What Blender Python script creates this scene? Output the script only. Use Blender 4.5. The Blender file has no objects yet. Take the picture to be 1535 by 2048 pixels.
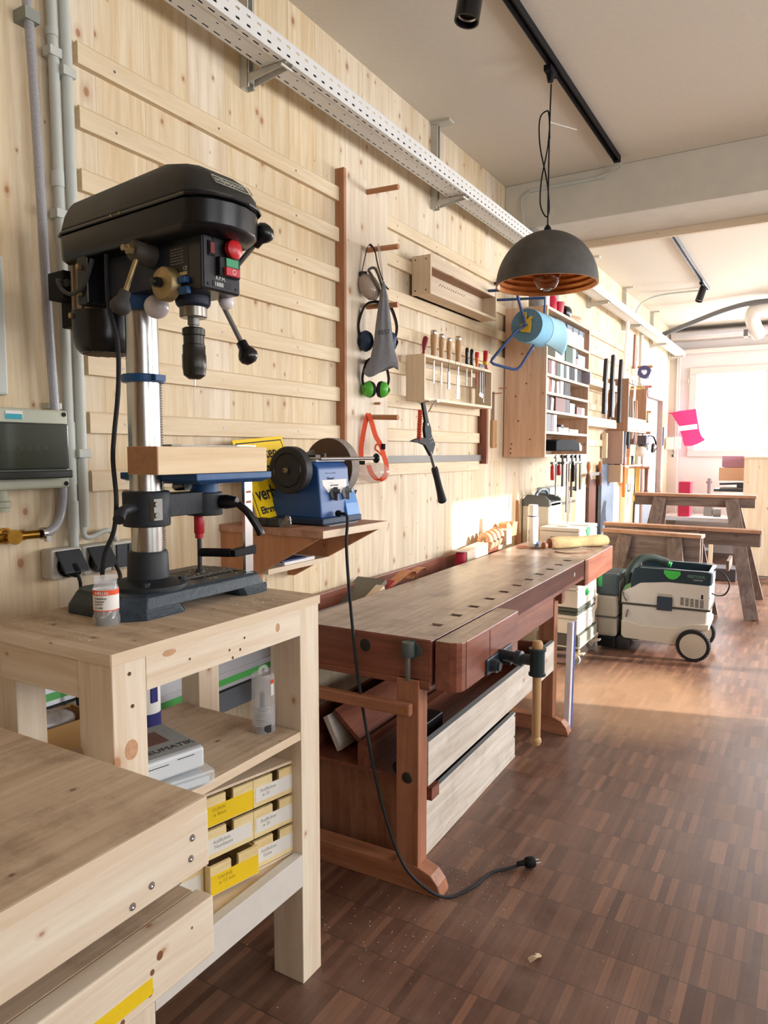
import bpy, bmesh, math, random
from mathutils import Vector, Matrix
random.seed(7)
PI = math.pi
S = bpy.context.scene
COL = S.collection

# ------------------------------------------------------------------ camera
CAM = bpy.data.cameras.new('camera'); cam = bpy.data.objects.new('camera', CAM); COL.objects.link(cam)
CAM.sensor_fit = 'VERTICAL'; CAM.sensor_height = 36.0; CAM.lens = 1433.0 * 36.0 / 2048.0
CAM.clip_start = 0.02
cam.matrix_world = Matrix(((0.859, -0.043, 0.510, 1.78), (0.5118, 0.0722, -0.8561, 0.0),
                           (0.0, 0.9965, 0.0838, 1.42), (0, 0, 0, 1)))
_r = cam.matrix_world.to_quaternion().normalized()
cam.matrix_world = Matrix.Translation((1.78, 0, 1.42)) @ _r.to_matrix().to_4x4()
S.camera = cam
CAM.dof.use_dof = True; CAM.dof.focus_distance = 2.9; CAM.dof.aperture_fstop = 16.0

# ------------------------------------------------------------------ light, view
S.view_settings.view_transform = 'Standard'; S.view_settings.look = 'None'
S.view_settings.gamma = 1.0; S.view_settings.exposure = 0.0
W = bpy.data.worlds.new('daylight'); S.world = W; W.use_nodes = True
W.node_tree.nodes['Background'].inputs[0].default_value = (0.93, 0.96, 1.0, 1)
W.node_tree.nodes['Background'].inputs[1].default_value = 3.0

def area(name, loc, target, sx, sy, power, color=(1, 1, 1)):
    l = bpy.data.lights.new(name, 'AREA'); l.shape = 'RECTANGLE'; l.size = sx; l.size_y = sy
    l.energy = power; l.color = color
    o = bpy.data.objects.new(name, l); COL.objects.link(o); o.location = loc
    o.rotation_euler = (Vector(target) - Vector(loc)).to_track_quat('-Z', 'Y').to_euler()
    return o
sun = bpy.data.lights.new('sun', 'SUN'); sun.energy = 12; sun.angle = 0.012; sun.color = (1, 0.95, 0.88)
so = bpy.data.objects.new('sun', sun); COL.objects.link(so)
_az = math.radians(15); _el = math.radians(18)
so.rotation_euler = Vector((-math.cos(_az) * math.cos(_el), -math.sin(_az) * math.cos(_el), -math.sin(_el))).to_track_quat('-Z', 'Y').to_euler()
RW = 4.6          # x of the right wall
# daylight coming in through the window openings (skylight just outside each opening)
area('sky_light_far', (2.2, 11.35, 1.95), (2.0, 5, 1.2), 4.2, 1.2, 320, (0.95, 0.97, 1.0))
for i, (yy, pw) in enumerate(((-0.6, 22), (2.2, 72), (6.0, 150), (8.8, 225))):
    area('sky_light_side', (RW + 0.3, yy, 2.05), (0, yy + 0.2, 0.9), 2.1, 1.5, pw, (0.97, 0.98, 1.0))

# ------------------------------------------------------------------ materials
MATS = {}
def _new(name):
    m = bpy.data.materials.new(name); m.use_nodes = True
    nt = m.node_tree; b = nt.nodes['Principled BSDF']
    return m, nt, b
def rgb(h):
    h = h.lstrip('#'); v = [int(h[i:i + 2], 16) / 255 for i in (0, 2, 4)]
    return tuple((c / 12.92 if c <= 0.04045 else ((c + 0.055) / 1.055) ** 2.4) for c in v) + (1,)
def N(nt, t, **kw):
    n = nt.nodes.new(t)
    for k, v in kw.items():
        if k.startswith('i_'):
            key = k[2:]; key = int(key) if key.isdigit() else key
            n.inputs[key].default_value = v
        else: setattr(n, k, v)
    return n
def flat(name, col, rough=0.5, metal=0.0, var=0.0, scale=12.0, bump=0.0, trans=0.0, alpha=1.0, spec=0.5, ior=1.45, coat=0.0):
    if name in MATS: return MATS[name]
    m, nt, b = _new(name)
    c = rgb(col) if isinstance(col, str) else col
    b.inputs['Base Color'].default_value = c
    b.inputs['Roughness'].default_value = rough; b.inputs['Metallic'].default_value = metal
    b.inputs['Specular IOR Level'].default_value = spec
    b.inputs['Transmission Weight'].default_value = trans; b.inputs['IOR'].default_value = ior
    b.inputs['Coat Weight'].default_value = coat
    if alpha < 1: b.inputs['Alpha'].default_value = alpha
    tc = N(nt, 'ShaderNodeTexCoord')
    n = N(nt, 'ShaderNodeTexNoise', i_Scale=scale, i_Detail=6.0, i_Roughness=0.65)
    nt.links.new(tc.outputs['Object'], n.inputs['Vector'])
    if var:
        mx = N(nt, 'ShaderNodeMix', data_type='RGBA', blend_type='MIX')
        mx.inputs[6].default_value = tuple(max(0, x * (1 - var)) for x in c[:3]) + (1,)
        mx.inputs[7].default_value = tuple(min(1, x * (1 + var)) for x in c[:3]) + (1,)
        mr = N(nt, 'ShaderNodeMapRange', i_1=0.3, i_2=0.7)
        nt.links.new(n.outputs[0], mr.inputs[0]); nt.links.new(mr.outputs[0], mx.inputs[0])
        nt.links.new(mx.outputs[2], b.inputs['Base Color'])
    if bump:
        bp = N(nt, 'ShaderNodeBump', i_Strength=bump, i_Distance=0.002)
        nt.links.new(n.outputs[0], bp.inputs['Height']); nt.links.new(bp.outputs[0], b.inputs['Normal'])
    MATS[name] = m; return m

def wood(name, base, dark, axis='z', knots=0.5, plank=0.0, pax='y', rough=0.55, grain=1.0, stain=0.0, seam=0.35, knotcol='#8a5028', scale=1.0, coat=0.0, pvar=0.12):
    """softwood or hardwood: fibres along axis, sparse knots, optional glued planks across pax"""
    if name in MATS: return MATS[name]
    m, nt, b = _new(name); L = nt.links
    tc = N(nt, 'ShaderNodeTexCoord')
    sep = N(nt, 'ShaderNodeSeparateXYZ'); L.new(tc.outputs['Object'], sep.inputs[0])
    def mth(op, a, bb=None, c=None):
        n = N(nt, 'ShaderNodeMath', operation=op)
        for i, v in enumerate((a, bb, c)):
            if v is None: continue
            if hasattr(v, 'links') or hasattr(v, 'is_linked'): L.new(v, n.inputs[i])
            else: n.inputs[i].default_value = v
        return n.outputs[0]
    ai = 'xyz'.index(axis)
    rand = None; edge = None
    if plank:
        pc = mth('DIVIDE', sep.outputs['xyz'.index(pax)], plank)
        fl = mth('FLOOR', pc)
        wn = N(nt, 'ShaderNodeTexWhiteNoise', noise_dimensions='1D'); L.new(fl, wn.inputs['W'])
        rand = wn.outputs['Value']
        fr = mth('FRACT', pc)
        ed = mth('MINIMUM', fr, mth('SUBTRACT', 1.0, fr))
        edge = mth('LESS_THAN', ed, 0.0012 / plank)
    sc = [26.0 * scale] * 3; sc[ai] = 1.6 * scale
    mp = N(nt, 'ShaderNodeMapping'); mp.inputs['Scale'].default_value = sc
    L.new(tc.outputs['Object'], mp.inputs[0])
    if rand is not None:
        cb = N(nt, 'ShaderNodeCombineXYZ'); r5 = mth('MULTIPLY', rand, 37.0)
        for i in range(3): L.new(r5, cb.inputs[i])
        L.new(cb.outputs[0], mp.inputs['Location'])
    # bending of the grain round the knots
    oi = [i for i in range(3) if i != ai]
    kc = N(nt, 'ShaderNodeCombineXYZ')
    L.new(mth('MULTIPLY', mth('ADD', sep.outputs[oi[0]], sep.outputs[oi[1]]), 9.0 * scale), kc.inputs[0]); L.new(mth('MULTIPLY', sep.outputs[ai], 6.0 * scale), kc.inputs[1])
    km = N(nt, 'ShaderNodeMapping'); L.new(kc.outputs[0], km.inputs[0])
    if rand is not None: L.new(cb.outputs[0], km.inputs['Location'])
    vo = N(nt, 'ShaderNodeTexVoronoi', feature='F1', voronoi_dimensions='2D', i_Scale=1.0); L.new(km.outputs[0], vo.inputs['Vector'])
    vs = N(nt, 'ShaderNodeSeparateColor'); L.new(vo.outputs['Color'], vs.inputs[0])
    pick = mth('LESS_THAN', vs.outputs[0], knots)
    n1 = N(nt, 'ShaderNodeTexNoise', i_Scale=1.0, i_Detail=7.0, i_Roughness=0.6, i_Distortion=0.5); L.new(mp.outputs[0], n1.inputs['Vector'])
    n2 = N(nt, 'ShaderNodeTexNoise', i_Scale=5.0, i_Detail=3.0, i_Roughness=0.7); L.new(mp.outputs[0], n2.inputs['Vector'])
    g = mth('ADD', mth('MULTIPLY', n1.outputs[0], 0.75), mth('MULTIPLY', n2.outputs[0], 0.25))
    mr = N(nt, 'ShaderNodeMapRange', i_1=0.36, i_2=0.64); L.new(g, mr.inputs[0])
    mx = N(nt, 'ShaderNodeMix', data_type='RGBA'); mx.inputs[6].default_value = rgb(dark); mx.inputs[7].default_value = rgb(base)
    L.new(mr.outputs[0], mx.inputs[0])
    col = mx.outputs[2]
    if grain < 1:
        m2 = N(nt, 'ShaderNodeMix', data_type='RGBA'); m2.inputs[0].default_value = grain
        m2.inputs[6].default_value = rgb(base); L.new(col, m2.inputs[7]); col = m2.outputs[2]
    if rand is not None:
        hs = N(nt, 'ShaderNodeHueSaturation'); L.new(col, hs.inputs['Color'])
        L.new(mth('ADD', mth('MULTIPLY', rand, pvar * 2), 1 - pvar), hs.inputs['Value'])
        L.new(mth('ADD', mth('MULTIPLY', mth('FRACT', mth('MULTIPLY', rand, 7.3)), 0.3), 0.85), hs.inputs['Saturation'])
        col = hs.outputs[0]
    if knots > 0:
        size = mth('ADD', mth('MULTIPLY', mth('POWER', vs.outputs[1], 1.8), 0.09), 0.022)
        rr = mth('DIVIDE', vo.outputs['Distance'], size)
        ks = N(nt, 'ShaderNodeMapRange', i_1=1.15, i_2=0.55); L.new(rr, ks.inputs[0])
        halo = N(nt, 'ShaderNodeMapRange', i_1=2.2, i_2=0.9, i_3=0.0, i_4=0.28); L.new(rr, halo.inputs[0])
        kf = mth('MULTIPLY', mth('MAXIMUM', mth('MULTIPLY', ks.outputs[0], 0.8), halo.outputs[0]), pick)
        m3 = N(nt, 'ShaderNodeMix', data_type='RGBA'); L.new(kf, m3.inputs[0]); L.new(col, m3.inputs[6])
        m3.inputs[7].default_value = rgb(knotcol); col = m3.outputs[2]
    if edge is not None:
        m4 = N(nt, 'ShaderNodeMix', data_type='RGBA', blend_type='MULTIPLY'); L.new(mth('MULTIPLY', edge, seam), m4.inputs[0])
        L.new(col, m4.inputs[6]); m4.inputs[7].default_value = (0.25, 0.15, 0.08, 1); col = m4.outputs[2]
    if stain:
        n3 = N(nt, 'ShaderNodeTexNoise', i_Scale=7.0, i_Detail=9.0, i_Roughness=0.7); L.new(tc.outputs['Object'], n3.inputs['Vector'])
        s1 = N(nt, 'ShaderNodeMapRange', i_1=0.5, i_2=0.72, i_3=0.0, i_4=stain); L.new(n3.outputs[0], s1.inputs[0])
        m5 = N(nt, 'ShaderNodeMix', data_type='RGBA', blend_type='MULTIPLY'); L.new(s1.outputs[0], m5.inputs[0])
        L.new(col, m5.inputs[6]); m5.inputs[7].default_value = (0.28, 0.2, 0.15, 1); col = m5.outputs[2]
    L.new(col, b.inputs['Base Color']); b.inputs['Roughness'].default_value = rough
    b.inputs['Coat Weight'].default_value = coat; b.inputs['Coat Roughness'].default_value = 0.25
    b.inputs['Specular IOR Level'].default_value = 0.35
    bp = N(nt, 'ShaderNodeBump', i_Strength=0.12, i_Distance=0.002); L.new(g, bp.inputs['Height']); L.new(bp.outputs[0], b.inputs['Normal'])
    MATS[name] = m; return m

PINE_W = wood('wall_pine', '#e2d3b8', '#cbb28c', 'z', knots=0.8, plank=0.175, pax='y', rough=0.62, seam=0.3, grain=1.0, pvar=0.045, knotcol='#96592e')
PINE = {a: wood('pine_' + a, '#e5d9c4', '#cfb799', a, knots=0.45, rough=0.6, grain=0.85, knotcol='#a46a3c') for a in 'xyz'}
PLY = {a: wood('ply_' + a, '#e0ceb4', '#cbb190', a, knots=0.22, rough=0.6, grain=0.7, knotcol='#9c6238') for a in 'xyz'}
CLEAT = wood('cleat_pine', '#e2d0b0', '#ceb48f', 'y', knots=0.4, rough=0.6, grain=0.9, knotcol='#b07a48')
TOPW = {a: wood('dusty_board_' + a, '#d6c1a6', '#b39b81', a, knots=0.3, rough=0.75, stain=0.5, knotcol='#5e4028') for a in 'xy'}
LEGW = {a: wood('trestle_beech_' + a, '#b0785a', '#8e5b40', a, knots=0.0, rough=0.5, stain=0.25) for a in 'xyz'}
BEECH = {a: wood('red_beech_' + a, '#8e5540', '#6c3a2a', a, knots=0.0, rough=0.42, stain=0.35, coat=0.25) for a in 'xyz'}
BTOP = wood('bench_top_beech', '#ab9789', '#7d685c', 'y', knots=0.0, rough=0.36, stain=0.95, coat=0.2)
PALE = {a: wood('pale_grey_board_' + a, '#dcd5ca', '#bfb2a2', a, knots=0.35, rough=0.65, stain=0.25, knotcol='#a8795a') for a in 'xyz'}
OLD = {a: wood('weathered_board_' + a, '#83736c', '#5e4e48', a, knots=0.3, rough=0.8, stain=0.4, knotcol='#3c2a22') for a in 'xyz'}
HANDLE = wood('turned_beech', '#c9a477', '#a97c50', 'z', knots=0.0, rough=0.45)
ORANGEW = wood('planed_fir', '#e4cda8', '#d6b88e', 'y', knots=0.1, rough=0.55)
ENDGR = flat('end_grain', '#a67a56', 0.7, var=0.15, scale=60)
BLACK = flat('black_plastic', '#131316', 0.6, var=0.1, spec=0.22)
BLACKS = flat('black_satin', '#131316', 0.28, var=0.1)
DARKG = flat('dark_grey_plastic', '#2b3036', 0.5, var=0.1)
IRON = flat('cast_iron_black', '#1d2227', 0.55, var=0.25, scale=60, bump=0.5)
IRONB = flat('hammered_blue_black', '#2a3640', 0.4, var=0.3, scale=90, bump=0.7)
NAVY = flat('navy_enamel', '#141c30', 0.5, var=0.15)
BLUE = flat('blue_enamel', '#1f4f80', 0.45, var=0.15, scale=40, bump=0.4)
STEEL = flat('bright_steel', '#c5c5c4', 0.25, 1.0, var=0.06)
STEELD = flat('dull_steel', '#7e7c78', 0.45, 0.75, var=0.15)
STEELK = flat('dark_steel', '#3d3c3b', 0.5, 0.5, var=0.2)
ALU = flat('aluminium', '#85817c', 0.6, 0.2, var=0.05)
BRASS = flat('brass', '#b98a3a', 0.3, 1.0, var=0.15, scale=40)
BRONZ = flat('dusty_zinc', '#a8946a', 0.5, 0.8, var=0.2, scale=40)
RED = flat('red_plastic', '#c01c22', 0.35)
REDD = flat('dark_red', '#7d1a22', 0.45)
GREENP = flat('green_plastic', '#1f9447', 0.4)
LIME = flat('lime_green', '#56b13a', 0.35)
WHITE = flat('white_plastic', '#eceae4', 0.45, var=0.03)
CREAM = flat('cream_plastic', '#d6d2c6', 0.5, var=0.04)
FGREY = flat('pale_shell_plastic', '#c6c2ba', 0.5, var=0.04)
GREY = flat('grey_plastic', '#8b8f90', 0.5, var=0.06)
GREYL = flat('light_grey_plastic', '#c4c7c6', 0.5, var=0.04)
ANTH = flat('anthracite_plastic', '#26343e', 0.42, var=0.06)
PIPEM = flat('grey_conduit', '#bfc2ba', 0.5, var=0.05)
GALV = flat('galvanised_steel', '#c3c0b6', 0.5, 0.2, var=0.1, scale=30)
TRAYM = flat('white_coated_steel', '#d9d8d4', 0.5, var=0.03)
YELLOW = flat('yellow_tape', '#e5c21c', 0.45, var=0.05)
ORANGE = flat('orange_web', '#e0512b', 0.7, var=0.08)
PAPER = flat('white_paper', '#e9e6e0', 0.8)
INK = flat('ink', '#2a2a2e', 0.8)
PINK = flat('pink_bag', '#d8377c', 0.6, var=0.1)
BLUEP = flat('blue_tissue', '#86bedb', 0.9, var=0.05, scale=30, bump=0.3)
BLUEPD = flat('blue_tissue_end', '#5f8397', 0.95, var=0.12, scale=60)
BLUES = flat('blue_tube', '#23478c', 0.35)
LEATH = flat('ochre_leather', '#9f8a62', 0.9, var=0.35, scale=9, bump=0.4)
CLOTH = flat('grey_felt', '#77777a', 0.95, var=0.12, scale=70, bump=0.6)
KRAFT = flat('brown_card', '#a9814f', 0.85, var=0.06)
CARD = flat('pale_card', '#d9c9ae', 0.85, var=0.05)
GLASS = flat('clear_glass', (1, 1, 1, 1), 0.02, trans=1.0, ior=1.4)
CLEARP = flat('clear_plastic', (0.93, 0.94, 0.95, 1), 0.12, alpha=0.28, spec=0.8)
SMOKE = flat('smoky_cover', '#3c4238', 0.15, alpha=0.82, spec=0.7)
COPPER = flat('copper_leaf', '#c8864e', 0.3, 0.75, var=0.15, scale=25)
DOME = flat('dusty_black_enamel', '#4d4a46', 0.7, var=0.3, scale=9)
STONE = flat('grinding_stone', '#5c4437', 0.85, var=0.15, scale=80)
STONEE = flat('stone_rim', '#8a8078', 0.8, var=0.12, scale=60)
RUBBER = flat('rubber', '#1a1b1e', 0.7)
PLASTER = flat('white_wall', '#dad3d1', 0.9, var=0.03, scale=3, bump=0.1)
CEIL = flat('board_ceiling', '#d6cec0', 0.92, var=0.03, scale=60, bump=0.1)
BEAMM = flat('beam_concrete', '#c9c3b6', 0.9, var=0.08, scale=4, bump=0.3)

# ------------------------------------------------------------------ mesh helpers
class MB:
    def __init__(s, M=None):
        s.bm = bmesh.new(); s.M = M or Matrix.Identity(4)
    def _add(s, verts, faces, M=None):
        T = s.M @ M if M is not None else s.M
        vs = [s.bm.verts.new(T @ Vector(v)) for v in verts]
        for f in faces:
            try: s.bm.faces.new([vs[i] for i in f])
            except ValueError: pass
        return s
    def box(s, x0, x1, y0, y1, z0, z1, M=None):
        v = [(x0, y0, z0), (x1, y0, z0), (x1, y1, z0), (x0, y1, z0), (x0, y0, z1), (x1, y0, z1), (x1, y1, z1), (x0, y1, z1)]
        return s._add(v, [(0, 3, 2, 1), (4, 5, 6, 7), (0, 1, 5, 4), (1, 2, 6, 5), (2, 3, 7, 6), (3, 0, 4, 7)], M)
    def lathe(s, prof, p0=(0, 0, 0), d=(0, 0, 1), n=24, close=False):
        """prof: list of (r, h) along direction d from p0"""
        q = Vector(d).normalized().to_track_quat('Z', 'Y').to_matrix().to_4x4()
        M = Matrix.Translation(p0) @ q
        v = []; f = []
        for r, h in prof:
            for i in range(n):
                a = 2 * PI * i / n; v.append((max(r, 1e-5) * math.cos(a), max(r, 1e-5) * math.sin(a), h))
        for j in range(len(prof) - 1):
            for i in range(n):
                k = (i + 1) % n; f.append((j * n + i, j * n + k, (j + 1) * n + k, (j + 1) * n + i))
        if not close:
            if prof[0][0] > 1e-4: f.append(tuple(reversed(range(n))))
            if prof[-1][0] > 1e-4: f.append(tuple((len(prof) - 1) * n + i for i in range(n)))
        return s._add(v, f, M)
    def cyl(s, p0, p1, r0, r1=None, n=20):
        p0 = Vector(p0); p1 = Vector(p1)
        return s.lathe([(r0, 0), (r0 if r1 is None else r1, (p1 - p0).length)], p0, p1 - p0, n)
    def ball(s, c, r, n=20, sx=1, sy=1, sz=1):
        m = 12; prof = [(r * math.sin(PI * i / m), -r * math.cos(PI * i / m)) for i in range(m + 1)]
        v = []; f = []
        for rr, h in prof:
            for i in range(n):
                a = 2 * PI * i / n; v.append((c[0] + sx * max(rr, 1e-5) * math.cos(a), c[1] + sy * max(rr, 1e-5) * math.sin(a), c[2] + sz * h))
        for j in range(m):
            for i in range(n):
                k = (i + 1) % n; f.append((j * n + i, j * n + k, (j + 1) * n + k, (j + 1) * n + i))
        return s._add(v, f)
    def prism(s, poly, h0, h1, ax='z', M=None):
        """polygon extruded along ax; poly in the two other axes (x,y) / (y,z) for x / (x,z) for y"""
        n = len(poly)
        def P(a, b, h): return {'z': (a, b, h), 'x': (h, a, b), 'y': (a, h, b)}[ax]
        v = [P(a, b, h0) for a, b in poly] + [P(a, b, h1) for a, b in poly]
        f = [tuple(reversed(range(n))), tuple(range(n, 2 * n))] + [(i, (i + 1) % n, n + (i + 1) % n, n + i) for i in range(n)]
        return s._add(v, f, M)
    def loft(s, rings, caps=True):
        n = len(rings[0]); v = [p for r in rings for p in r]; f = []
        for j in range(len(rings) - 1):
            for i in range(n):
                k = (i + 1) % n; f.append((j * n + i, j * n + k, (j + 1) * n + k, (j + 1) * n + i))
        if caps: f += [tuple(reversed(range(n))), tuple(range((len(rings) - 1) * n, len(rings) * n))]
        return s._add(v, f)
    def tube(s, pts, r, n=10, smooth=True, r1=None, closed=False):
        pts = [Vector(p) for p in pts]
        if smooth and len(pts) > 2:
            out = []; m = len(pts)
            rng = range(m) if closed else range(m - 1)
            for i in rng:
                if closed: p0, p1, p2, p3 = pts[(i - 1) % m], pts[i], pts[(i + 1) % m], pts[(i + 2) % m]
                else: p0, p1, p2, p3 = pts[max(i - 1, 0)], pts[i], pts[i + 1], pts[min(i + 2, m - 1)]
                for k in range(8):
                    t = k / 8
                    out.append(0.5 * ((2 * p1) + (p2 - p0) * t + (2 * p0 - 5 * p1 + 4 * p2 - p3) * t * t + (3 * p1 - p0 - 3 * p2 + p3) * t ** 3))
            if not closed: out.append(pts[-1])
            pts = out
        if closed: pts = pts + [pts[0], pts[1]]
        rings = []; up = Vector((0, 0, 1)); prev = None
        for i, p in enumerate(pts):
            t = (pts[min(i + 1, len(pts) - 1)] - pts[max(i - 1, 0)]).normalized()
            if prev is None:
                a = t.cross(up) if abs(t.z) < 0.9 else t.cross(Vector((1, 0, 0)))
                a.normalize()
            else:
                a = prev - t * prev.dot(t); a.normalize()
            prev = a; b = t.cross(a)
            rr = r if r1 is None else r + (r1 - r) * i / (len(pts) - 1)
            rings.append([p + (a * math.cos(2 * PI * k / n) + b * math.sin(2 * PI * k / n)) * rr for k in range(n)])
        return s.loft(rings)
    def ribbon(s, pts, width, th, wdir=(0, 1, 0), smooth=True):
        """flat band along pts; width measured along wdir"""
        pts = [Vector(p) for p in pts]
        if smooth and len(pts) > 2:
            out = []; m = len(pts)
            for i in range(m - 1):
                p0, p1, p2, p3 = pts[max(i - 1, 0)], pts[i], pts[i + 1], pts[min(i + 2, m - 1)]
                for k in range(6):
                    t = k / 6
                    out.append(0.5 * ((2 * p1) + (p2 - p0) * t + (2 * p0 - 5 * p1 + 4 * p2 - p3) * t * t + (3 * p1 - p0 - 3 * p2 + p3) * t ** 3))
            out.append(pts[-1]); pts = out
        w = Vector(wdir).normalized(); rings = []
        for i, p in enumerate(pts):
            t = (pts[min(i + 1, len(pts) - 1)] - pts[max(i - 1, 0)]).normalized()
            ww = (w - t * w.dot(t)).normalized(); nn = t.cross(ww)
            rings.append([p + ww * width / 2 + nn * th / 2, p - ww * width / 2 + nn * th / 2, p - ww * width / 2 - nn * th / 2, p + ww * width / 2 - nn * th / 2])
        return s.loft(rings)
    def build(s, name, mat, parent=None, bevel=0.0, smooth=False, seg=2):
        bmesh.ops.recalc_face_normals(s.bm, faces=s.bm.faces[:])
        if parent is not None: s.bm.transform(parent['_mi'] if False else WM[parent.name].inverted())
        me = bpy.data.meshes.new(name); s.bm.to_mesh(me); s.bm.free()
        o = bpy.data.objects.new(name, me); COL.objects.link(o)
        me.materials.append(mat)
        if parent is not None:
            o.parent = parent; WM[o.name] = WM[parent.name].copy()
        else: WM[o.name] = Matrix.Identity(4)
        if smooth:
            for p in me.polygons: p.use_smooth = True
            try: me.set_sharp_from_angle(angle=math.radians(38))
            except Exception: pass
        if bevel:
            b = o.modifiers.new('edge', 'BEVEL'); b.width = bevel; b.segments = seg; b.limit_method = 'ANGLE'; b.angle_limit = math.radians(40)
        return o
WM = {}
def tag(o, label, cat, group=None, kind=None):
    o['label'] = label; o['category'] = cat
    if group: o['group'] = group
    if kind: o['kind'] = kind
    return o
def thing(name, label, cat, loc=(0, 0, 0), rz=0.0, group=None):
    o = bpy.data.objects.new(name, None); COL.objects.link(o)
    o.empty_display_size = 0.05
    o.location = loc; o.rotation_euler = (0, 0, rz)
    WM[o.name] = Matrix.Translation(loc) @ Matrix.Rotation(rz, 4, 'Z')
    return tag(o, label, cat, group)
def recentre(o, p):
    """move a single-mesh thing's origin to p"""
    p = Vector(p); o.data.transform(Matrix.Translation(-p)); o.location = p; WM[o.name] = Matrix.Translation(p)
    return o
def struct(name, mb, mat, **kw):
    o = mb.build(name, mat, **kw); o['kind'] = 'structure'; return o
def solo(name, mb, mat, label, cat, at, group=None, **kw):
    o = mb.build(name, mat, **kw); recentre(o, at); return tag(o, label, cat, group)
def B(*a): return MB().box(*a)
def text(name, body, size, M, mat, parent, ext=0.0004, align='LEFT', bold=0.0):
    c = bpy.data.curves.new('lettering', 'FONT'); c.body = body; c.size = size; c.extrude = ext; c.align_x = align; c.offset = bold
    t = bpy.data.objects.new('lettering', c); COL.objects.link(t)
    dg = bpy.context.evaluated_depsgraph_get(); dg.update()
    me = bpy.data.meshes.new_from_object(t.evaluated_get(dg)); bpy.data.objects.remove(t)
    me.name = name; me.transform(WM[parent.name].inverted() @ M)
    me.materials.clear(); me.materials.append(mat)
    o = bpy.data.objects.new(name, me); COL.objects.link(o); o.parent = parent; WM[o.name] = WM[parent.name].copy()
    return o
def frame(o, xd, yd):
    """matrix whose local x, y point along xd, yd"""
    x = Vector(xd).normalized(); y = Vector(yd); y = (y - x * y.dot(x)).normalized(); z = x.cross(y)
    M = Matrix((x, y, z)).transposed().to_4x4(); M.translation = Vector(o); return M
def copy_tree(o, parent=None):
    c = o.copy(); COL.objects.link(c)
    if parent is not None: c.parent = parent
    WM[c.name] = WM[o.name].copy()
    for ch in [k for k in ALLCH(o)]: copy_tree(ch, c)
    return c
def ALLCH(o): return [k for k in bpy.data.objects if k.parent == o]
def place(o, loc, rz=0.0):
    o.location = loc; o.rotation_euler = (0, 0, rz); WM[o.name] = Matrix.Translation(loc) @ Matrix.Rotation(rz, 4, 'Z'); return o
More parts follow.
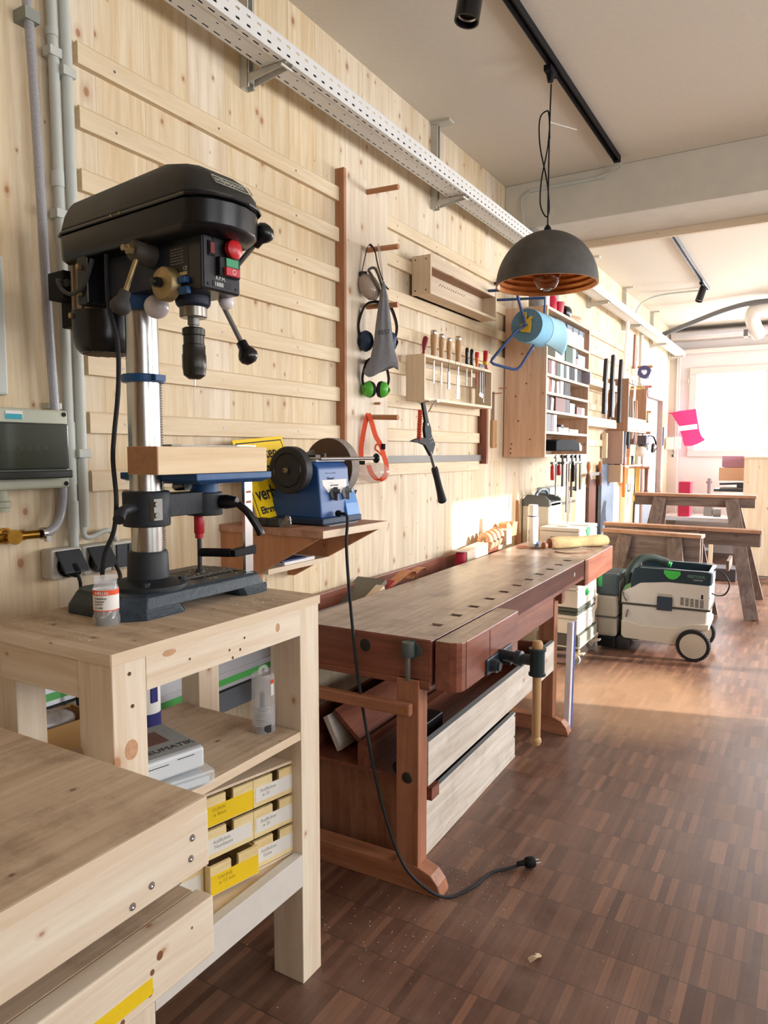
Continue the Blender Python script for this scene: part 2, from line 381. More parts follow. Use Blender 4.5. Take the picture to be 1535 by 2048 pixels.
# ================================================================== the room
RZ = 3.125; FY = 11.0; BY = -2.6
def floor_mat():
    m, nt, b = _new('mosaic_parquet'); L = nt.links
    tc = N(nt, 'ShaderNodeTexCoord'); sep = N(nt, 'ShaderNodeSeparateXYZ'); L.new(tc.outputs['Object'], sep.inputs[0])
    def mth(op, a, bb=None):
        n = N(nt, 'ShaderNodeMath', operation=op)
        for i, v in enumerate((a, bb)):
            if v is None: continue
            if hasattr(v, 'is_linked'): L.new(v, n.inputs[i])
            else: n.inputs[i].default_value = v
        return n.outputs[0]
    px = mth('DIVIDE', sep.outputs[0], 0.0232); py = mth('DIVIDE', sep.outputs[1], 0.164)
    cb = N(nt, 'ShaderNodeCombineXYZ'); L.new(mth('FLOOR', px), cb.inputs[0]); L.new(mth('FLOOR', py), cb.inputs[1])
    wn = N(nt, 'ShaderNodeTexWhiteNoise', noise_dimensions='2D'); L.new(cb.outputs[0], wn.inputs['Vector'])
    cr = N(nt, 'ShaderNodeValToRGB'); e = cr.color_ramp.elements
    e[0].position = 0.0; e[0].color = rgb('#4a2e23'); e[1].position = 1.0; e[1].color = rgb('#7c5642')
    k = e.new(0.35); k.color = rgb('#5b3c2f'); k = e.new(0.75); k.color = rgb('#664636')
    L.new(wn.outputs['Value'], cr.inputs[0])
    mp = N(nt, 'ShaderNodeMapping'); mp.inputs['Scale'].default_value = (150, 6, 1); L.new(tc.outputs['Object'], mp.inputs[0])
    cb2 = N(nt, 'ShaderNodeVectorMath', operation='ADD'); L.new(mp.outputs[0], cb2.inputs[0]); L.new(wn.outputs['Color'], cb2.inputs[1])
    n1 = N(nt, 'ShaderNodeTexNoise', i_Scale=1.0, i_Detail=5.0); L.new(cb2.outputs[0], n1.inputs['Vector'])
    mx = N(nt, 'ShaderNodeMix', data_type='RGBA', blend_type='OVERLAY'); mx.inputs[0].default_value = 0.3
    L.new(cr.outputs[0], mx.inputs[6]); L.new(n1.outputs[0], mx.inputs[7])
    # joints
    def edge(v, w):
        fr = mth('FRACT', v); return mth('LESS_THAN', mth('MINIMUM', fr, mth('SUBTRACT', 1.0, fr)), w)
    ej = mth('MAXIMUM', mth('MULTIPLY', edge(px, 0.03), 0.45), mth('MULTIPLY', edge(py, 0.009), 0.9))
    m2 = N(nt, 'ShaderNodeMix', data_type='RGBA'); L.new(ej, m2.inputs[0]); L.new(mx.outputs[2], m2.inputs[6]); m2.inputs[7].default_value = rgb('#2c1a12')
    # dust film
    n2 = N(nt, 'ShaderNodeTexNoise', i_Scale=1.6, i_Detail=8.0, i_Roughness=0.7); L.new(tc.outputs['Object'], n2.inputs['Vector'])
    mr = N(nt, 'ShaderNodeMapRange', i_1=0.42, i_2=0.72, i_3=0.0, i_4=0.4); L.new(n2.outputs[0], mr.inputs[0])
    m3 = N(nt, 'ShaderNodeMix', data_type='RGBA'); L.new(mr.outputs[0], m3.inputs[0]); L.new(m2.outputs[2], m3.inputs[6]); m3.inputs[7].default_value = rgb('#9a7e6c')
    # sun glare on sawdust beyond the bench, painted into the floor colour
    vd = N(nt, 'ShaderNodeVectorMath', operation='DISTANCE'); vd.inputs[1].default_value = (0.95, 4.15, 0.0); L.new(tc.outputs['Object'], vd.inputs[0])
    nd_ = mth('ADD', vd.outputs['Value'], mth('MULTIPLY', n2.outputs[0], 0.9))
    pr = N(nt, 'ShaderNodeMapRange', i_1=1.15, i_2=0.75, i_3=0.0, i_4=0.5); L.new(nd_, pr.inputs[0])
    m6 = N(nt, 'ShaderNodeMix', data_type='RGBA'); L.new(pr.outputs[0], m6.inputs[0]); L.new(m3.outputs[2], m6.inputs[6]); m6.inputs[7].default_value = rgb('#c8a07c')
    L.new(m6.outputs[2], b.inputs['Base Color'])
    r = N(nt, 'ShaderNodeMapRange', i_1=0.3, i_2=0.7, i_3=0.3, i_4=0.55); L.new(n2.outputs[0], r.inputs[0]); L.new(r.outputs[0], b.inputs['Roughness'])
    b.inputs['Specular IOR Level'].default_value = 0.55
    bp = N(nt, 'ShaderNodeBump', i_Strength=0.15, i_Distance=0.001); L.new(n1.outputs[0], bp.inputs['Height']); L.new(bp.outputs[0], b.inputs['Normal'])
    return m
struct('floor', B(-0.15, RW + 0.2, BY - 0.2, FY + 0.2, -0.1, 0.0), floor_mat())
cm = CEIL.node_tree
ceil = struct('ceiling', B(-0.15, RW + 0.2, BY - 0.2, FY + 0.2, RZ, RZ + 0.12), CEIL)
# left wall of vertical pine boards, with the doorway near its far end
DY0, DY1, DZ = 9.0, 10.25, 2.14
wl = MB().box(-0.14, 0, BY, DY0, 0, RZ).box(-0.14, 0, DY1, FY, 0, RZ).box(-0.14, 0, DY0, DY1, DZ, RZ)
struct('wall_left', wl, PINE_W)
# far wall with its window
wf = MB()
WX0, WX1, WZ0, WZ1 = 0.27, 1.27, 1.37, 2.57
wf.box(-0.1, WX0, FY, FY + 0.2, 0, RZ).box(WX0, WX1, FY, FY + 0.2, 0, WZ0).box(WX0, WX1, FY, FY + 0.2, WZ1, RZ)
wf.box(WX1, 1.5, FY, FY + 0.2, 0, RZ).box(1.5, 4.2, FY, FY + 0.2, 0, 1.1).box(1.5, 4.2, FY, FY + 0.2, 2.6, RZ).box(4.2, RW + .2, FY, FY + 0.2, 0, RZ)
struct('wall_far', wf, PLASTER)
def window(name, x0, x1, z0, z1, y):
    f = MB(); t = 0.075
    f.box(x0 - .02, x1 + .02, y - .05, y + .06, z0 - .02, z0 + t).box(x0 - .02, x1 + .02, y - .05, y + .06, z1 - t, z1 + .02)
    f.box(x0 - .02, x0 + t, y - .05, y + .06, z0 + t, z1 - t).box(x1 - t, x1 + .02, y - .05, y + .06, z0 + t, z1 - t)
    w = struct(name, f, flat('window_paint', '#cdc5c0', 0.5), bevel=0.008)
    g = B(x0 + t - .005, x1 - t + .005, y + .01, y + .02, z0 + t - .005, z1 - t + .005).build('pane', flat('window_glass', (1, 1, 1, 1), 0.0, alpha=0.06), w)
    return w
wfar = window('window_1', WX0, WX1, WZ0, WZ1, FY)
h = MB()
for zz in (1.62, 2.38): h.cyl((WX0 - .03, FY - .06, zz), (WX0 - .03, FY - .06, zz + .06), .008)
h.build('hinge', GALV, wfar)
window('window_2', 1.5, 4.2, 1.1, 2.6, FY)
# outer plaster band round the far window, left corner post and sill pipe
struct('trim_1', MB().box(0.0, 0.13, FY - 0.12, FY, 0, RZ - .3), flat('corner_plaster', '#d2c8c2', 0.9))
# right wall: four big windows (outside the frame, they light the room)
wr = MB(); wins = [(-1.65, 0.45), (1.15, 3.25), (4.95, 7.05), (7.5, 10.1)]
WRZ0, WRZ1 = 0.85, 2.75
ye = BY
for a, bq in wins:
    wr.box(RW, RW + .2, ye, a, 0, RZ); wr.box(RW, RW + .2, a, bq, 0, WRZ0); wr.box(RW, RW + .2, a, bq, WRZ1, RZ); ye = bq
wr.box(RW, RW + .2, ye, FY, 0, RZ)
struct('wall_right', wr, PLASTER)
for i, (a, bq) in enumerate(wins):
    f = MB(); t = .06
    f.box(RW + .02, RW + .1, a, bq, WRZ0, WRZ0 + t).box(RW + .02, RW + .1, a, bq, WRZ1 - t, WRZ1).box(RW + .02, RW + .1, a, a + t, WRZ0, WRZ1).box(RW + .02, RW + .1, bq - t, bq, WRZ0, WRZ1)
    f.box(RW + .02, RW + .1, (a + bq) / 2 - .04, (a + bq) / 2 + .04, WRZ0, WRZ1)
    struct('window_%d' % (i + 3), f, flat('window_paint', '#cdc5c0', 0.5))
# added slab and side wall, out of view, block low sun at two near windows
struct('sun_blocker', MB().box(RW + .4, RW + 6.8, BY, 3.9, 2.95, 3.1).box(RW + .4, RW + 6.8, 3.9, 4.1, -.1, 3.1), PLASTER)
struct('wall_back', B(-0.15, RW + .2, BY - .2, BY, 0, RZ), flat('wall_back_paint', '#94785a', 0.9))
# concrete beam across the ceiling, wooden lath on its far lower edge
struct('trim_2', B(0, RW, 4.515, 4.97, 2.835, RZ), BEAMM, bevel=0.006)
struct('trim_3', B(0.25, RW, 4.97, 5.0, 2.79, 2.87), PLY['x'])
# far ceiling ledges above the window wall
tb = MB().box(0.0, RW, FY - .32, FY, 2.96, 3.06).box(0.0, RW, FY - .14, FY, 2.78, 2.84)
struct('trim_4', tb, flat('ledge_paint', '#d9d0c8', 0.7), bevel=0.01)
struct('trim_5', MB().cyl((0.05, FY - .42, 3.0), (RW, FY - .42, 3.0), .035), flat('ledge_shade_paint', '#b6b2b4', 0.6))
# doorway: timber frame, pale door leaf
dm = MB().box(-.13, .035, DY1 - .05, DY1 + .03, 0, DZ + .03).box(-.13, .035, DY0 - .03, DY0 + .05, 0, DZ + .03).box(-.13, .035, DY0 + .05, DY1 - .05, DZ - .05, DZ + .03)
d1 = struct('door_1', dm, flat('door_timber', '#a98878', 0.7, var=0.1))
B(-.10, -.03, DY0 + .05, DY1 - .05, 0.0, DZ - .05).build('door_leaf', flat('door_leaf_pale', '#c9d8ea', 0.35, var=0.05), d1)
B(.036, .05, DY1 + .0, DY1 + .03, 1.5, 1.75).build('strike_plate', flat('blue_strip', '#4c70a8', 0.5), d1)
# conduits of the wall
def conduit(label, pts, r, name='conduit_pipe', mat=None, cat='pipe', clips=(), smooth=False, at=None, sleeves=()):
    t = thing(name, label, cat, at or pts[-1])
    MB().tube(pts, r, 14, smooth).build('pipe_run', mat or PIPEM, t, smooth=True)
    for (y, z) in clips:
        MB().cyl((0.0, y, z), (pts[0][0], y, z), r * .7).box(pts[0][0] - r * 1.25, pts[0][0] + r * 1.2, y - r * 1.3, y + r * 1.3, z - .012, z + .012).build('clip', mat or PIPEM, t, bevel=.002)
    for (y, z0, z1) in sleeves:
        MB().cyl((pts[0][0], y, z0), (pts[0][0], y, z1), r * 1.18).build('sleeve', mat or PIPEM, t, smooth=True)
    return t
conduit('upper cream conduit pipe nearest the clear hose, running down into the socket strip', [(.028, 1.245, 3.1), (.028, 1.258, 1.155)], .0135, clips=((1.247, 2.46), (1.25, 2.05)), sleeves=((1.2585, 1.21, 1.285), (1.247, 2.5, 2.52), (1.25, 2.12, 2.16), (1.2555, 1.33, 1.5)))
conduit('grey conduit pipe nearest the wooden cleats, ending above the socket strip', [(.036, 1.278, 3.1), (.036, 1.287, 1.21)], .0155, clips=((1.279, 2.42), (1.286, 1.415)))
solo('cable', MB().tube([(.03, 1.287, 1.25), (.03, 1.288, 1.19), (.03, 1.31, 1.178), (.03, 1.35, 1.19), (.03, 1.38, 1.188), (.03, 1.402, 1.15), (.03, 1.402, 1.12)], .0075), PIPEM,
     'grey cable curling from the lower pipe end into the socket strip', 'cable', (.03, 1.35, 1.18), smooth=True)
conduit('tall grey conduit pipe behind the far pegs beside the doorway', [(.05, 8.62, 2.85), (.05, 8.62, .9)], .02, clips=((8.62, 2.3), (8.62, 1.9)))
conduit('thin conduit in the corner left of the far window', [(.1, 10.86, 2.75), (.1, 10.86, 1.35)], .012)
# clear braided hose with water valve
hz = thing('water_hose', 'clear braided hose hanging down the wall at the left edge', 'hose', (.03, 1.185, 1.2))
hm = flat('braided_hose', '#a9a9ad', 0.3, var=0.25, scale=300, alpha=0.8)
MB().tube([(.035, 1.12, 3.1), (.035, 1.17, 2.62), (.035, 1.187, 2.3), (.035, 1.2, 1.8), (.035, 1.215, 1.45), (.035, 1.225, 1.33), (.035, 1.215, 1.25), (.05, 1.18, 1.215), (.055, 1.15, 1.205)], .012).build('hose_tube', hm, hz, smooth=True)
MB().lathe([(.016, 0), (.016, .012)], (.053, 1.155, 1.206), (0, -1, 0)).box(.062, .074, 1.146, 1.158, 1.185, 1.2).build('hose_clamp', STEEL, hz)
B(.0, .05, 1.16, 1.2, 2.5, 2.53).build('clip', flat('tape_grey', '#8c8f86', 0.7), hz)
B(.0, .03, 1.196, 1.235, 1.535, 1.55).build('clip', GALV, hz)
vz = thing('water_valve', 'brass wall elbow valve at the lower end of the braided hose', 'valve', (0, 1.06, 1.204))
MB().lathe([(.021, 0), (.021, .012), (.016, .014), (.016, .045), (.019, .05), (.019, .06), (.009, .06)], (0, 1.075, 1.204), (1, -.1, 0)).cyl((.03, 1.0, 1.2), (.03, 1.11, 1.204), .014).cyl((.035, 1.1, 1.204), (.05, 1.14, 1.205), .011).build('valve_body', BRASS, vz, smooth=True)
MB().prism([(1.02, 1.235), (1.035, 1.24), (1.06, 1.21), (1.06, 1.195), (1.035, 1.165), (1.02, 1.17)], .002, .009, 'x').build('flange', BRASS, vz, bevel=.002)
# fuse box
fb = thing('fuse_box', 'pale grey wall fuse box with a smoky hinged cover at the left edge', 'fuse box', (0, 1.04, 1.33))
B(0, .085, .85, 1.212, 1.325, 1.528).build('housing', flat('fuse_shell', '#b9bba6', 0.5, var=0.03), fb, bevel=.006)
B(.085, .1, .87, 1.196, 1.365, 1.49).build('inner_frame', flat('fuse_inner', '#84877a', 0.6), fb, bevel=.003)
q = MB()
for i in range(7): q.cyl((.1, 1.0 + i * .022, 1.43), (.107, 1.0 + i * .022, 1.43), .007, n=12)
q.build('fuse_cap', flat('fuse_cap', '#6d705f', .6), fb)
MB().box(.1, .112, .86, 1.194, 1.375, 1.492).build('cover', SMOKE, fb, bevel=.004)
B(.1, .116, .86, 1.2, 1.352, 1.372).build('cover_lip', flat('smoke_dark', '#23251f', .3), fb, bevel=.003)
B(.0855, .0865, 1.04, 1.085, 1.505, 1.521).build('sticker', PAPER, fb)
B(.0865, .087, 1.041, 1.083, 1.5, 1.513).build('sticker_band', flat('teal_print', '#2fa3b5', .6), fb)
for y, z in ((1.2, 1.517), (1.2, 1.336)): MB().cyl((.085, y, z), (.0875, y, z), .006).build('screw', BLACK, fb)
g_ = thing('cable_gland', 'pale grey cable gland under the fuse box', 'cable gland', (.05, 1.04, 1.27))
MB().lathe([(.02, 0), (.02, .01), (.024, .012), (.024, .025), (.018, .028), (.018, .056)], (.05, 1.04, 1.27)).build('gland_nut', flat('fuse_shell', '#b9bba6'), g_)
solo('junction_box', B(0, .05, .94, 1.075, 1.56, 1.9), flat('pale_duct', '#c8ccc4', .5), 'pale plastic duct above the fuse box at the very left edge', 'duct', (0, 1.0, 1.56), bevel=.006)
# socket strip
ss = thing('socket_strip', 'grey surface socket strip with three black inserts above the drill press table', 'socket', (0, 1.3, 1.07))
for i in range(3):
    B(0, .05, 1.172 + i * .098, 1.268 + i * .098, 1.075, 1.158).build('socket_housing', flat('socket_shell', '#c3c0b4', .5, var=.04), ss, bevel=.008)
for i in (0, 1):
    y = 1.22 + i * .098
    MB().lathe([(.033, 0), (.033, .006), (.026, .006), (.026, -.012)], (.05, y, 1.112), (1, 0, 0)).build('socket_well', BLACKS, ss)
    MB().prism([(.05, 1.152), (.055, 1.154), (.095, 1.098), (.09, 1.094)], y - .037, y + .037, 'y').build('socket_flap', DARKG, ss, bevel=.002)
B(.05, .056, 1.378, 1.454, 1.082, 1.15).build('switch_rocker', DARKG, ss, bevel=.002)
B(.056, .06, 1.417, 1.452, 1.084, 1.148).build('switch_rocker', DARKG, ss, bevel=.002)
pl = thing('power_plug', 'black plug in the first wall socket with its cord dropping behind the table', 'plug', (.08, 1.22, 1.08))
MB().lathe([(.02, 0), (.02, .02), (.012, .04)], (.055, 1.22, 1.11), (1, 0, -.5)).build('plug_body', BLACK, pl, smooth=True)
MB().tube([(.09, 1.22, 1.09), (.1, 1.222, 1.05), (.09, 1.215, .9), (.1, 1.2, .78), (.12, 1.19, .7)], .0045).build('cord', RUBBER, pl, smooth=True)

# ------------------------------------------------------------------ cleats
def cleat(y0, y1, z0, z1, label, group, ang=0):
    m = MB().prism([(0, z0), (.02, z0), (.02, z1), (.014, z1 + .006), (0, z1 - .006)], y0, y1, 'y')
    t = thing('wall_cleat', label, 'cleat', (0, (y0 + y1) / 2, z0), group=group)
    m.build('strip', CLEAT, t)
    s = MB(); yy = y0 + .12
    while yy < y1 - .05:
        s.cyl((.0195, yy, (z0 + z1) / 2), (.0208, yy, (z0 + z1) / 2), .0042, n=10); yy += .42
    s.build('screw_heads', STEELD, t)
ZC = [2.474, 2.306, 2.139, 1.974, 1.802, 1.637, 1.473, 1.307]
ORD = ['topmost', 'second highest', 'third highest', 'fourth highest', 'fourth lowest', 'third lowest', 'second lowest', 'lowest']
for i, z in enumerate(ZC):
    cleat(1.33, 2.59, z, z + .055, ORD[i] + ' long cleat on the wall behind the drill press', 'cleats behind the drill press')
for i, z in enumerate(ZC):
    y1 = 4.5 if i < 4 else 4.1
    cleat(2.96, y1, z, z + .055, ORD[i] + ' cleat on the wall between the peg board and the shelf cabinet', 'cleats between the peg board and the cabinet')
for i, z in enumerate(ZC[:7]):
    cleat(5.6, 8.2, z, z + .055, ORD[i] + ' cleat on the sunlit wall beyond the shelf cabinet', 'cleats beyond the cabinet')
solo('shadow_strip', B(.02, .028, 2.95, 4.12, 1.365, 1.40), ALU, 'long grey strip for the shadow line along the wall behind the hanging hatchet', 'shadow_strip', (.02, 3.5, 1.365))  # grey strip standing in for the shadow line along the cleats
solo('end_board', B(0, .06, 4.115, 4.14, 1.345, 1.70), BEECH['z'], 'narrow dark wooden end board below the tool rack', 'board', (0, 4.13, 1.35))
solo('cover_panel', B(0, .014, 4.2, 4.82, 1.36, 2.0), PLY['z'], 'pale plywood panel on the wall left of the shelf cabinet', 'panel', (0, 4.5, 1.36))

# ------------------------------------------------------------------ perforated tray on brackets
def plate(mb, y0, y1, cuts, fn, pitch, phase, hl):
    """strip with one row of slots: cuts=(a0,a1,b0,b1) outer a0..a1, slot b0..b1"""
    a0, b0, b1, a1 = cuts; ys = [y0]; holes = []
    y = y0 + phase
    while y + hl < y1 - .01:
        ys += [y, y + hl]; holes.append(len(ys) - 2); y += pitch
    ys.append(y1); hs = set(holes)
    rows = (a0, b0, b1, a1); vs = [[mb.bm.verts.new(fn(yy, r)) for r in rows] for yy in ys]
    for i in range(len(ys) - 1):
        for j in range(3):
            if j == 1 and i in hs: continue
            mb.bm.faces.new((vs[i][j], vs[i + 1][j], vs[i + 1][j + 1], vs[i][j + 1]))
def cable_tray(y0, y1, label):
    t = thing('cable_tray', label, 'cable tray', (.15, y0, 2.735), group='cable tray runs')
    X0, X1, Z0, Z1 = .095, .2, 2.735, 2.8
    m = MB(); P = .05
    for (a, b, c, d, ph) in ((Z0, Z0 + .014, Z0 + .021, Z0 + .032, 0.01), (Z0 + .032, Z0 + .043, Z0 + .050, Z1, 0.01)):
        plate(m, y0, y1, (a, b, c, d), lambda yy, r: Vector((X1, yy, r)), P, ph, .018)
        plate(m, y0, y1, (a, b, c, d), lambda yy, r: Vector((X0, yy, r)), P, ph, .018)
    for (a, b, c, d, ph, hl, pt) in ((X0, X0 + .010, X0 + .017, X0 + .03, .01, .028, .05), (X0 + .03, X0 + .05, X0 + .056, X0 + .075, .03, .01, .1), (X0 + .075, X0 + .084, X0 + .091, X1, .01, .028, .05)):
        plate(m, y0, y1, (a, b, c, d), lambda yy, r: Vector((r, yy, Z0)), pt, ph, hl)
    bmesh.ops.remove_doubles(m.bm, verts=m.bm.verts[:], dist=1e-5)
    o = m.build('perforated_channel', TRAYM, t)
    s = o.modifiers.new('sheet', 'SOLIDIFY'); s.thickness = .0016; s.offset = 1
    rim = MB().box(X1 - .008, X1 + .002, y0, y1, Z1 - .001, Z1 + .002).box(X0 - .002, X0 + .008, y0, y1, Z1 - .001, Z1 + .002)
    rim.build('rim', TRAYM, t)
    MB().box(X0 + .006, X1 - .006, y0 + .02, y1 - .02, Z0 + .006, Z0 + .034).build('cable_bundle', flat('cables_dark', '#1c1b1a', .9), t)
    return t
cable_tray(1.2, 4.74, 'long white perforated cable tray high on the wall in front of the beam')
cable_tray(4.76, 10.85, 'white perforated cable tray running on beyond the beam to the far wall')
def bracket(y):
    t = thing('tray_bracket', 'x', 'bracket', (0, y, 2.69), group='brackets holding the cable tray')
    r = MB().box(0, .006, y - .02, y + .02, 2.69, RZ - .012).box(.006, .036, y - .02, y - .016, 2.69, RZ - .012).box(.006, .036, y + .016, y + .02, 2.69, RZ - .012).box(.034, .036, y - .02, y - .011, 2.69, RZ - .012).box(.034, .036, y + .011, y + .02, 2.69, RZ - .012)
    r.build('rail', GALV, t)
    MB().box(.0, .11, y - .03, y + .03, RZ - .012, RZ).build('foot_plate', GALV, t)
    MB().prism([(.036, 2.70), (.036, 2.733), (.205, 2.733), (.205, 2.722)], y - .019, y - .016, 'y').prism([(.036, 2.70), (.036, 2.733), (.205, 2.733), (.205, 2.722)], y + .016, y + .019, 'y').box(.036, .205, y - .019, y + .019, 2.7305, 2.733).build('arm', GALV, t)
    MB().cyl((.19, y - .03, 2.72), (.19, y + .03, 2.72), .005, n=8).cyl((.036, y, 2.71), (.044, y, 2.71), .007, n=6).build('bolt', GALV, t)
    return t
bks = [bracket(2.02)]
for y in (3.485, 6.5, 7.87, 9.37, 10.7):
    c = copy_tree(bks[0]); place(c, (0, y, 2.69)); bks.append(c)
for b_, l in zip(bks, ['galvanised wall bracket under the cable tray, nearest of all', 'galvanised bracket rising to the ceiling just before the concrete beam', 'galvanised tray bracket seen just right of the hanging dome lamp', 'galvanised tray bracket standing to the ceiling, second beyond the beam', 'galvanised tray bracket next to last before the far wall', 'galvanised tray bracket farthest away in the corner']): b_['label'] = l
solo('cable_stub', MB().tube([(.15, 2.5, 2.76), (.12, 2.54, 2.84), (.08, 2.62, 2.88), (.04, 2.72, 2.86)], .004), flat('grey_wire', '#8a7b68', .6), 'thin grey wire end poking up behind the near cable tray', 'wire', (.12, 2.54, 2.8), smooth=True)
# cables on the beam and ceiling
solo('ceiling_cable', MB().tube([(.75, 4.4, 3.09), (.72, 4.48, 3.085), (.6, 4.5, 3.07)], .005).box(.17, .64, 4.498, 4.514, 3.055, 3.072).tube([(.17, 4.505, 3.065), (.12, 4.5, 3.02), (.13, 4.5, 2.92), (.15, 4.48, 2.8)], .004), PIPEM, 'grey cable duct fixed along the beam below the black track end', 'cable', (.4, 4.5, 3.06), smooth=False)
solo('ceiling_cable', MB().tube([(.75, 8.28, 3.1), (.35, 8.28, 3.1), (.16, 8.25, 3.05), (.08, 8.2, 2.95), (.08, 8.18, 2.82)], .009), PIPEM, 'grey cable crossing the far ceiling down to the tray', 'cable', (.4, 8.28, 3.1), smooth=True)
solo('ventilation_hose', MB().tube([(.15, 9.4, 2.85), (.45, 9.3, 2.93), (.85, 9.1, 3.02), (1.2, 8.9, 3.04), (1.6, 8.7, 2.98), (2.2, 8.5, 2.9)], .028), flat('hose_grey', '#6f7174', .55), 'thick grey hose arching under the far ceiling', 'hose', (.9, 9.1, 3.0), smooth=True)
dd = thing('exhaust_duct', 'white exhaust duct bend below the far ceiling at the right edge', 'duct', (1.3, 9.0, 2.8))
MB().tube([(2.2, 9.0, 3.02), (1.45, 9.0, 3.02), (1.22, 9.0, 3.0), (1.14, 9.05, 2.93), (1.16, 9.2, 2.82), (1.2, 9.3, 2.74)], .075, 20).build('duct_pipe', flat('duct_white', '#dcd8d2', .4), dd, smooth=True)
MB().box(1.05, 1.09, 9.18, 9.26, 2.72, 2.8).build('damper_handle', STEELD, dd)
# ------------------------------------------------------------------ track lights and pendant lamp
def track(x, y0, y1, label, mat, z=RZ):
    t = thing('light_track', label, 'track', (x, y1, z - .03), group='ceiling light tracks')
    MB().box(x - .018, x - .012, y0, y1, z - .032, z).box(x + .012, x + .018, y0, y1, z - .032, z).box(x - .012, x + .012, y0, y1, z - .01, z).build('rail', mat, t)
    MB().box(x - .0185, x + .0185, y1 - .002, y1 + .03, z - .034, z).build('end_cap', mat, t)
    MB().box(x - .012, x - .008, y0, y1, z - .022, z - .016).box(x + .008, x + .012, y0, y1, z - .022, z - .016).build('contact_strip', STEELK, t)
    return t
track(.735, 1.9, 4.37, 'long black light track on the near ceiling carrying the dome lamp', BLACK)
track(.77, 5.2, 8.25, 'light track on the white ceiling beyond the beam', flat('track_grey', '#85878a', .4, .5))
def spot(x, y, z, d, label, L=.15, r=.035):
    t = thing('track_spotlight', label, 'spotlight', (x, y, RZ), group='track spotlights')
    MB().box(x - .016, x + .016, y - .06, y + .06, RZ - .05, RZ - .03).cyl((x, y, RZ - .05), (x, y, z), .007).build('adapter', BLACK, t)
    dv = Vector(d).normalized(); c = Vector((x, y, z))
    MB().lathe([(r * .9, -.4 * L), (r, -.36 * L), (r, .6 * L), (r * .86, .6 * L), (r * .8, .48 * L)], c, dv, 28).build('lamp_body', BLACKS, t, smooth=True)
    MB().lathe([(r * .8, .50 * L), (r * .4, .42 * L), (0, .42 * L)], c, dv, 24, close=True).build('reflector', STEEL, t, smooth=True)
    return t
spot(.735, 2.33, 2.97, (-.12, -.12, -1), 'black cylinder spotlight cut off by the top edge of the photo', .19, .042)
spot(.76, 7.9, 3.0, (-.25, -.3, -1), 'black cylinder spotlight on the far ceiling track')
lx, ly = .72, 3.207
lp = thing('pendant_lamp', 'large dusty black dome lamp with ribbed copper inside hanging on a cord', 'lamp', (lx, ly, 2.165))
R_, H_ = .226, .235
pr_o = [(R_ * math.cos(a), H_ * math.sin(a)) for a in [PI / 2 * i / 20 for i in range(20)]] + [(.012, H_)]
MB().lathe([(r, hh) for r, hh in pr_o], (lx, ly, 2.165), (0, 0, 1), 64, close=True).build('shade', DOME, lp, smooth=True)
pin = []
for i in range(27):
    a = PI / 2 * i / 27; k = .965 - (.04 if i % 2 else 0); pin.append((max(.012, R_ * k * math.cos(a)), H_ * k * math.sin(a)))
pin = [(R_, 0.0)] + pin
MB().lathe(pin, (lx, ly, 2.165), (0, 0, 1), 64, close=True).build('inner_liner', COPPER, lp, smooth=False)
MB().lathe([(.016, 0), (.016, .02), (.005, .035)], (lx, ly, 2.165 + H_ - .005)).build('cap', BLACK, lp, smooth=True)
MB().lathe([(.02, 0), (.02, .07)], (lx, ly, 2.165 + .12)).build('socket', flat('lamp_socket', '#3a2a1c', .5), lp)
bulb = MB().lathe([(.014, .11), (.018, .10), (.04, .085), (.058, .06), (.063, .03), (.058, 0), (.04, -.03), (.02, -.04), (.0, -.042)], (lx, ly, 2.185), (0, 0, 1), 32, close=True).build('bulb', GLASS, lp, smooth=True)
MB().tube([(lx - .01, ly, 2.27), (lx - .012, ly, 2.22), (lx, ly, 2.21), (lx + .012, ly, 2.22), (lx + .01, ly, 2.27)], .0015, 6).build('filament', flat('filament', '#a97b3c', .4, .8), bulb)
cd = MB().tube([(lx, ly, 2.4), (lx, ly, 2.8), (lx + .004, ly, 3.03)], .0032)
# the coiled-up slack of the cord
cd.tube([(lx + .002, ly, 2.80), (lx - .006, ly + .01, 2.9), (lx - .02, ly + .02, 2.93), (lx - .05, ly + .015, 2.9), (lx - .045, ly + .01, 2.78), (lx - .01, ly + .01, 2.62), (lx + .002, ly + .01, 2.5), (lx - .012, ly + .01, 2.47), (lx - .04, ly + .012, 2.53), (lx - .035, ly + .01, 2.64), (lx - .012, ly + .012, 2.76), (lx, ly + .004, 2.86)], .0032)
cd.build('cord', BLACK, lp, smooth=True)
MB().box(lx - .016, lx + .016, ly - .045, ly + .045, RZ - .055, RZ - .03).lathe([(.012, 0), (.018, .03)], (lx, ly, RZ - .085)).build('track_adapter', BLACK, lp)
solo('cable_tie', MB().box(0, .0035, 0, .16, 0, .002, frame((lx, ly + .002, 2.87), (0, 0, 1), (.5, .85, -.32))), flat('tie_white', '#dcdad2', .5), 'white cable tie sticking out of the lamp cord', 'cable tie', (lx, ly, 2.87))
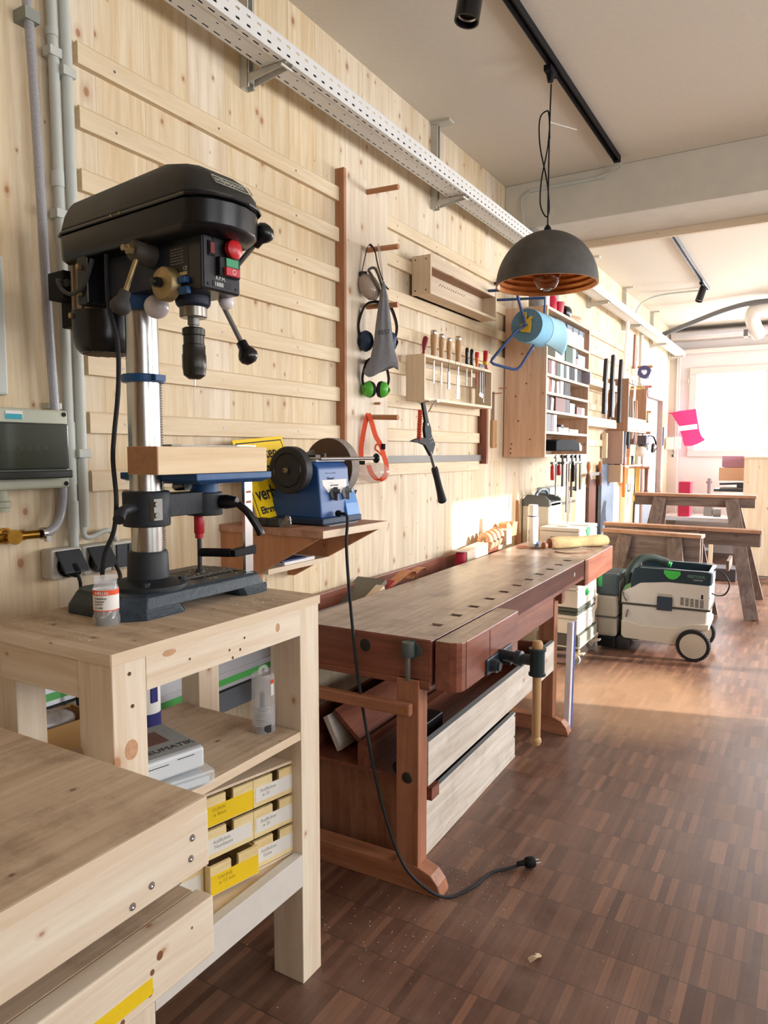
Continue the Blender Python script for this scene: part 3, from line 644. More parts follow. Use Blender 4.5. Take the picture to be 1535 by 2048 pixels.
# ================================================================== peg board and what hangs on it
pb = thing('peg_board', 'tall pine board with round wooden pegs in the middle of the cleat wall', 'peg board', (0, 2.77, 1.28))
B(.0, .045, 2.60, 2.945, 1.28, 2.605).build('board', PINE['z'], pb, bevel=.002)
B(.0, .045, 2.583, 2.60, 1.28, 2.607).build('edge_strip', wood('shaded_side_pine', '#b98562', '#9c6a4a', 'z', knots=.2), pb)  # shaded near side of the board, its shade put into darker pine
PEGZ = [2.555, 2.306, 2.06, 1.82, 1.572]
pegm = wood('peg_beech', '#c9936c', '#a8714d', 'x', knots=0, rough=.5)
for z in PEGZ[:3] + PEGZ[4:]: MB().cyl((.045, 2.765, z + .004), (.205, 2.765, z - .002), .0115, n=18).build('peg', pegm, pb, smooth=True)
MB().cyl((.045, 2.765, PEGZ[3]), (.2, 2.765, PEGZ[3]), .0115, n=18).build('peg', pegm, pb, smooth=True)
MB().cyl((.045, 2.83, 1.64), (.075, 2.83, 1.64), .006, n=12).build('peg', pegm, pb)
PY = 2.765
# the hanging gear is turned half toward the room: local x runs along that turn, z is height
HG = Matrix.Translation((.12, PY, 0)) @ Matrix.Rotation(math.radians(41.3), 4, 'Z')
gg = thing('safety_goggles', 'smoky safety goggles with black strap on the second peg from the top', 'goggles', (.1, PY, 2.12))
MB(HG).ribbon([(-.045, -.004, 2.31), (-.052, -.004, 2.32), (-.064, -.006, 2.305), (-.078, -.008, 2.25), (-.088, -.008, 2.205)], .024, .002, (0, 1, 0)).build('strap', flat('strap_printed', '#34302c', .8, var=.5, scale=120), gg)
MB(HG).ribbon([(-.045, -.004, 2.318), (-.03, -.006, 2.29), (-.022, -.008, 2.25), (-.008, -.01, 2.2), (.012, -.01, 2.15), (.03, -.008, 2.13)], .018, .002, (0, 1, 0)).build('strap', BLACK, gg)
MB(HG).box(-.098, -.066, -.016, .004, 2.183, 2.203).build('buckle', BLACKS, gg, bevel=.002)
def lens_shell(z0, z1, sc, w, tilt, dn):
    rings = []
    for i in range(13):
        t_ = i / 12; z = z0 + (z1 - z0) * t_; ww = w * max(.02, math.sin(PI * min(1, max(0, t_))) ** .45)
        c = sc + tilt * (t_ - .5)
        rings.append([(c + ww * math.cos(a), -.005 - dn * max(.05, math.sin(PI * t_)) ** .6 * abs(math.sin(a)) * (1 if math.sin(a) > 0 else .25) * 1.0, z) for a in [2 * PI * k_ / 28 for k_ in range(28)]])
    return rings
MB(HG).loft([[(-.058 + w_ * math.cos(a) + sh, -.012 - d_ * math.sin(a), z) for a in [2 * PI * k_ / 26 for k_ in range(26)]] for z, w_, d_, sh in ((2.19, .022, .012, -.008), (2.175, .036, .026, -.006), (2.15, .046, .036, 0), (2.12, .047, .038, .006), (2.1, .038, .032, .012), (2.083, .018, .014, .016))]).build('lens', flat('smoky_lens', '#a9988a', .2, alpha=.8, spec=.8), gg, smooth=True)
MB(HG).tube([(-.062, -.03, 2.205), (-.034, -.03, 2.212), (-.01, -.04, 2.15), (.0, -.03, 2.10), (-.018, -.045, 2.118), (-.05, -.05, 2.175)], .006, 8, closed=True).build('frame', flat('goggle_frame', '#57504a', .6), gg, smooth=True)
# grey felt bag
bg = thing('cloth_bag', 'grey felt drawstring bag hanging in front of the ear defenders', 'bag', (.15, 2.78, 1.78))
sec = [(2.150, .004, .006, -.002), (2.13, .009, .010, -.003), (2.09, .018, .016, -.002), (2.04, .025, .018, -.002), (1.97, .034, .02, -.003), (1.90, .042, .022, -.003), (1.84, .054, .024, -.006), (1.80, .072, .024, -.012), (1.782, .076, .022, -.013), (1.768, .077, .013, -.014)]
rings = []
for z, hs, hn, os_ in sec:
    r = []
    for j in range(48):
        a = 2 * PI * j / 48; fold = 1 + (.16 if z > 1.85 else .06) * math.sin(6 * a + 2.0) * min(1, (2.15 - z) * 14)
        s_ = os_ + hs * math.cos(a) * (1 + .03 * math.sin(5 * a)); nn = -.062 - hn * fold * math.sin(a)
        dz = (.02 * (s_ - os_) / .077 if z < 1.85 else 0) - (.012 * math.cos(3 * a) if z < 1.79 else 0)
        r.append((s_, nn, z + dz))
    rings.append(r)
MB(HG).loft(rings).build('bag_body', CLOTH, bg, smooth=True)
MB(HG).tube([(-.002, -.062, 2.15), (-.008, -.035, 2.24), (-.012, -.01, 2.312), (-.016, .0, 2.318), (-.012, -.02, 2.25), (-.002, -.06, 2.16)], .0018, 6).build('drawstring', flat('string_white', '#d8d4cc', .8), bg)
text('printed_word', 'FEST', .026, HG @ frame((-.03, -.094, 1.92), (1, 0, .12), (-.1, 0, 1)), flat('print_black', '#3a3a3e', .9), bg)
def muffs(lab, z_top, zc, s0, s1, cup, M, band_w=.022, cr=.036):
    """ear defenders whose band lies along local x of M, from s0 to s1"""
    t = thing('ear_defenders', lab, 'ear defenders', tuple(M @ Vector(((s0 + s1) / 2, 0, zc))))
    m = (s0 + s1) / 2; w = (s1 - s0) / 2; H = z_top - zc
    pts = [(s0 + .014, 0, zc + .0), (s0 + .002, 0, zc + H * .25), (s0 + .004, 0, zc + H * .5), (m - w * .68, 0, z_top - H * .14), (m - w * .3, 0, z_top - .004), (m + w * .3, 0, z_top - .004), (m + w * .68, 0, z_top - H * .14), (s1 - .004, 0, zc + H * .5), (s1 - .002, 0, zc + H * .25), (s1 - .014, 0, zc)]
    MB(M).ribbon(pts, band_w, .008, (0, 1, 0)).build('headband', BLACK, t, smooth=True)
    for sg_, s in ((-1, s0), (1, s1)):
        c = Vector((s - sg_ * .028, 0, zc)); d = Vector((sg_ * 1.0, -.55, -.1)).normalized()
        MB(M).lathe([(.0, .028), (cr * .45, .027), (cr * .8, .02), (cr, .008), (cr * 1.05, 0)], c, d, 30, close=True).build('ear_cup', cup, t, smooth=True)
        MB(M).lathe([(cr * 1.06, -.001), (cr * 1.1, -.006), (cr, -.018), (cr * .8, -.022), (cr * .5, -.022), (cr * .4, -.006), (0, -.006)], c, d, 30, close=True).build('ear_cushion', RUBBER, t, smooth=True)
        MB(M).tube([c + d * .012 + Vector((0, 0, cr * .6)), c + d * .032, c + d * .014 + Vector((0, 0, -cr * .7))], .004, 8).build('yoke', BLACK if cup is not LIME else flat('lime_dark', '#3f8a2c', .4), t, smooth=True)
    return t
muffs('black ear defenders with dark blue cups behind the grey bag', 2.078, 1.905, -.105, .068, flat('navy_cup', '#1f3350', .5), HG @ Matrix.Translation((0, -.005, 0)), .026, .042)
muffs('lime green ear defenders hanging below the grey bag', 1.835, 1.695, -.088, .032, LIME, HG @ Matrix.Translation((0, -.005, 0)), .022, .034)
# orange strap goggles
og = thing('safety_goggles', 'clear safety goggles with a broad orange strap on the lowest peg', 'goggles', (.1, PY, 1.36))
OS = MB(HG)
OS.ribbon([(-.06, -.008, 1.588), (-.072, -.012, 1.56), (-.085, -.014, 1.50), (-.094, -.014, 1.44), (-.094, -.014, 1.385)], .022, .002, (.96, .28, 0))
OS.ribbon([(-.062, -.008, 1.589), (-.048, -.014, 1.55), (-.03, -.018, 1.49), (-.008, -.02, 1.45), (.004, -.022, 1.41), (.016, -.03, 1.36), (.010, -.045, 1.318), (-.02, -.055, 1.297), (-.05, -.05, 1.318), (-.066, -.04, 1.36)], .024, .002, (.93, .37, 0))
OS.build('strap', ORANGE, og)
MB(HG).tube([(-.01, -.025, 1.445), (-.028, -.03, 1.452), (-.034, -.03, 1.432), (-.02, -.03, 1.42), (-.004, -.026, 1.405)], .0042, 8).build('strap_loop', ORANGE, og, smooth=True)
MB(HG).loft([[(-.037 + w_ * math.cos(a), -.02 - d_ * math.sin(a), z) for a in [2 * PI * k_ / 30 for k_ in range(30)]] for z, w_, d_ in ((1.372, .03, .01), (1.362, .055, .03), (1.34, .07, .042), (1.315, .071, .044), (1.295, .055, .034), (1.28, .02, .01))]).build('lens', flat('clear_lens', '#dcc8bc', .08, alpha=.38, spec=.9), og, smooth=True)
MB(HG).box(-.106, -.078, -.02, .0, 1.362, 1.38).box(-.004, .012, -.03, -.012, 1.43, 1.455).build('buckle', BLACK, og, bevel=.002)

# ================================================================== racks on the cleats
def rack(label, y0, y1, z0, z1, depth, parts='open'):
    t = thing('tool_rack', label, 'tool rack', (0, (y0 + y1) / 2, z0))
    T = .014
    for y in (y0, y1 - T): B(.021, depth, y, y + T, z0, z1).build('side_panel', PLY['z'], t, bevel=.001)
    B(.021, depth, y0 + T, y1 - T, z0, z0 + T).build('bottom_board', PLY['y'], t)
    return t, T
ru, T = rack('upper empty wooden wall rack with slot marks and a brown board for inner shade', 3.225, 4.09, 2.2, 2.39, .125)
B(.021, .035, 3.24, 4.076, 2.2, 2.39).build('back_board', PLY['y'], ru)
B(.107, .121, 3.24, 4.076, 2.335, 2.39).build('front_board', PLY['y'], ru)
B(.036, .107, 3.24, 4.076, 2.335, 2.35).build('shade_board', wood('rack_shade_brown', '#a87f62', '#8a6248', 'y', knots=.2), ru)  # brown board added for the dark band of shade inside the rack
sl = MB()
for i in range(12): sl.prism([(3.5 + i * .028, 2.30), (3.52 + i * .028, 2.312), (3.524 + i * .028, 2.31), (3.504 + i * .028, 2.298)], .0352, .0356, 'x')
sl.build('slot_marks', flat('slot_dark', '#5b4030', .9), ru)
for y in (3.25, 3.21): pass
MB().cyl((.04, 3.2245, 2.22), (.04, 3.2252, 2.22), .004).cyl((.1, 3.2245, 2.22), (.1, 3.2252, 2.22), .004).cyl((.04, 3.2245, 2.37), (.04, 3.2252, 2.37), .004).cyl((.1, 3.2245, 2.37), (.1, 3.2252, 2.37), .004).build('screw_heads', STEELK, ru)
rl, T = rack('lower wooden wall rack holding chisels and screwdrivers', 3.165, 4.035, 1.675, 1.9, .125)
B(.021, .125, 3.179, 4.021, 1.886, 1.9).build('top_board', PLY['y'], rl)
B(.0, .021, 3.12, 3.19, 1.86, 1.895).build('cleat_hook', PLY['y'], rl)
sl = MB()
for y in (3.44, 3.52, 3.585, 3.76, 3.79, 3.82, 3.85, 3.88, 3.91): sl.box(.12, .1256, y, y + .003, 1.886, 1.9005)
sl.build('slots', flat('slot_dark', '#5b4030', .9), rl)
# tools standing in the lower rack
TX = .095
def tool(name, label, y, prof, hm, blade, bm_, ferr=None, lean=0.0, zt=1.9, group=None, extra=None):
    t = thing(name, label, name.replace('_', ' ').split()[-1], (TX, y, zt), group=group)
    d = Vector((0, lean, 1)).normalized()
    MB().lathe(prof, (TX, y, zt), d, 20, close=False).build('handle', hm, t, smooth=True)
    m = MB()
    if blade[0] == 'rod': m.cyl((TX, y, zt), (TX, y, zt - blade[1]), blade[2], n=10)
    else:
        L, w = blade[1], blade[2]
        m.cyl((TX, y, zt), (TX, y, zt - L * .35), .004, n=10).prism([(y - w * .3, zt - L * .33), (y - w * .5, zt - L * .45), (y - w * .5, zt - L), (y + w * .5, zt - L), (y + w * .5, zt - L * .45), (y + w * .3, zt - L * .33)], TX - .002, TX + .002, 'x')
    m.build('blade', bm_, t, smooth=False)
    if ferr: MB().lathe([(ferr[1], ferr[0]), (ferr[1] * 1.04, ferr[0] + .002), (ferr[1] * 1.04, ferr[0] + .014), (ferr[1], ferr[0] + .016)], (TX, y, zt), d, 20).build('striking_ring', STEEL, t, smooth=True)
    return t
awl = [(.006, 0), (.008, .01), (.007, .02), (.013, .045), (.0155, .065), (.013, .09), (.006, .098)]
tool('awl', 'short dark red handled awl leaning at the left end of the lower rack', 3.21, awl, REDD, ('rod', .02, .002), STEELD, lean=.28)
ch = [(.011, 0), (.0135, .01), (.0125, .03), (.014, .05), (.0155, .075), (.0145, .1), (.0145, .118), (.012, .122)]
for y, k, w, lab in ((3.325, 1.12, .011, 'tall wooden handled chisel next to the red awl'), (3.415, 1.07, .012, 'wooden handled narrow chisel, second of four'), (3.505, 1.0, .028, 'wooden handled chisel with dull wide blade, third of four'), (3.62, 1.2, .036, 'thickest wooden handled chisel with the widest shiny blade')):
    tool('chisel', lab, y, [(r * (1.15 if k > 1.1 else 1), h_ * k) for r, h_ in ch], HANDLE, ('flat', .13 if w < .02 else (.15 if w < .03 else .19), w), STEELD if w < .03 and w > .012 else STEEL, (.104 * k, .0145 * (1.15 if k > 1.1 else 1)), group='wood chisels in the lower rack')
sd = [(.006, 0), (.010, .006), (.0105, .03), (.009, .05), (.0105, .07), (.0105, .092), (.006, .1)]
for y, lab in ((3.735, 'black handled screwdriver right of the widest chisel'), (3.80, 'black handled screwdriver left of the orange one')):
    tool('screwdriver', lab, y, sd, BLACKS, ('rod', .11, .0022), STEEL, group='screwdrivers in the lower rack')
o_ = tool('screwdriver', 'red and orange handled screwdriver in the middle of the lower rack', 3.875, [(.011, 0), (.012, .004), (.007, .02), (.011, .035), (.0115, .085), (.01, .09)], flat('orange_plastic', '#d8661f', .4), ('rod', .105, .003), RED)
MB().lathe([(.0122, .06), (.0125, .085), (.0115, .0905)], (TX, 3.875, 1.9)).build('handle_end', RED, o_, smooth=True)
for i, (y, L, lab) in enumerate(((3.83 + .09, .14, 'open ended spanner hanging leftmost in the lower rack'), (3.95, .145, 'spanner hanging in the middle of three'), (3.975, .17, 'longest spanner with a bright ring end'))):
    t = thing('spanner', lab, 'spanner', (TX, y, 1.9), group='spanners in the lower rack')
    MB().box(TX - .003, TX + .003, y - .006, y + .006, 1.9 - L, 1.9).prism([(y - .014, 1.93), (y - .012, 1.905), (y, 1.895), (y + .012, 1.905), (y + .014, 1.93), (y + .006, 1.93), (y + .005, 1.915), (y - .005, 1.915), (y - .006, 1.93)], TX - .004, TX + .004, 'x').build('shaft', STEELD, t)
    MB().lathe([(.007, 0), (.013, .0), (.013, .008), (.007, .008), (.007, 0)], (TX - .004, y, 1.9 - L - .008), (1, 0, 0), 20, close=True).build('ring_end', STEEL, t)
rs = tool('screwdriver', 'large red handled screwdriver near the right end of the lower rack', 4.0, [(.012, 0), (.018, .004), (.010, .02), (.0135, .04), (.014, .06), (.014, .11), (.012, .114)], RED, ('rod', .1, .003), REDD)
MB().lathe([(.0138, .03), (.0142, .05)], (TX, 4.0, 1.9)).build('grip_band', YELLOW, rs, smooth=True)

# hanging hatchet on its hook
hk = thing('wire_hook', 'shiny bent wire hook clipped on the lower rack bottom', 'hook', (.125, 3.1, 1.66))
MB().tube([(.10, 3.22, 1.665), (.16, 3.2, 1.668), (.2, 3.17, 1.668)], .007, 10, smooth=False).tube([(.17, 3.19, 1.665), (.2, 3.1, 1.64), (.24, 2.98, 1.60), (.245, 2.92, 1.63), (.16, 3.03, 1.655), (.13, 3.1, 1.66)], .0045, 10).build('hook_wire', STEEL, hk, smooth=True)
ht = thing('hatchet', 'black hooked hatchet with rubber grip hanging from the wire hook', 'hatchet', (.25, 2.95, 1.25))
HX = .25
def HP(px): return px
MB().prism([(2.90, 1.64), (2.925, 1.645), (2.965, 1.555), (2.935, 1.54)], HX - .006, HX + .006, 'x').prism([(2.925, 1.555), (2.96, 1.56), (2.985, 1.53), (2.99, 1.50), (3.03, 1.455), (3.0, 1.405), (2.985, 1.40), (2.925, 1.45), (2.87, 1.46), (2.79, 1.465), (2.83, 1.475), (2.88, 1.483), (2.93, 1.483), (2.92, 1.52)], HX - .007, HX + .007, 'x').build('sheath', BLACK, ht, bevel=.002)
MB().tube([(HX, 2.985, 1.42), (HX, 3.04, 1.33)], .008, 10, smooth=False).build('shaft', STEELD, ht, smooth=True)
MB().lathe([(.014, 0), (.017, .01), (.0155, .06), (.017, .12), (.02, .165), (.0215, .185), (.018, .19)], (HX, 3.032, 1.345), (0, .46, -.85), 20).build('grip', RUBBER, ht, smooth=True)
r_ = MB()
for i, (y, z) in enumerate(((2.966, 1.478), (2.985, 1.484), (2.975, 1.462), (2.992, 1.466))): r_.cyl((HX + .007, y, z), (HX + .009, y, z), .003, n=10)
r_.build('rivets', STEELD, ht)
MB().lathe([(.002, 0), (.006, 0), (.006, .002), (.002, .002)], (HX + .007, 2.948, 1.545), (1, 0, 0)).build('eyelet', WHITE, ht)
co = MB()
for i in range(12):
    z = 1.605 - i * .0115; co.tube([(HX - .006, 2.878 - i * .001, z), (HX + .008, 2.885 - i * .001, z - .004), (HX - .006, 2.896 - i * .001, z)], .0055, 8)
co.build('cord_wrap', flat('orange_cord', '#c8472c', .8, var=.3, scale=200), ht, smooth=True)
# Japanese saw, small pegs, block
js = thing('pull_saw', 'pull saw with pale wooden handle hanging on the plywood panel', 'saw', (.02, 4.31, 1.45))
B(.016, .018, 4.29, 4.34, 1.60, 1.80).build('saw_blade', STEEL, js)
B(.016, .036, 4.285, 4.345, 1.445, 1.62).build('saw_handle', HANDLE, js, bevel=.004)
MB().cyl((.036, 4.335, 1.46), (.0365, 4.335, 1.46), .005).build('saw_eyelet', STEELK, js)
for z, y, lab in ((1.79, 4.33, 'dark round peg above the pull saw'), (1.83, 4.42, 'thin wooden peg high on the plywood panel')):
    solo('wall_peg', MB().cyl((.014, y, z), (.07, y, z), .004, n=12), pegm, lab, 'peg', (.014, y, z), group='small pegs on the plywood panel')
solo('shelf_lip', B(.014, .13, 4.56, 4.60, 1.60, 1.622), PLY['x'], 'short wooden ledge sticking out left of the shelf cabinet', 'ledge', (.014, 4.58, 1.61), bevel=.001)
solo('dark_hook', MB().tube([(.02, 4.3, 2.47), (.07, 4.32, 2.47), (.09, 4.35, 2.49), (.1, 4.4, 2.48)], .01), STEELK, 'dark tool tip on the top cleat just left of the dome lamp', 'hook', (.02, 4.3, 2.47), smooth=True)

# ================================================================== drill press table
TZ = 1.043
tt = thing('work_table', 'light pine table with shelves carrying the drill press', 'table', (.45, 1.19, 0))
B(.232, .675, .862, 1.521, 1.02, TZ).build('tabletop', TOPW['x'], tt)
B(.6752, .6765, .862, 1.521, 1.02, TZ).build('front_edging', PLY['y'], tt)
B(.232, .675, .8605, .862, 1.02, TZ).build('side_edging', PINE['x'], tt)
LX = [(.555, .672), (.24, .31)]
for (x0, x1), (y0, y1) in (((.572, .672), (.865, .945)), ((.572, .672), (1.44, 1.52)), ((.24, .31), (.9, .97)), ((.24, .31), (1.44, 1.52))):
    B(x0, x1, y0, y1, 0, 1.02).build('leg', PINE['z'], tt, bevel=.002)
B(.645, .6725, .945, 1.44, .95, 1.02).build('front_rail', PINE['y'], tt, bevel=.001)
B(.31, .572, .868, .895, .94, 1.02).build('side_rail', PINE['x'], tt, bevel=.001)
B(.31, .572, 1.49, 1.515, .95, 1.02).build('side_rail', PINE['x'], tt)
B(.245, .672, .95, 1.435, .676, .698).build('middle_shelf', TOPW['y'], tt)
B(.6722, .6735, .95, 1.435, .676, .698).build('shelf_edging', PLY['y'], tt)
B(.06, .245, .87, 1.3, .66, .68).build('rear_ledge', PINE['y'], tt)
B(.645, .6725, .945, 1.44, .275, .362).build('lower_rail', flat('grey_primed_wood', '#cfc9c0', .6, var=.05), tt, bevel=.001)
B(.245, .645, .90, 1.50, .335, .355).build('lower_shelf', PLY['y'], tt)
k = MB()
for (y, z, r) in ((.905, .995, .004), (.91, .93, .004), (1.06, .985, .003), (1.18, .975, .003), (1.23, .992, .003), (1.215, .968, .0035), (1.19, .955, .0035)): k.cyl((.6725, y, z), (.673, y, z), r, n=10)
k.build('nail_holes', flat('nail_dark', '#5b4030', .9), tt)
for (y, z, a, b) in ((.905, .845, .015, .02), (1.35, .99, .008, .011), (1.005, 1.012, .018, .007)):
    MB().prism([(y + a * math.cos(t_ * PI / 8), z + b * math.sin(t_ * PI / 8)) for t_ in range(16)], .6725, .6728, 'x').build('knot', flat('knot', '#c09470', .7, var=.2, scale=90), tt)

# ------------------------------------------------------------------ drill press
dp = thing('drill_press', 'black and blue bench drill press with steel column on the pine table', 'drill press', (.415, 1.18, TZ))
bs = MB()
def basering(ins, z, x0=.262, x1=.522, y0=1.04, y1=1.495, c=.04):
    x0 += ins; x1 -= ins; y0 += ins; y1 -= ins
    return [(x0 + c, y0, z), (x1 - c, y0, z), (x1, y0 + c, z), (x1, y1 - c * .4, z), (x1 - c * .4, y1, z), (x0 + c * .4, y1, z), (x0, y1 - c * .4, z), (x0, y0 + c, z)]
bs.loft([basering(0, TZ + .022), basering(.012, TZ + .05), basering(.02, TZ + .054)])
base = bs.build('base_plate', IRONB, dp, bevel=.003)
MB().loft([basering(0, TZ, y1=1.21), basering(0, TZ + .023, y1=1.19)]).build('base_foot', IRONB, dp, bevel=.002)
MB().loft([basering(0, TZ, y0=1.40, c=.012), basering(0, TZ + .023, y0=1.385, c=.012)]).build('base_foot', IRONB, dp, bevel=.002)
MB().box(.33, .345, 1.29, 1.46, TZ + .054, TZ + .0548).box(.44, .455, 1.29, 1.46, TZ + .054, TZ + .0548).build('base_slot', BLACK, dp)
B(.352, .432, 1.285, 1.465, TZ + .054, TZ + .058).build('machined_pad', flat('dusty_iron', '#4f4a44', .7, var=.2, scale=60), dp, bevel=.001)
MB().lathe([(.092, 0), (.092, .012), (.07, .02), (.052, .024), (.049, .026), (.047, .085), (.044, .09)], (.415, 1.18, TZ + .05), n=40).build('column_flange', IRON, dp, smooth=True)
for a in (45, 135, 225, 315):
    a = math.radians(a); MB().cyl((.415 + .078 * math.cos(a), 1.18 + .078 * math.sin(a), TZ + .06), (.415 + .078 * math.cos(a), 1.18 + .078 * math.sin(a), TZ + .074), .009, n=6).build('flange_bolt', IRON, dp)
colm = MB().cyl((.415, 1.18, TZ + .1), (.415, 1.18, 1.78), .0375, n=48).build('column', flat('column_steel', '#b9b7b2', .27, 1.0, var=.18, scale=9), dp, smooth=True)
m = MB()
z = 1.13
while z < 1.60: m.box(-.004, .004, .035, .042, z, z + .003, Matrix.Translation((.415, 1.18, 0)) @ Matrix.Rotation(math.radians(-35), 4, 'Z')); z += .0062
m.box(-.005, .005, .035, .039, 1.13, 1.6, Matrix.Translation((.415, 1.18, 0)) @ Matrix.Rotation(math.radians(-35), 4, 'Z'))
m.build('rack', STEELD, dp)
MB().lathe([(.0376, 0), (.048, 0), (.049, .003), (.049, .016), (.047, .018), (.0376, .018)], (.415, 1.18, 1.582), n=40, close=True).box(.44, .475, 1.165, 1.195, 1.584, 1.598).build('rack_ring', BLUE, dp, smooth=True)
# table arm over the base (towards +y)
MB().lathe([(.038, 0), (.054, 0), (.055, .004), (.055, .08), (.052, .084), (.038, .084)], (.415, 1.18, 1.243), n=40, close=True).box(.385, .445, 1.22, 1.34, 1.262, 1.318).lathe([(.0, 0), (.046, 0), (.047, .003), (.047, .06), (.0, .06)], (.415, 1.37, 1.255), n=36, close=True).build('table_arm', IRON, dp, smooth=True, bevel=.002)
MB().box(.46, .475, 1.15, 1.175, 1.26, 1.31).cyl((.46, 1.16, 1.298), (.482, 1.155, 1.298), .007, n=6).cyl((.46, 1.16, 1.272), (.482, 1.155, 1.272), .007, n=6).build('split_clamp', STEELD, dp)
MB().tube([(.44, 1.12, 1.29), (.455, 1.09, 1.29), (.46, 1.07, 1.285)], .012, 12).tube([(.46, 1.07, 1.285), (.475, 1.05, 1.27)], .013, 12, smooth=False).build('height_crank', IRON, dp, smooth=True)
MB().lathe([(.017, 0), (.019, .02), (.015, .045), (.012, .05)], (.455, 1.385, 1.29), (.9, .25, 0)).tube([(.505, 1.4, 1.285), (.53, 1.41, 1.262), (.55, 1.425, 1.222), (.555, 1.43, 1.205)], .0095, 12, r1=.011).build('lock_lever', BLACKS, dp, smooth=True)
MB().lathe([(.036, 0), (.036, .04), (.06, .048)], (.415, 1.37, 1.31)).build('table_boss', BLUE, dp, smooth=True)
MB().loft([[(.33, 1.225, 1.343), (.55, 1.225, 1.343), (.55, 1.44, 1.343), (.33, 1.44, 1.343)], [(.305, 1.195, 1.353), (.568, 1.195, 1.353), (.568, 1.46, 1.353), (.305, 1.46, 1.353)], [(.305, 1.195, 1.369), (.568, 1.195, 1.369), (.568, 1.46, 1.369), (.305, 1.46, 1.369)]]).build('table_plate', BLUE, dp, bevel=.002)
MB().tube([(.40, 1.29, 1.333), (.47, 1.26, 1.338)], .012, 12, smooth=False).cyl((.47, 1.255, 1.337), (.476, 1.25, 1.337), .006).build('tilt_bolt', BLACKS, dp, smooth=True)
# head, turned toward the room: local x points along the head
HM = Matrix.Translation((.415, 1.18, 0)) @ Matrix.Rotation(math.radians(-5), 4, 'Z')
MB(HM).lathe([(.052, 0), (.055, .006), (.055, .03), (.048, .034)], (0, 0, 1.745), n=40).build('head_collar', BLUE, dp, smooth=True)
hd = MB(HM).box(-.055, .2, -.05, .05, 1.775, 1.868).lathe([(.032, 0), (.038, .004), (.038, .06)], (.185, 0, 1.735), n=32)
hd.build('head_casting', NAVY, dp, bevel=.006)
MB(HM).box(.165, .275, -.05, .055, 1.757, 1.872).build('control_box', BLACKS, dp, bevel=.004)
face = MB(HM).box(.275, .278, -.046, .051, 1.760, 1.868).build('control_panel', flat('panel_black', '#202124', .35), dp, bevel=.0008)
sc_ = MB(HM)
for (v, z) in ((-.036, 1.768), (.041, 1.768), (-.02, 1.862), (.01, 1.862)): sc_.cyl((.278, v, z), (.2795, v, z), .0035, n=10)
sc_.build('screw', BLACKS, face)
MB(HM).lathe([(.012, 0), (.012, .008), (.019, .009), (.0205, .014), (.0195, .021), (.012, .026), (0, .027)], (.277, .022, 1.846), (1, 0, 0), 32, close=True).build('emergency_stop', RED, dp, smooth=True)
MB(HM).box(.277, .281, -.036, -.019, 1.826, 1.856).build('rocker_frame', BLACK, dp)
MB(HM).box(.281, .284, -.033, -.022, 1.83, 1.852).build('light_switch', flat('dark_red_switch', '#6d1b20', .35), dp)
MB(HM).box(.277, .290, -.014, .043, 1.788, 1.827).build('switch_frame', BLACKS, dp, bevel=.002)
MB(HM).box(.29, .2935, .001, .035, 1.808, 1.8255).build('green_button', flat('green_key', '#3a9468', .4), dp, bevel=.001)
rb = MB(HM).box(.29, .298, -.003, .035, 1.789, 1.806).build('red_button', flat('red_key', '#c2323c', .4), dp, bevel=.001)
MB(HM).lathe([(.004, 0), (.0055, 0), (.0055, .0006), (.004, .0006)], (.298, .018, 1.7975), (1, 0, 0), 20, close=True).build('circle_mark', flat('pale_print', '#e8c9c9', .5), rb)
def HF(u, v, z, xd, yd):
    R3 = HM.to_3x3(); return frame(HM @ Vector((u, v, z)), R3 @ Vector(xd), R3 @ Vector(yd))
PRN = flat('print_white', '#d6d6d2', .5)
text('lettering', 'R.P.M.', .0105, HF(.2785, -.016, 1.7795, (0, 1, 0), (0, 0, 1)), PRN, dp)
MB(HM).box(.278, .2792, -.024, .026, 1.7645, 1.7775).build('display_window', flat('lcd', '#3b3d3e', .2), dp)
text('digits', '1888', .0125, HF(.2794, -.021, 1.766, (0, 1, 0), (0, 0, 1)), PRN, dp)
# rating plate on the near side of the box
npn = MB(HM).box(.172, .235, -.0508, -.05, 1.795, 1.853).build('rating_plate', flat('plate_black', '#26251f', .5), dp)
for i in range(6): text('plate_lettering', 'Tischbohrmaschine 230V' if i % 2 else '50Hz 550W n1/min 600', .0042, HF(.176, -.0511, 1.845 - i * .006, (1, 0, 0), (0, 0, 1)), flat('plate_print', '#8b867a', .6), npn)
text('plate_lettering', 'CE', .011, HF(.218, -.0511, 1.80, (1, 0, 0), (0, 0, 1)), flat('plate_print2', '#b8b4a8', .6), npn)
MB(HM).box(.205, .23, -.0513, -.0508, 1.79, 1.797).build('yellow_sticker', flat('sticker_cream', '#c9b98c', .6), npn)
# quill, chuck, drill bit
MB(HM).lathe([(.027, .024), (.0295, .022), (.0295, .002), (.027, 0)], (.185, 0, 1.712), n=36).build('quill', flat('quill_steel', '#8f8a80', .3, .9, var=.1), dp, smooth=True)
MB(HM).lathe([(.010, 0), (.010, .01), (.0125, .011), (.0125, .026)], (.185, 0, 1.686), n=28).build('spindle', STEELD, dp, smooth=True)
MB(HM).lathe([(.013, 0), (.0235, .008), (.0255, .022), (.0262, .024), (.0262, .052), (.0247, .054), (.0247, .073), (.0225, .075), (.0225, .093), (.0247, .095), (.0247, .108), (.021, .111)], (.185, 0, 1.58), n=36).build('chuck', flat('chuck_black', '#35332f', .35, .6, var=.1), dp, smooth=True)
MB(HM).cyl((.185, 0, 1.565), (.185, 0, 1.582), .0014, n=8).build('drill_bit', STEEL, dp)
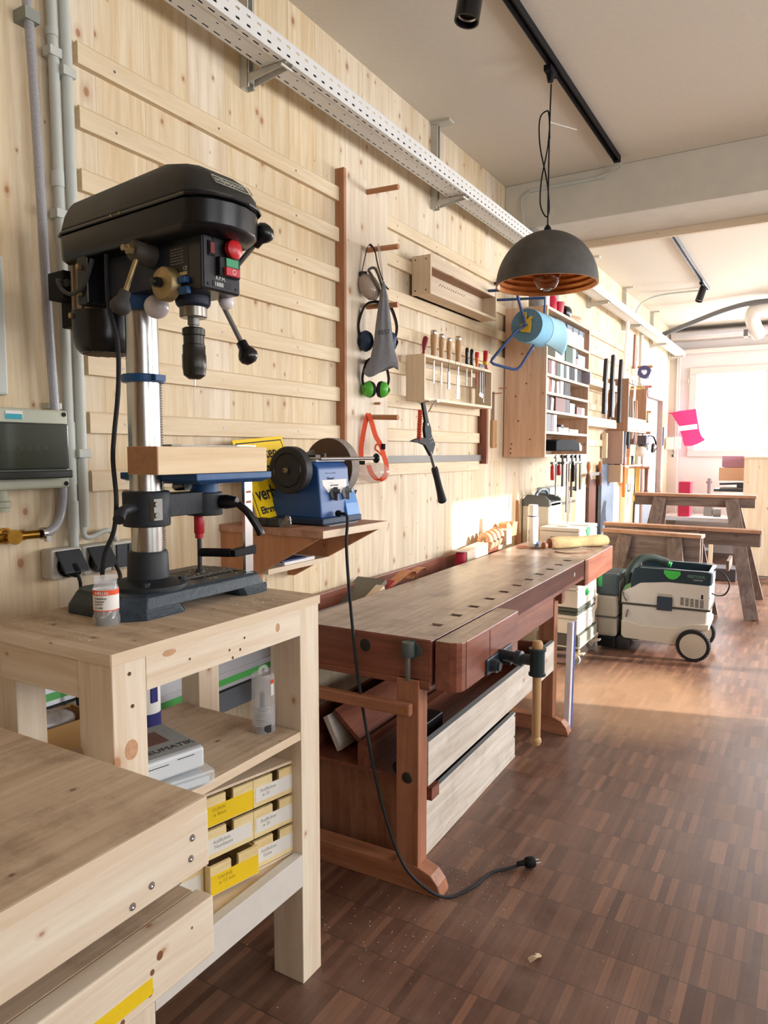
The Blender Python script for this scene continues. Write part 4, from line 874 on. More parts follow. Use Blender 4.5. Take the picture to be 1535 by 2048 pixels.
# spring cap, hub, feed levers
MB(HM).lathe([(.0, .012), (.014, .012), (.033, .008), (.036, .004), (.036, -.014), (.03, -.02)], (.175, -.066, 1.775), (0, -1, 0), 36, close=True).build('spring_cap', BRONZ, dp, smooth=True)
MB(HM).cyl((.175, -.07, 1.775), (.175, -.092, 1.775), .011, n=6).cyl((.175, -.09, 1.775), (.175, -.1, 1.775), .008).build('spring_nut', BLACKS, dp)
MB(HM).box(.185, .235, -.062, -.048, 1.772, 1.785).box(.21, .24, -.06, -.05, 1.75, 1.765).build('depth_stop', BLUE, dp, bevel=.002)
MB(HM).lathe([(.026, 0), (.026, .03), (.024, .042), (.019, .05), (.011, .051)], (.112, -.05, 1.845), (0, -1, .05), 32).build('tension_hub', flat('dusty_hub', '#443c34', .6, var=.2, scale=40), dp, smooth=True)
MB(HM).lathe([(.011, 0), (.011, .012), (.007, .014), (.007, .024)], (.112, -.099, 1.847), (0, -1, .05), 6).build('hub_nut', BRONZ, dp)
def knob(m, c, d, s=1.0):
    return m.lathe([(.0, .056 * s), (.012 * s, .054 * s), (.021 * s, .046 * s), (.0235 * s, .036 * s), (.020 * s, .026 * s), (.013 * s, .016 * s), (.0125 * s, .002 * s), (.011 * s, 0)], c, d, 24, close=True)
def lever(a, b, s=1.0, mk=BLACKS, ms=STEELD):
    a = Vector(a); b = Vector(b); d = (b - a).normalized()
    MB(HM).cyl(a, b, .0058 * s, n=14).build('lever_rod', ms, dp, smooth=True)
    knob(MB(HM), b - d * .01, d, s).build('lever_knob', mk, dp, smooth=True)
lever((.120, -.09, 1.84), (.102, -.115, 1.752), .95, flat('dusty_black', '#3b3936', .65, var=.15), BRONZ)
lever((.175, .09, 1.80), (.262, .12, 1.89)); lever((.165, .085, 1.785), (.212, .12, 1.665)); lever((.17, .09, 1.79), (.06, .11, 1.83))
MB(HM).cyl((.175, .05, 1.79), (.175, .1, 1.79), .018).build('feed_hub', BLACKS, dp, smooth=True)
MB(HM).ball((.085, -.02, 1.745), .028, 24, 1, 1, .95).build('work_light', flat('bulb_white', '#dcd6d8', .25), dp, smooth=True)
MB(HM).ball((.225, .06, 1.752), .017, 16).build('work_light', flat('bulb_white', '#dcd6d8', .25), dp, smooth=True)
# belt cover
OUT = [(-.2, -.062), (-.19, -.088), (-.165, -.098), (.285, -.100), (.312, -.085), (.332, -.058), (.344, -.02), (.344, .02), (.332, .058), (.312, .085), (.285, .1), (-.165, .1), (-.19, .088), (-.2, .062)]
def ring(k, z, zf=None, sh=0.0, kf=None):
    r = []
    for (u, v) in OUT:
        uu = u * (k if u > 0 else 1 - (1 - k) * 1.0); r.append((uu + sh, v * k, z if zf is None else z + (zf - z) * max(0, (u - .1) / .24)))
    return r
MB(HM).loft([ring(.90, 1.864), ring(.965, 1.875), ring(.975, 1.927)]).build('cover_tray', BLACKS, dp, bevel=.004, smooth=True)
MB(HM).loft([ring(1.0, 1.927), ring(1.005, 1.931), ring(.985, 1.935)]).build('cover_lip', BLACKS, dp, bevel=.001)
def cring(ku, kv, z, kb=.95):
    return [((min(u, .327) * ku if u > 0 else u * kb), v * kv, z - .012 * max(0, -u) / .2 - .0) for (u, v) in OUT]
MB(HM).loft([ring(.97, 1.935), cring(.965, .95, 1.957, .965), cring(.90, .87, 1.985, .955), cring(.82, .78, 2.003, .94), cring(.64, .66, 2.018, .92)]).build('belt_cover', flat('dusty_cover_black', '#2b2b29', .5, var=.3, scale=14), dp, bevel=.006, smooth=True)
for u in (.045, .075): MB(HM).cyl((u, -.1, 1.93), (u, -.104, 1.93), .003, n=8).build('hinge_pin', BRONZ, dp)
LOG = flat('logo_print', '#b5b4a4', .6)
fr_o = HM @ Vector((.3165, -.05, 1.957)); fr_x = HM.to_3x3() @ Vector((0, 1, 0)); fr_y = HM.to_3x3() @ Vector((-.62, 0, .78))
LM = frame(fr_o, fr_x, fr_y)
text('brand_lettering', 'scheppach', .0195, LM @ Matrix.Translation((.004, .004, .006)), LOG, dp)
MB(LM).box(0, .1, -.003, -.0018, .005, .0065).box(0, .1, .019, .0202, .005, .0065).box(0, .0012, -.003, .02, .005, .0065).box(.0245, .0257, -.003, .02, .005, .0065).box(.1, .1012, -.003, .02, .005, .0065).build('brand_frame', LOG, dp)
# motor
MB(HM).lathe([(.062, .0), (.066, .004), (.066, .125)], (-.15, 0, 1.752), n=40).build('motor_body', flat('motor_alloy', '#a69880', .45, .5, var=.1), dp, smooth=True)
fins = MB(HM)
for k in range(14):
    a = 2 * PI * k / 14; fins.box(.062, .072, -.003, .003, 1.76, 1.87, Matrix.Translation((-.15, 0, 0)) @ Matrix.Rotation(a, 4, 'Z'))
fins.build('motor_fins', flat('motor_alloy', '#a69880', .45, .5, var=.1), dp)
MB(HM).lathe([(.056, 0), (.066, .012), (.072, .035), (.073, .055), (.073, .098)], (-.15, 0, 1.66), n=48).build('motor_cap', BLACKS, dp, smooth=True)
gv = MB(HM)
for k in range(9):
    x = -.048 + k * .012; w = math.sqrt(max(0, .051 ** 2 - x * x)); gv.box(-.15 + x - .003, -.15 + x + .003, -w, w, 1.6585, 1.6605)
gv.build('motor_grille', flat('grille_dust', '#6a5240', .7), dp)
MB(HM).box(-.115, -.075, -.09, .09, 1.76, 1.872).build('motor_mount', BLACKS, dp, bevel=.004)
MB(HM).box(-.285, -.215, -.065, -.0, 1.795, 1.862).build('terminal_box', BLACK, dp, bevel=.004)
MB(HM).box(-.305, -.235, -.02, .05, 1.735, 1.84).build('capacitor_cover', BLACK, dp, bevel=.004)
MB(HM).tube([(-.215, -.06, 1.83), (-.195, -.09, 1.828), (-.16, -.1, 1.80), (-.12, -.1, 1.785), (-.08, -.095, 1.80), (-.065, -.08, 1.86)], .0048).lathe([(.009, 0), (.009, .014), (.006, .016)], (-.217, -.055, 1.83), (1, -.4, 0)).build('motor_cable', flat('dusty_black', '#3b3936', .65), dp, smooth=True)
for u, v, z in ((-.1, -.092, 1.845), (-.1, -.092, 1.785), (-.17, -.072, 1.745)): MB(HM).cyl((u, v + .004, z), (u, v - .006, z), .007, n=8).build('bolt', BRONZ, dp)
# mains cord of the press
MB().tube([(.40, 1.1, 1.86), (.42, 1.085, 1.75), (.452, 1.08, 1.66), (.45, 1.08, 1.56), (.432, 1.08, 1.46), (.425, 1.08, 1.40), (.432, 1.08, 1.31), (.42, 1.08, 1.24), (.395, 1.075, 1.19), (.375, 1.08, 1.135), (.32, 1.13, 1.075), (.2, 1.27, 1.08), (.11, 1.33, 1.10)], .0052).build('mains_cord', RUBBER, dp, smooth=True)
# wooden block on the press table and ruler
wb = thing('wood_block', 'square sawn fir block lying on the drill press table', 'block', (.52, 1.26, 1.37))
B(.475, .57, 1.0805, 1.44, 1.3695, 1.4315).build('block_body', ORANGEW, wb, bevel=.0015)
B(.4755, .5695, 1.078, 1.0803, 1.37, 1.431).build('end_face', ENDGR, wb)
rl_ = thing('steel_rule', 'thin steel rule lying on top of the fir block', 'ruler', (.52, 1.26, 1.4325))
MB().box(.545, .568, 1.14, 1.36, 1.432, 1.4345).build('rule_blade', STEELD, rl_)
MB().box(.54, .569, 1.33, 1.40, 1.432, 1.4365).build('rule_end', STEEL, rl_, bevel=.001)
MB().box(.54, .569, 1.12, 1.15, 1.432, 1.436).build('rule_end', STEELD, rl_, bevel=.001)
# F clamp
fc = thing('f_clamp', 'steel F clamp with red handle braced under the drill press table', 'clamp', (.45, 1.43, 1.1))
B(.478, .488, 1.445, 1.475, 1.098, 1.343).build('clamp_bar', STEEL, fc)
MB().prism([(1.395, 1.145), (1.48, 1.145), (1.48, 1.168), (1.395, 1.163)], .470, .496, 'x').tube([(.4, 1.365, 1.155), (.43, 1.38, 1.155), (.48, 1.4, 1.155)], .0115, 10).build('sliding_arm', BLACK, fc, bevel=.002)
MB().cyl((.40, 1.365, 1.11), (.40, 1.365, 1.2), .006).build('clamp_screw', STEELK, fc)
MB().lathe([(.013, 0), (.013, .004), (.009, .01)], (.40, 1.365, TZ + .058)).build('clamp_pad', STEELK, fc, smooth=True)
MB().lathe([(.012, 0), (.0135, .003), (.0135, .045), (.012, .05)], (.40, 1.365, 1.205)).lathe([(.011, 0), (.011, .012)], (.40, 1.365, 1.193)).build('clamp_handle', flat('clamp_red', '#b51f2c', .35), fc, smooth=True)
B(.3985, .4, 1.43, 1.44, 1.33, 1.34).build('clamp_tip', STEELD, fc)
for i, (z, c) in enumerate(((1.31, '#9c5a3a'), (1.283, '#9c5a3a'))): B(.488, .4884, 1.45, 1.47, z, z + .006).build('rust_mark', flat('rust_mark', c, .7), fc)
# drill bit tubes
def tubebox(label, x, y, z, h, r, flip=False):
    t = thing('drill_bit_tube', label, 'plastic tube', (x, y, z))
    if not flip:
        MB().lathe([(r * .95, 0), (r, .003), (r, .02), (r * .93, .021), (r * .93, h * .72), (r * .75, h * .84), (r * .5, h * .86)], (x, y, z), n=36).build('tube_body', CLEARP, t, smooth=True)
        MB().box(-.024, .024, -.001, .001, h * .8, h * .97, Matrix.Translation((x, y, z)) @ Matrix.Rotation(math.radians(60), 4, 'Z')).build('hang_tab', CLEARP, t)
        lab = MB().lathe([(r * .945, h * .3), (r * .945, h * .7)], (x, y, z), n=36, close=True).build('paper_label', PAPER, t, smooth=True)
        MB().lathe([(r * .955, h * .6), (r * .955, h * .7)], (x, y, z), n=36, close=True).lathe([(r * .955, h * .29), (r * .955, h * .31)], (x, y, z), n=36, close=True).build('orange_band', flat('label_orange', '#e4552a', .6), lab)
        rr = r * .965; 
        for s_, b_, zz, sz in ((0, 'HELLER', .625, .009), (0, 'Maschinen', .53, .006), (0, 'Forstner', .47, .006), (0, 'bohrer', .42, .006), (0, '8-teilig', .35, .006)):
            text('label_lettering', b_, sz, frame((x + rr * .55 * .98 + .001, y - rr * .86, z + h * zz), (.86, .5, 0), (0, 0, 1)) @ Matrix.Translation((-.014, 0, .001)), INK if zz < .6 else PAPER, lab)
        q = MB().tube([(x - .01, y - .01, z + .006), (x, y, z + .02)], .006)
        for k_ in range(5):
            a0 = k_ * 1.25; q.tube([(x + r * .6 * math.cos(a0 + s_ * .35), y + r * .6 * math.sin(a0 + s_ * .35), z + .012 + .006 * s_) for s_ in range(6)], .0035, 6)
        q.build('drill_bits', STEEL, t, smooth=True)
        MB().lathe([(r * .8, 0), (r * .8, .012)], (x, y, z + .002), n=24).build('base_insert', BLACK, t)
    else:
        MB().lathe([(r, 0), (r * 1.02, .004), (r, .01), (r, h * .86), (r * .92, h * .9), (r * .3, h * .905)], (x, y, z), n=36).build('tube_body', CLEARP, t, smooth=True)
        gr = MB()
        for k_ in range(9): gr.lathe([(r * 1.005, .02 + k_ * .006), (r * 1.02, .022 + k_ * .006), (r * 1.005, .024 + k_ * .006)], (x, y, z), n=36, close=True)
        gr.build('thread_ridges', CLEARP, t, smooth=True)
        MB().tube([(x, y - .012, z + h * .9), (x, y - .01, z + h * .98), (x, y + .01, z + h * .98), (x, y + .012, z + h * .9)], .005, 8).build('hang_tab', CLEARP, t, smooth=True)
        a0 = math.radians(-10)
        MB().prism([(x + r * 1.01 * math.cos(a0 + .12 * i_), y + r * 1.01 * math.sin(a0 + .12 * i_)) for i_ in range(4)] + [(x + r * 1.03 * math.cos(a0 + .12 * i_), y + r * 1.03 * math.sin(a0 + .12 * i_)) for i_ in (3, 2, 1, 0)], z + h * .58, z + h * .76).build('paper_label', PAPER, t)
        MB().prism([(x + r * 1.012 * math.cos(a0 + .12 * i_), y + r * 1.012 * math.sin(a0 + .12 * i_)) for i_ in range(4)] + [(x + r * 1.036 * math.cos(a0 + .12 * i_), y + r * 1.036 * math.sin(a0 + .12 * i_)) for i_ in (3, 2, 1, 0)], z + h * .76, z + h * .82).build('orange_band', flat('label_orange', '#e4552a', .6), t)
        MB().lathe([(.012, .004), (.012, .06), (.006, .062), (.006, .1)], (x - .004, y, z), n=14).lathe([(.018, .0), (.018, .02)], (x + .012, y - .006, z + .003), n=12).build('drill_bits', STEELK, t, smooth=True)
    return t
tubebox('clear drill bit tube with orange and white label on the table corner', .463, 1.02, TZ, .112, .0285)
tubebox('tall clear plastic tube with dark bits on the middle shelf', .585, 1.395, .698, .17, .03, True)
# white machine case, clear box, can on the middle shelf
wc = thing('tool_case', 'grey-white battery charger case on the middle shelf behind the leg', 'case', (.59, 1.03, .73))
WCM = Matrix.Translation((.60, 1.03, .735)) @ Matrix.Rotation(math.radians(-14), 4, 'Z')
MB(WCM).box(-.13, .05, -.09, .085, 0, .045).build('case_body', flat('case_grey', '#cdd3d6', .4), wc, bevel=.006)
MB(WCM).box(-.125, .045, -.085, .08, .045, .05).build('case_lid', flat('case_lid_grey', '#8f9394', .5, var=.1), wc, bevel=.003)
MB(WCM).box(-.09, -.02, -.06, .04, .05, .0508).build('case_picture', flat('case_brown', '#6b4a40', .6), wc)
text('case_lettering', 'NEUMATIK', .026, WCM @ Matrix.Translation((.022, -.05, .0502)) @ Matrix.Rotation(PI / 2, 4, 'Z'), INK, wc)
MB(WCM).box(.05, .0506, -.05, .0, .030, .0315).box(.05, .0506, .02, .06, .034, .0355).build('case_slit', INK, wc)
cb_ = thing('clear_box', 'clear plastic assortment box lying on the middle shelf front', 'box', (.61, 1.06, .698))
CM_ = Matrix.Translation((.612, 1.05, .698)) @ Matrix.Rotation(math.radians(-18), 4, 'Z')
MB(CM_).box(-.13, .06, -.08, .08, 0, .035).build('box_shell', CLEARP, cb_, bevel=.006)
MB(CM_).box(-.12, .05, -.07, .07, .003, .018).build('box_insert', flat('insert_white', '#cfdbe2', .5), cb_, bevel=.002)
cn = thing('spray_can', 'white and dark blue can half hidden behind the table leg', 'can', (.315, 1.25, .698))
MB().lathe([(.033, 0), (.034, .003), (.034, .17), (.02, .19)], (.315, 1.25, .698), n=28).build('can_body', WHITE, cn, smooth=True)
MB().lathe([(.0345, .0), (.0345, .045)], (.315, 1.25, .700), n=28, close=True).box(.335, .3505, 1.235, 1.255, .775, .82).build('blue_print', flat('navy_print', '#2a2d70', .5), cn, smooth=True)
# cardboard box with clear wrapped rolls on the rear ledge
kb = thing('cardboard_box', 'open brown cardboard box with yellow tape and clear bag behind the table', 'box', (.2, 1.0, .68))
KM = Matrix.Translation((.205, 1.03, .682)) @ Matrix.Rotation(math.radians(-5), 4, 'Z')
MB(KM).box(-.06, .06, -.11, -.105, 0, .085).box(-.06, .06, .105, .11, 0, .085).box(.056, .06, -.105, .105, 0, .085).box(-.06, -.056, -.105, .105, 0, .085).box(-.06, .06, -.105, .105, 0, .004).build('box_walls', KRAFT, kb)
MB(KM).box(.06, .0606, -.1, -.05, .0, .085).build('tape', YELLOW, kb)
MB(KM).ball((0, .0, .075), .05, 20, .8, 1.6, .7).build('clear_bag', flat('wrinkled_film', '#cfc8c2', .15, alpha=.5, spec=.9, var=.3, scale=30, bump=1.0), kb, smooth=True)
MB(KM).cyl((-.01, -.06, .07), (-.01, .07, .07), .028).build('roll', flat('brown_roll', '#5b3b30', .6), kb, smooth=True)
for i, (lab, z, yy0, yy1, xx) in enumerate((('white guide rail with green strip leaning behind the table', .74, .9, 1.5, .07), ('aluminium guide rail with green strip under the workbench back', .62, 1.3, 2.6, .12))):
    g = thing('guide_rail', lab, 'guide rail', (xx, (yy0 + yy1) / 2, z))
    GM = Matrix.Translation((xx, 0, z)) @ Matrix.Rotation(math.radians(-12), 4, 'Y')
    MB(GM).box(0, .008, yy0, yy1, 0, .16).box(.008, .014, yy0, yy1, .05, .06).box(.008, .014, yy0, yy1, .09, .1).build('rail_profile', flat('rail_alu', '#c9cdd2', .35, .4), g)
    MB(GM).box(.008, .0095, yy0, yy1, .02, .04).build('green_strip', flat('rail_green', '#4fae55', .5), g)
    MB(GM).box(.008, .010, yy0, yy1, .0, .008).build('black_lip', RUBBER, g)
solo('grey_sheet', B(.02, .03, 1.28, 2.0, .5, .93), flat('grey_panel', '#8d9299', .4, .3), 'grey sheet leaning against the wall behind the table shelves', 'sheet', (.02, 1.6, .5))
# drawer cabinet on the lower shelf (turned a little)
DCM = Matrix.Translation((.645, 1.462, .356)) @ Matrix.Rotation(math.radians(-13), 4, 'Z')
dc = thing('drawer_cabinet', 'small plywood cabinet of nine labelled drawers on the lower table shelf', 'cabinet', (.56, 1.3, .356))
W3, H3 = .128, .081
MB(DCM).box(-.26, 0, -.43, 0, 0, .007).box(-.26, 0, -.43, 0, .249, .256).box(-.26, 0, -.007, 0, .007, .249).box(-.26, 0, -.43, -.423, .007, .249).box(-.26, -.254, -.423, -.007, .007, .249).build('carcass', PLY['y'], dc)
names = [['', 'DÜNN\n ø 8mm', 'Astflicken\n  ø 35'], ['', 'Astflicken\n Nussbaum', 'Astflicken\n  ø 25'], ['', 'TANNE\n ø 15 mm', 'Astflicken\n  Eiche']]
for c in range(3):
    for r in range(3):
        y0 = -.425 + c * .14; y1 = y0 + .1385; z0 = .170 - r * .0805; z1 = z0 + .072
        pull = .06 if (c == 1 and r == 2) else 0.0
        pull = -.01 if c == 0 else pull
        f = MB(DCM)
        if pull < .05:
            ym = (y0 + y1) / 2
            f.prism([(y0, z0), (y1, z0), (y1, z1), (ym + .011, z1)] + [(ym + .011 * math.cos(a), z1 - .018 - .011 * math.sin(a)) for a in [PI * k_ / 8 for k_ in range(9)]] + [(ym - .011, z1), (y0, z1)], -.008 + pull, pull, 'x')
        else:
            ym = (y0 + y1) / 2
            f.prism([(y0, z0), (y1, z0), (y1, z1), (ym + .011, z1)] + [(ym + .011 * math.cos(a), z1 - .018 - .011 * math.sin(a)) for a in [PI * k_ / 8 for k_ in range(9)]] + [(ym - .011, z1), (y0, z1)], -.008 + .018, .018, 'x')
            pull = .018
        f.box(pull - .2, pull - .008, y0 + .002, y0 + .006, z0, z1 - .004).box(pull - .2, pull - .008, y1 - .006, y1 - .002, z0, z1 - .004)
        d = f.build('drawer', wood('drawer_birch', '#e9d7a4', '#d9bf86', 'y', knots=0, rough=.6), dc)
        yel = (c == 1 and r in (0, 2))
        MB(DCM).box(pull, pull + .0006, y0 + (.006 if not yel else .002), y1 - .006 if not yel else y1, z0 + .012 if not yel else z0 + .002, z0 + (.05 if not yel else .05)).build('label_strip', YELLOW if yel else flat('label_pale', '#dddad2', .8), d)
        text('handwriting', names[r][c], .0125, DCM @ frame((pull + .0007, y0 + .02, z0 + .035), (0, 1, 0), (0, 0, 1)), flat('pencil' + str(yel), '#a39f97' if not yel else '#b3961f', .9), d)
# ------------------------------------------------------------------ foreground bench
fg = thing('workbench', 'rough pine bench corner with dusty top in the lower left foreground', 'bench', (.64, .3, 0))
FX, FY1, FZ = .970, .803, .872
B(.34, FX, -.6, FY1, FZ - .024, FZ).build('bench_top', TOPW['y'], fg, bevel=.002)
B(FX, FX + .0015, -.6, FY1, FZ - .024, FZ - .0005).build('top_edging', PLY['y'], fg)
B(FX - .03, FX, -.6, FY1 + .004, FZ - .117, FZ - .025).build('front_rail', PINE['y'], fg, bevel=.002)
B(FX - .035, FX + .002, -.6, FY1 + .01, FZ - .272, FZ - .172).build('lower_rail', PINE['y'], fg, bevel=.003)
B(FX - .11, FX - .036, -.6, FY1 - .0, FZ - .19, FZ - .172).build('shelf_board', TOPW['y'], fg)
B(FX - .11, FX - .03, .60, .70, 0, FZ - .25).build('leg', PINE['z'], fg, bevel=.002)
B(.36, .44, .70, .79, 0, FZ - .024).build('leg', PINE['z'], fg, bevel=.002)
B(.44, FX - .03, FY1 - .03, FY1, FZ - .115, FZ - .025).build('end_rail', PINE['x'], fg)
for (y, z) in ((.772, -.056), (.768, -.088), (.69, -.09), (.655, -.103)):
    MB().lathe([(.006, 0), (.0055, .001), (.002, .0015), (0, .0005)], (FX, y, FZ + z), (1, 0, 0), 14, close=True).build('screw_head', STEEL, fg)
B(FX + .002, FX + .0026, .30, .685, FZ - .255, FZ - .229).build('yellow_stripe', YELLOW, fg)
kk = MB()
for (y, z, a) in ((.7, -.205, .006), (.685, -.222, .004), (.68, -.25, .006), (.63, -.262, .004), (.765, -.2, .002)):
    kk.prism([(y + a * math.cos(t_ * PI / 6), FZ + z + a * 1.2 * math.sin(t_ * PI / 6)) for t_ in range(12)], FX + .002, FX + .0024, 'x')
kk.build('knots', flat('knot_dark', '#7a4c2c', .8, var=.2, scale=90), fg)
# ================================================================== grinder shelf
gs = thing('bracket_shelf', 'wooden bracket shelf with triangular sides carrying the blue grinder', 'shelf', (0, 2.06, 1.14))
B(0, .447, 1.855, 2.265, 1.142, 1.166).build('shelf_board', wood('shelf_board_pine', '#c69a80', '#9d6f55', 'y', knots=.2, stain=.4), gs, bevel=.001)
B(.447, .4485, 1.855, 2.265, 1.142, 1.166).build('front_edging', PLY['y'], gs)
tri = wood('triangle_pine', '#c98f68', '#b07850', 'z', knots=.3)
for y in (1.862, 2.235):
    MB().prism([(0.0, 1.142), (.43, 1.142), (.17, 1.005), (.03, .93), (0, .93)], y, y + .018, 'y').build('side_bracket', tri, gs, bevel=.001)
B(.01, .2, 1.88, 2.235, 1.0, 1.018).build('lower_shelf', PLY['y'], gs)
B(.0, .03, 2.02, 2.05, .93, 1.0).build('cleat_hook', tri, gs)
solo('booklet', B(.06, .19, 1.98, 2.16, 1.018, 1.03), PAPER, 'white booklet lying inside the bracket shelf', 'booklet', (.12, 2.05, 1.018))
solo('booklet', B(.08, .196, 1.96, 2.1, 1.03, 1.036), flat('booklet_blue', '#1f3a6a', .5), 'dark blue folder on the booklets inside the bracket shelf', 'folder', (.12, 2.03, 1.03))
# grinder
gd = thing('bench_grinder', 'blue wet grinder with a black honing wheel and a large brown stone', 'grinder', (.24, 2.08, 1.166))
MB().prism([(.12, 1.19), (.35, 1.19), (.335, 1.365), (.315, 1.385), (.19, 1.385), (.16, 1.36)], 1.985, 2.17, 'y').build('housing', flat('grinder_blue', '#24508c', .4, var=.06), gd, bevel=.006)
MB().prism([(.30, 1.19), (.36, 1.19), (.35, 1.235), (.33, 1.29)], 2.13, 2.215, 'y').build('housing_foot', flat('grinder_blue_light', '#2f78bd', .4), gd, bevel=.004)
B(.12, .362, 1.975, 2.22, 1.17, 1.192).build('base_rim', flat('grinder_base', '#1f3350', .5), gd, bevel=.004)
B(.20, .325, 1.99, 2.165, 1.385, 1.392).build('grey_top', GREYL, gd, bevel=.002)
MB().lathe([(.0, 0), (.076, 0), (.081, .004), (.081, .036), (.076, .04), (0, .04)], (.25, 1.925, 1.357), (0, 1, 0), 56, close=True).build('honing_wheel', flat('honing_black', '#202022', .6, var=.15), gd, smooth=True)
MB().lathe([(.055, 0), (.057, -.003), (.059, 0), (.0595, 0)], (.25, 1.925, 1.357), (0, 1, 0), 48, close=True).lathe([(.012, 0), (.014, -.004), (.0, -.005)], (.25, 1.925, 1.357), (0, 1, 0), 24, close=True).build('wheel_hub', BLACKS, gd, smooth=True)
MB().lathe([(.009, 0), (.0085, -.010), (.005, -.012), (.005, -.008), (0, -.008)], (.25, 1.922, 1.357), (0, 1, 0), 6, close=True).build('axle_nut', BRONZ, gd)
MB().lathe([(.0, 0), (.108, 0), (.108, .05), (0, .05)], (.222, 2.205, 1.362), (0, 1, 0), 64, close=True).build('grinding_wheel', STONE, gd, smooth=True)
MB().lathe([(.1082, 0), (.1092, .001), (.1092, .049), (.1082, .05)], (.222, 2.205, 1.362), (0, 1, 0), 64, close=True).build('stone_rim', STONEE, gd, smooth=True)
MB().cyl((.25, 1.93, 1.357), (.23, 2.21, 1.36), .008).build('axle', STEELD, gd)
MB().cyl((.33, 2.01, 1.395), (.455, 2.155, 1.397), .006).cyl((.24, 1.97, 1.392), (.33, 2.01, 1.395), .006).build('support_rod', STEEL, gd, smooth=True)
MB().ball((.46, 2.162, 1.397), .0175, 20, .8, .5, 1).build('rod_knob', BLACKS, gd, smooth=True)
MB().box(.22, .30, 2.02, 2.05, 1.392, 1.41).cyl((.26, 2.0, 1.40), (.2, 2.14, 1.415), .012).cyl((.3, 2.07, 1.39), (.3, 2.07, 1.415), .008).build('rod_clamp', flat('dusty_clamp', '#3a3633', .5), gd, bevel=.002)
pp = MB(frame((.3405, 2.005, 1.265), (0, 1, 0), (-.12, 0, 1))).prism([(0, .095), (.0, .04), (.03, .012), (.06, .03), (.10, .02), (.14, .0), (.15, .06), (.145, .09), (.12, .1), (.06, .098)], .003, .005).build('instruction_sheet', PAPER, gd)
GM2 = frame((.3405, 2.005, 1.265), (0, 1, 0), (-.12, 0, 1))
for i, (s_, sz, yy) in enumerate((('NUTZUNG', .013, .078), ('Wasser!', .013, .058), ('. . . . . .', .01, .045), ('nach Gebrauch', .008, .035))): text('handwriting', s_, sz, GM2 @ Matrix.Translation((.02 + .008 * i, yy, .0055)), INK, gd)
for y in (2.06, 2.135):
    MB().lathe([(.02, 0), (.02, .006), (.017, .008)], (.343, y, 1.272), (1, 0, .1)).box(.349, .366, y - .003, y + .003, 1.25, 1.297).cyl((.35, y, 1.28), (.375, y + .004, 1.283), .008).build('control_knob', GREY if y > 2.1 else flat('knob_grey', '#505356', .5), gd, bevel=.0015)
MB().prism([(.15, 1.275), (.30, 1.275), (.27, 1.205), (.17, 1.205)], 2.225, 2.285, 'y').build('water_trough', flat('trough_black', '#232428', .5), gd)
MB().lathe([(.01, 0), (.012, .01), (.008, .02)], (.36, 2.06, 1.205), (1, 0, 0)).build('cable_gland', BLACKS, gd)
cordp = [(.38, 2.06, 1.205), (.42, 2.03, 1.205), (.452, 1.99, 1.185), (.474, 1.95, 1.12), (.495, 1.93, 1.0), (.51, 1.93, .85), (.53, 1.93, .69), (.575, 1.93, .46), (.63, 1.925, .265), (.715, 1.90, .12), (.79, 1.92, .045), (.845, 1.97, .006), (.89, 2.06, .006), (.91, 2.16, .006), (.955, 2.22, .007), (.985, 2.255, .012)]
MB().tube(cordp, .0052).build('mains_cord', RUBBER, gd, smooth=True)
MB().lathe([(.007, 0), (.010, .025), (.016, .03), (.0185, .04), (.0185, .058), (.016, .062)], (.975, 2.24, .0185), (.75, .66, .02), 20).build('plug_body', BLACK, gd, smooth=True)
PD = Vector((.75, .66, .02)).normalized(); pc = Vector((.975, 2.24, .0185)) + PD * .062; sd_ = PD.cross(Vector((0, 0, 1)))
MB().cyl(pc + sd_ * .0095, pc + sd_ * .0095 + PD * .019, .0022).cyl(pc - sd_ * .0095, pc - sd_ * .0095 + PD * .019, .0022).build('plug_pins', STEEL, gd)
# wedge, honing jig
solo('foam_wedge', MB().prism([(.30, 2.0), (.385, 1.98), (.375, 2.17), (.34, 2.23), (.33, 2.23)], 1.1665, 1.1695), GREY, 'grey rubber mat under the front of the grinder', 'mat', (.33, 2.1, 1.1665), bevel=.0005)
jg = thing('honing_jig', 'small grey metal honing jig on the shelf beside the grinder', 'jig', (.2, 1.9, 1.166))
MB().box(.13, .25, 1.875, 1.90, 1.168, 1.195).cyl((.14, 1.87, 1.182), (.14, 1.915, 1.182), .014).cyl((.19, 1.87, 1.182), (.19, 1.91, 1.182), .011).build('jig_body', STEELK, jg, bevel=.002)
MB().prism([(.25, 1.168), (.285, 1.168), (.3, 1.18), (.295, 1.205), (.28, 1.207)], 1.878, 1.884, 'y').cyl((.29, 1.87, 1.193), (.29, 1.89, 1.193), .006, n=6).build('jig_plate', STEELD, jg)
# yellow sign leaning behind
sg = thing('warning_sign', 'yellow metal sign with black German lettering behind the grinder', 'sign', (.12, 1.98, 1.166))
SM = frame((.17, 1.878, 1.169), (-.1, 1, .07), (-.33, -.13, 1))
SM = SM @ Matrix.Scale(1.02, 4)
MB(SM).box(0, .30, 0, .30, -.002, 0).build('sign_plate', flat('sign_yellow', '#f0c815', .4), sg)
MB(SM).box(.012, .288, .012, .016, 0, .0006).box(.012, .288, .284, .288, 0, .0006).box(.012, .016, .012, .288, 0, .0006).box(.284, .288, .012, .288, 0, .0006).build('sign_border', INK, sg)
for i, (s_, sz, yy) in enumerate((('Betreten', .058, .225), ('der Bau', .062, .155), ('verboten', .066, .082), ('Eltern haften', .034, .035))): text('sign_lettering', s_, sz, SM @ Matrix.Translation((.03, yy, .0006)), INK, sg, bold=.0012)

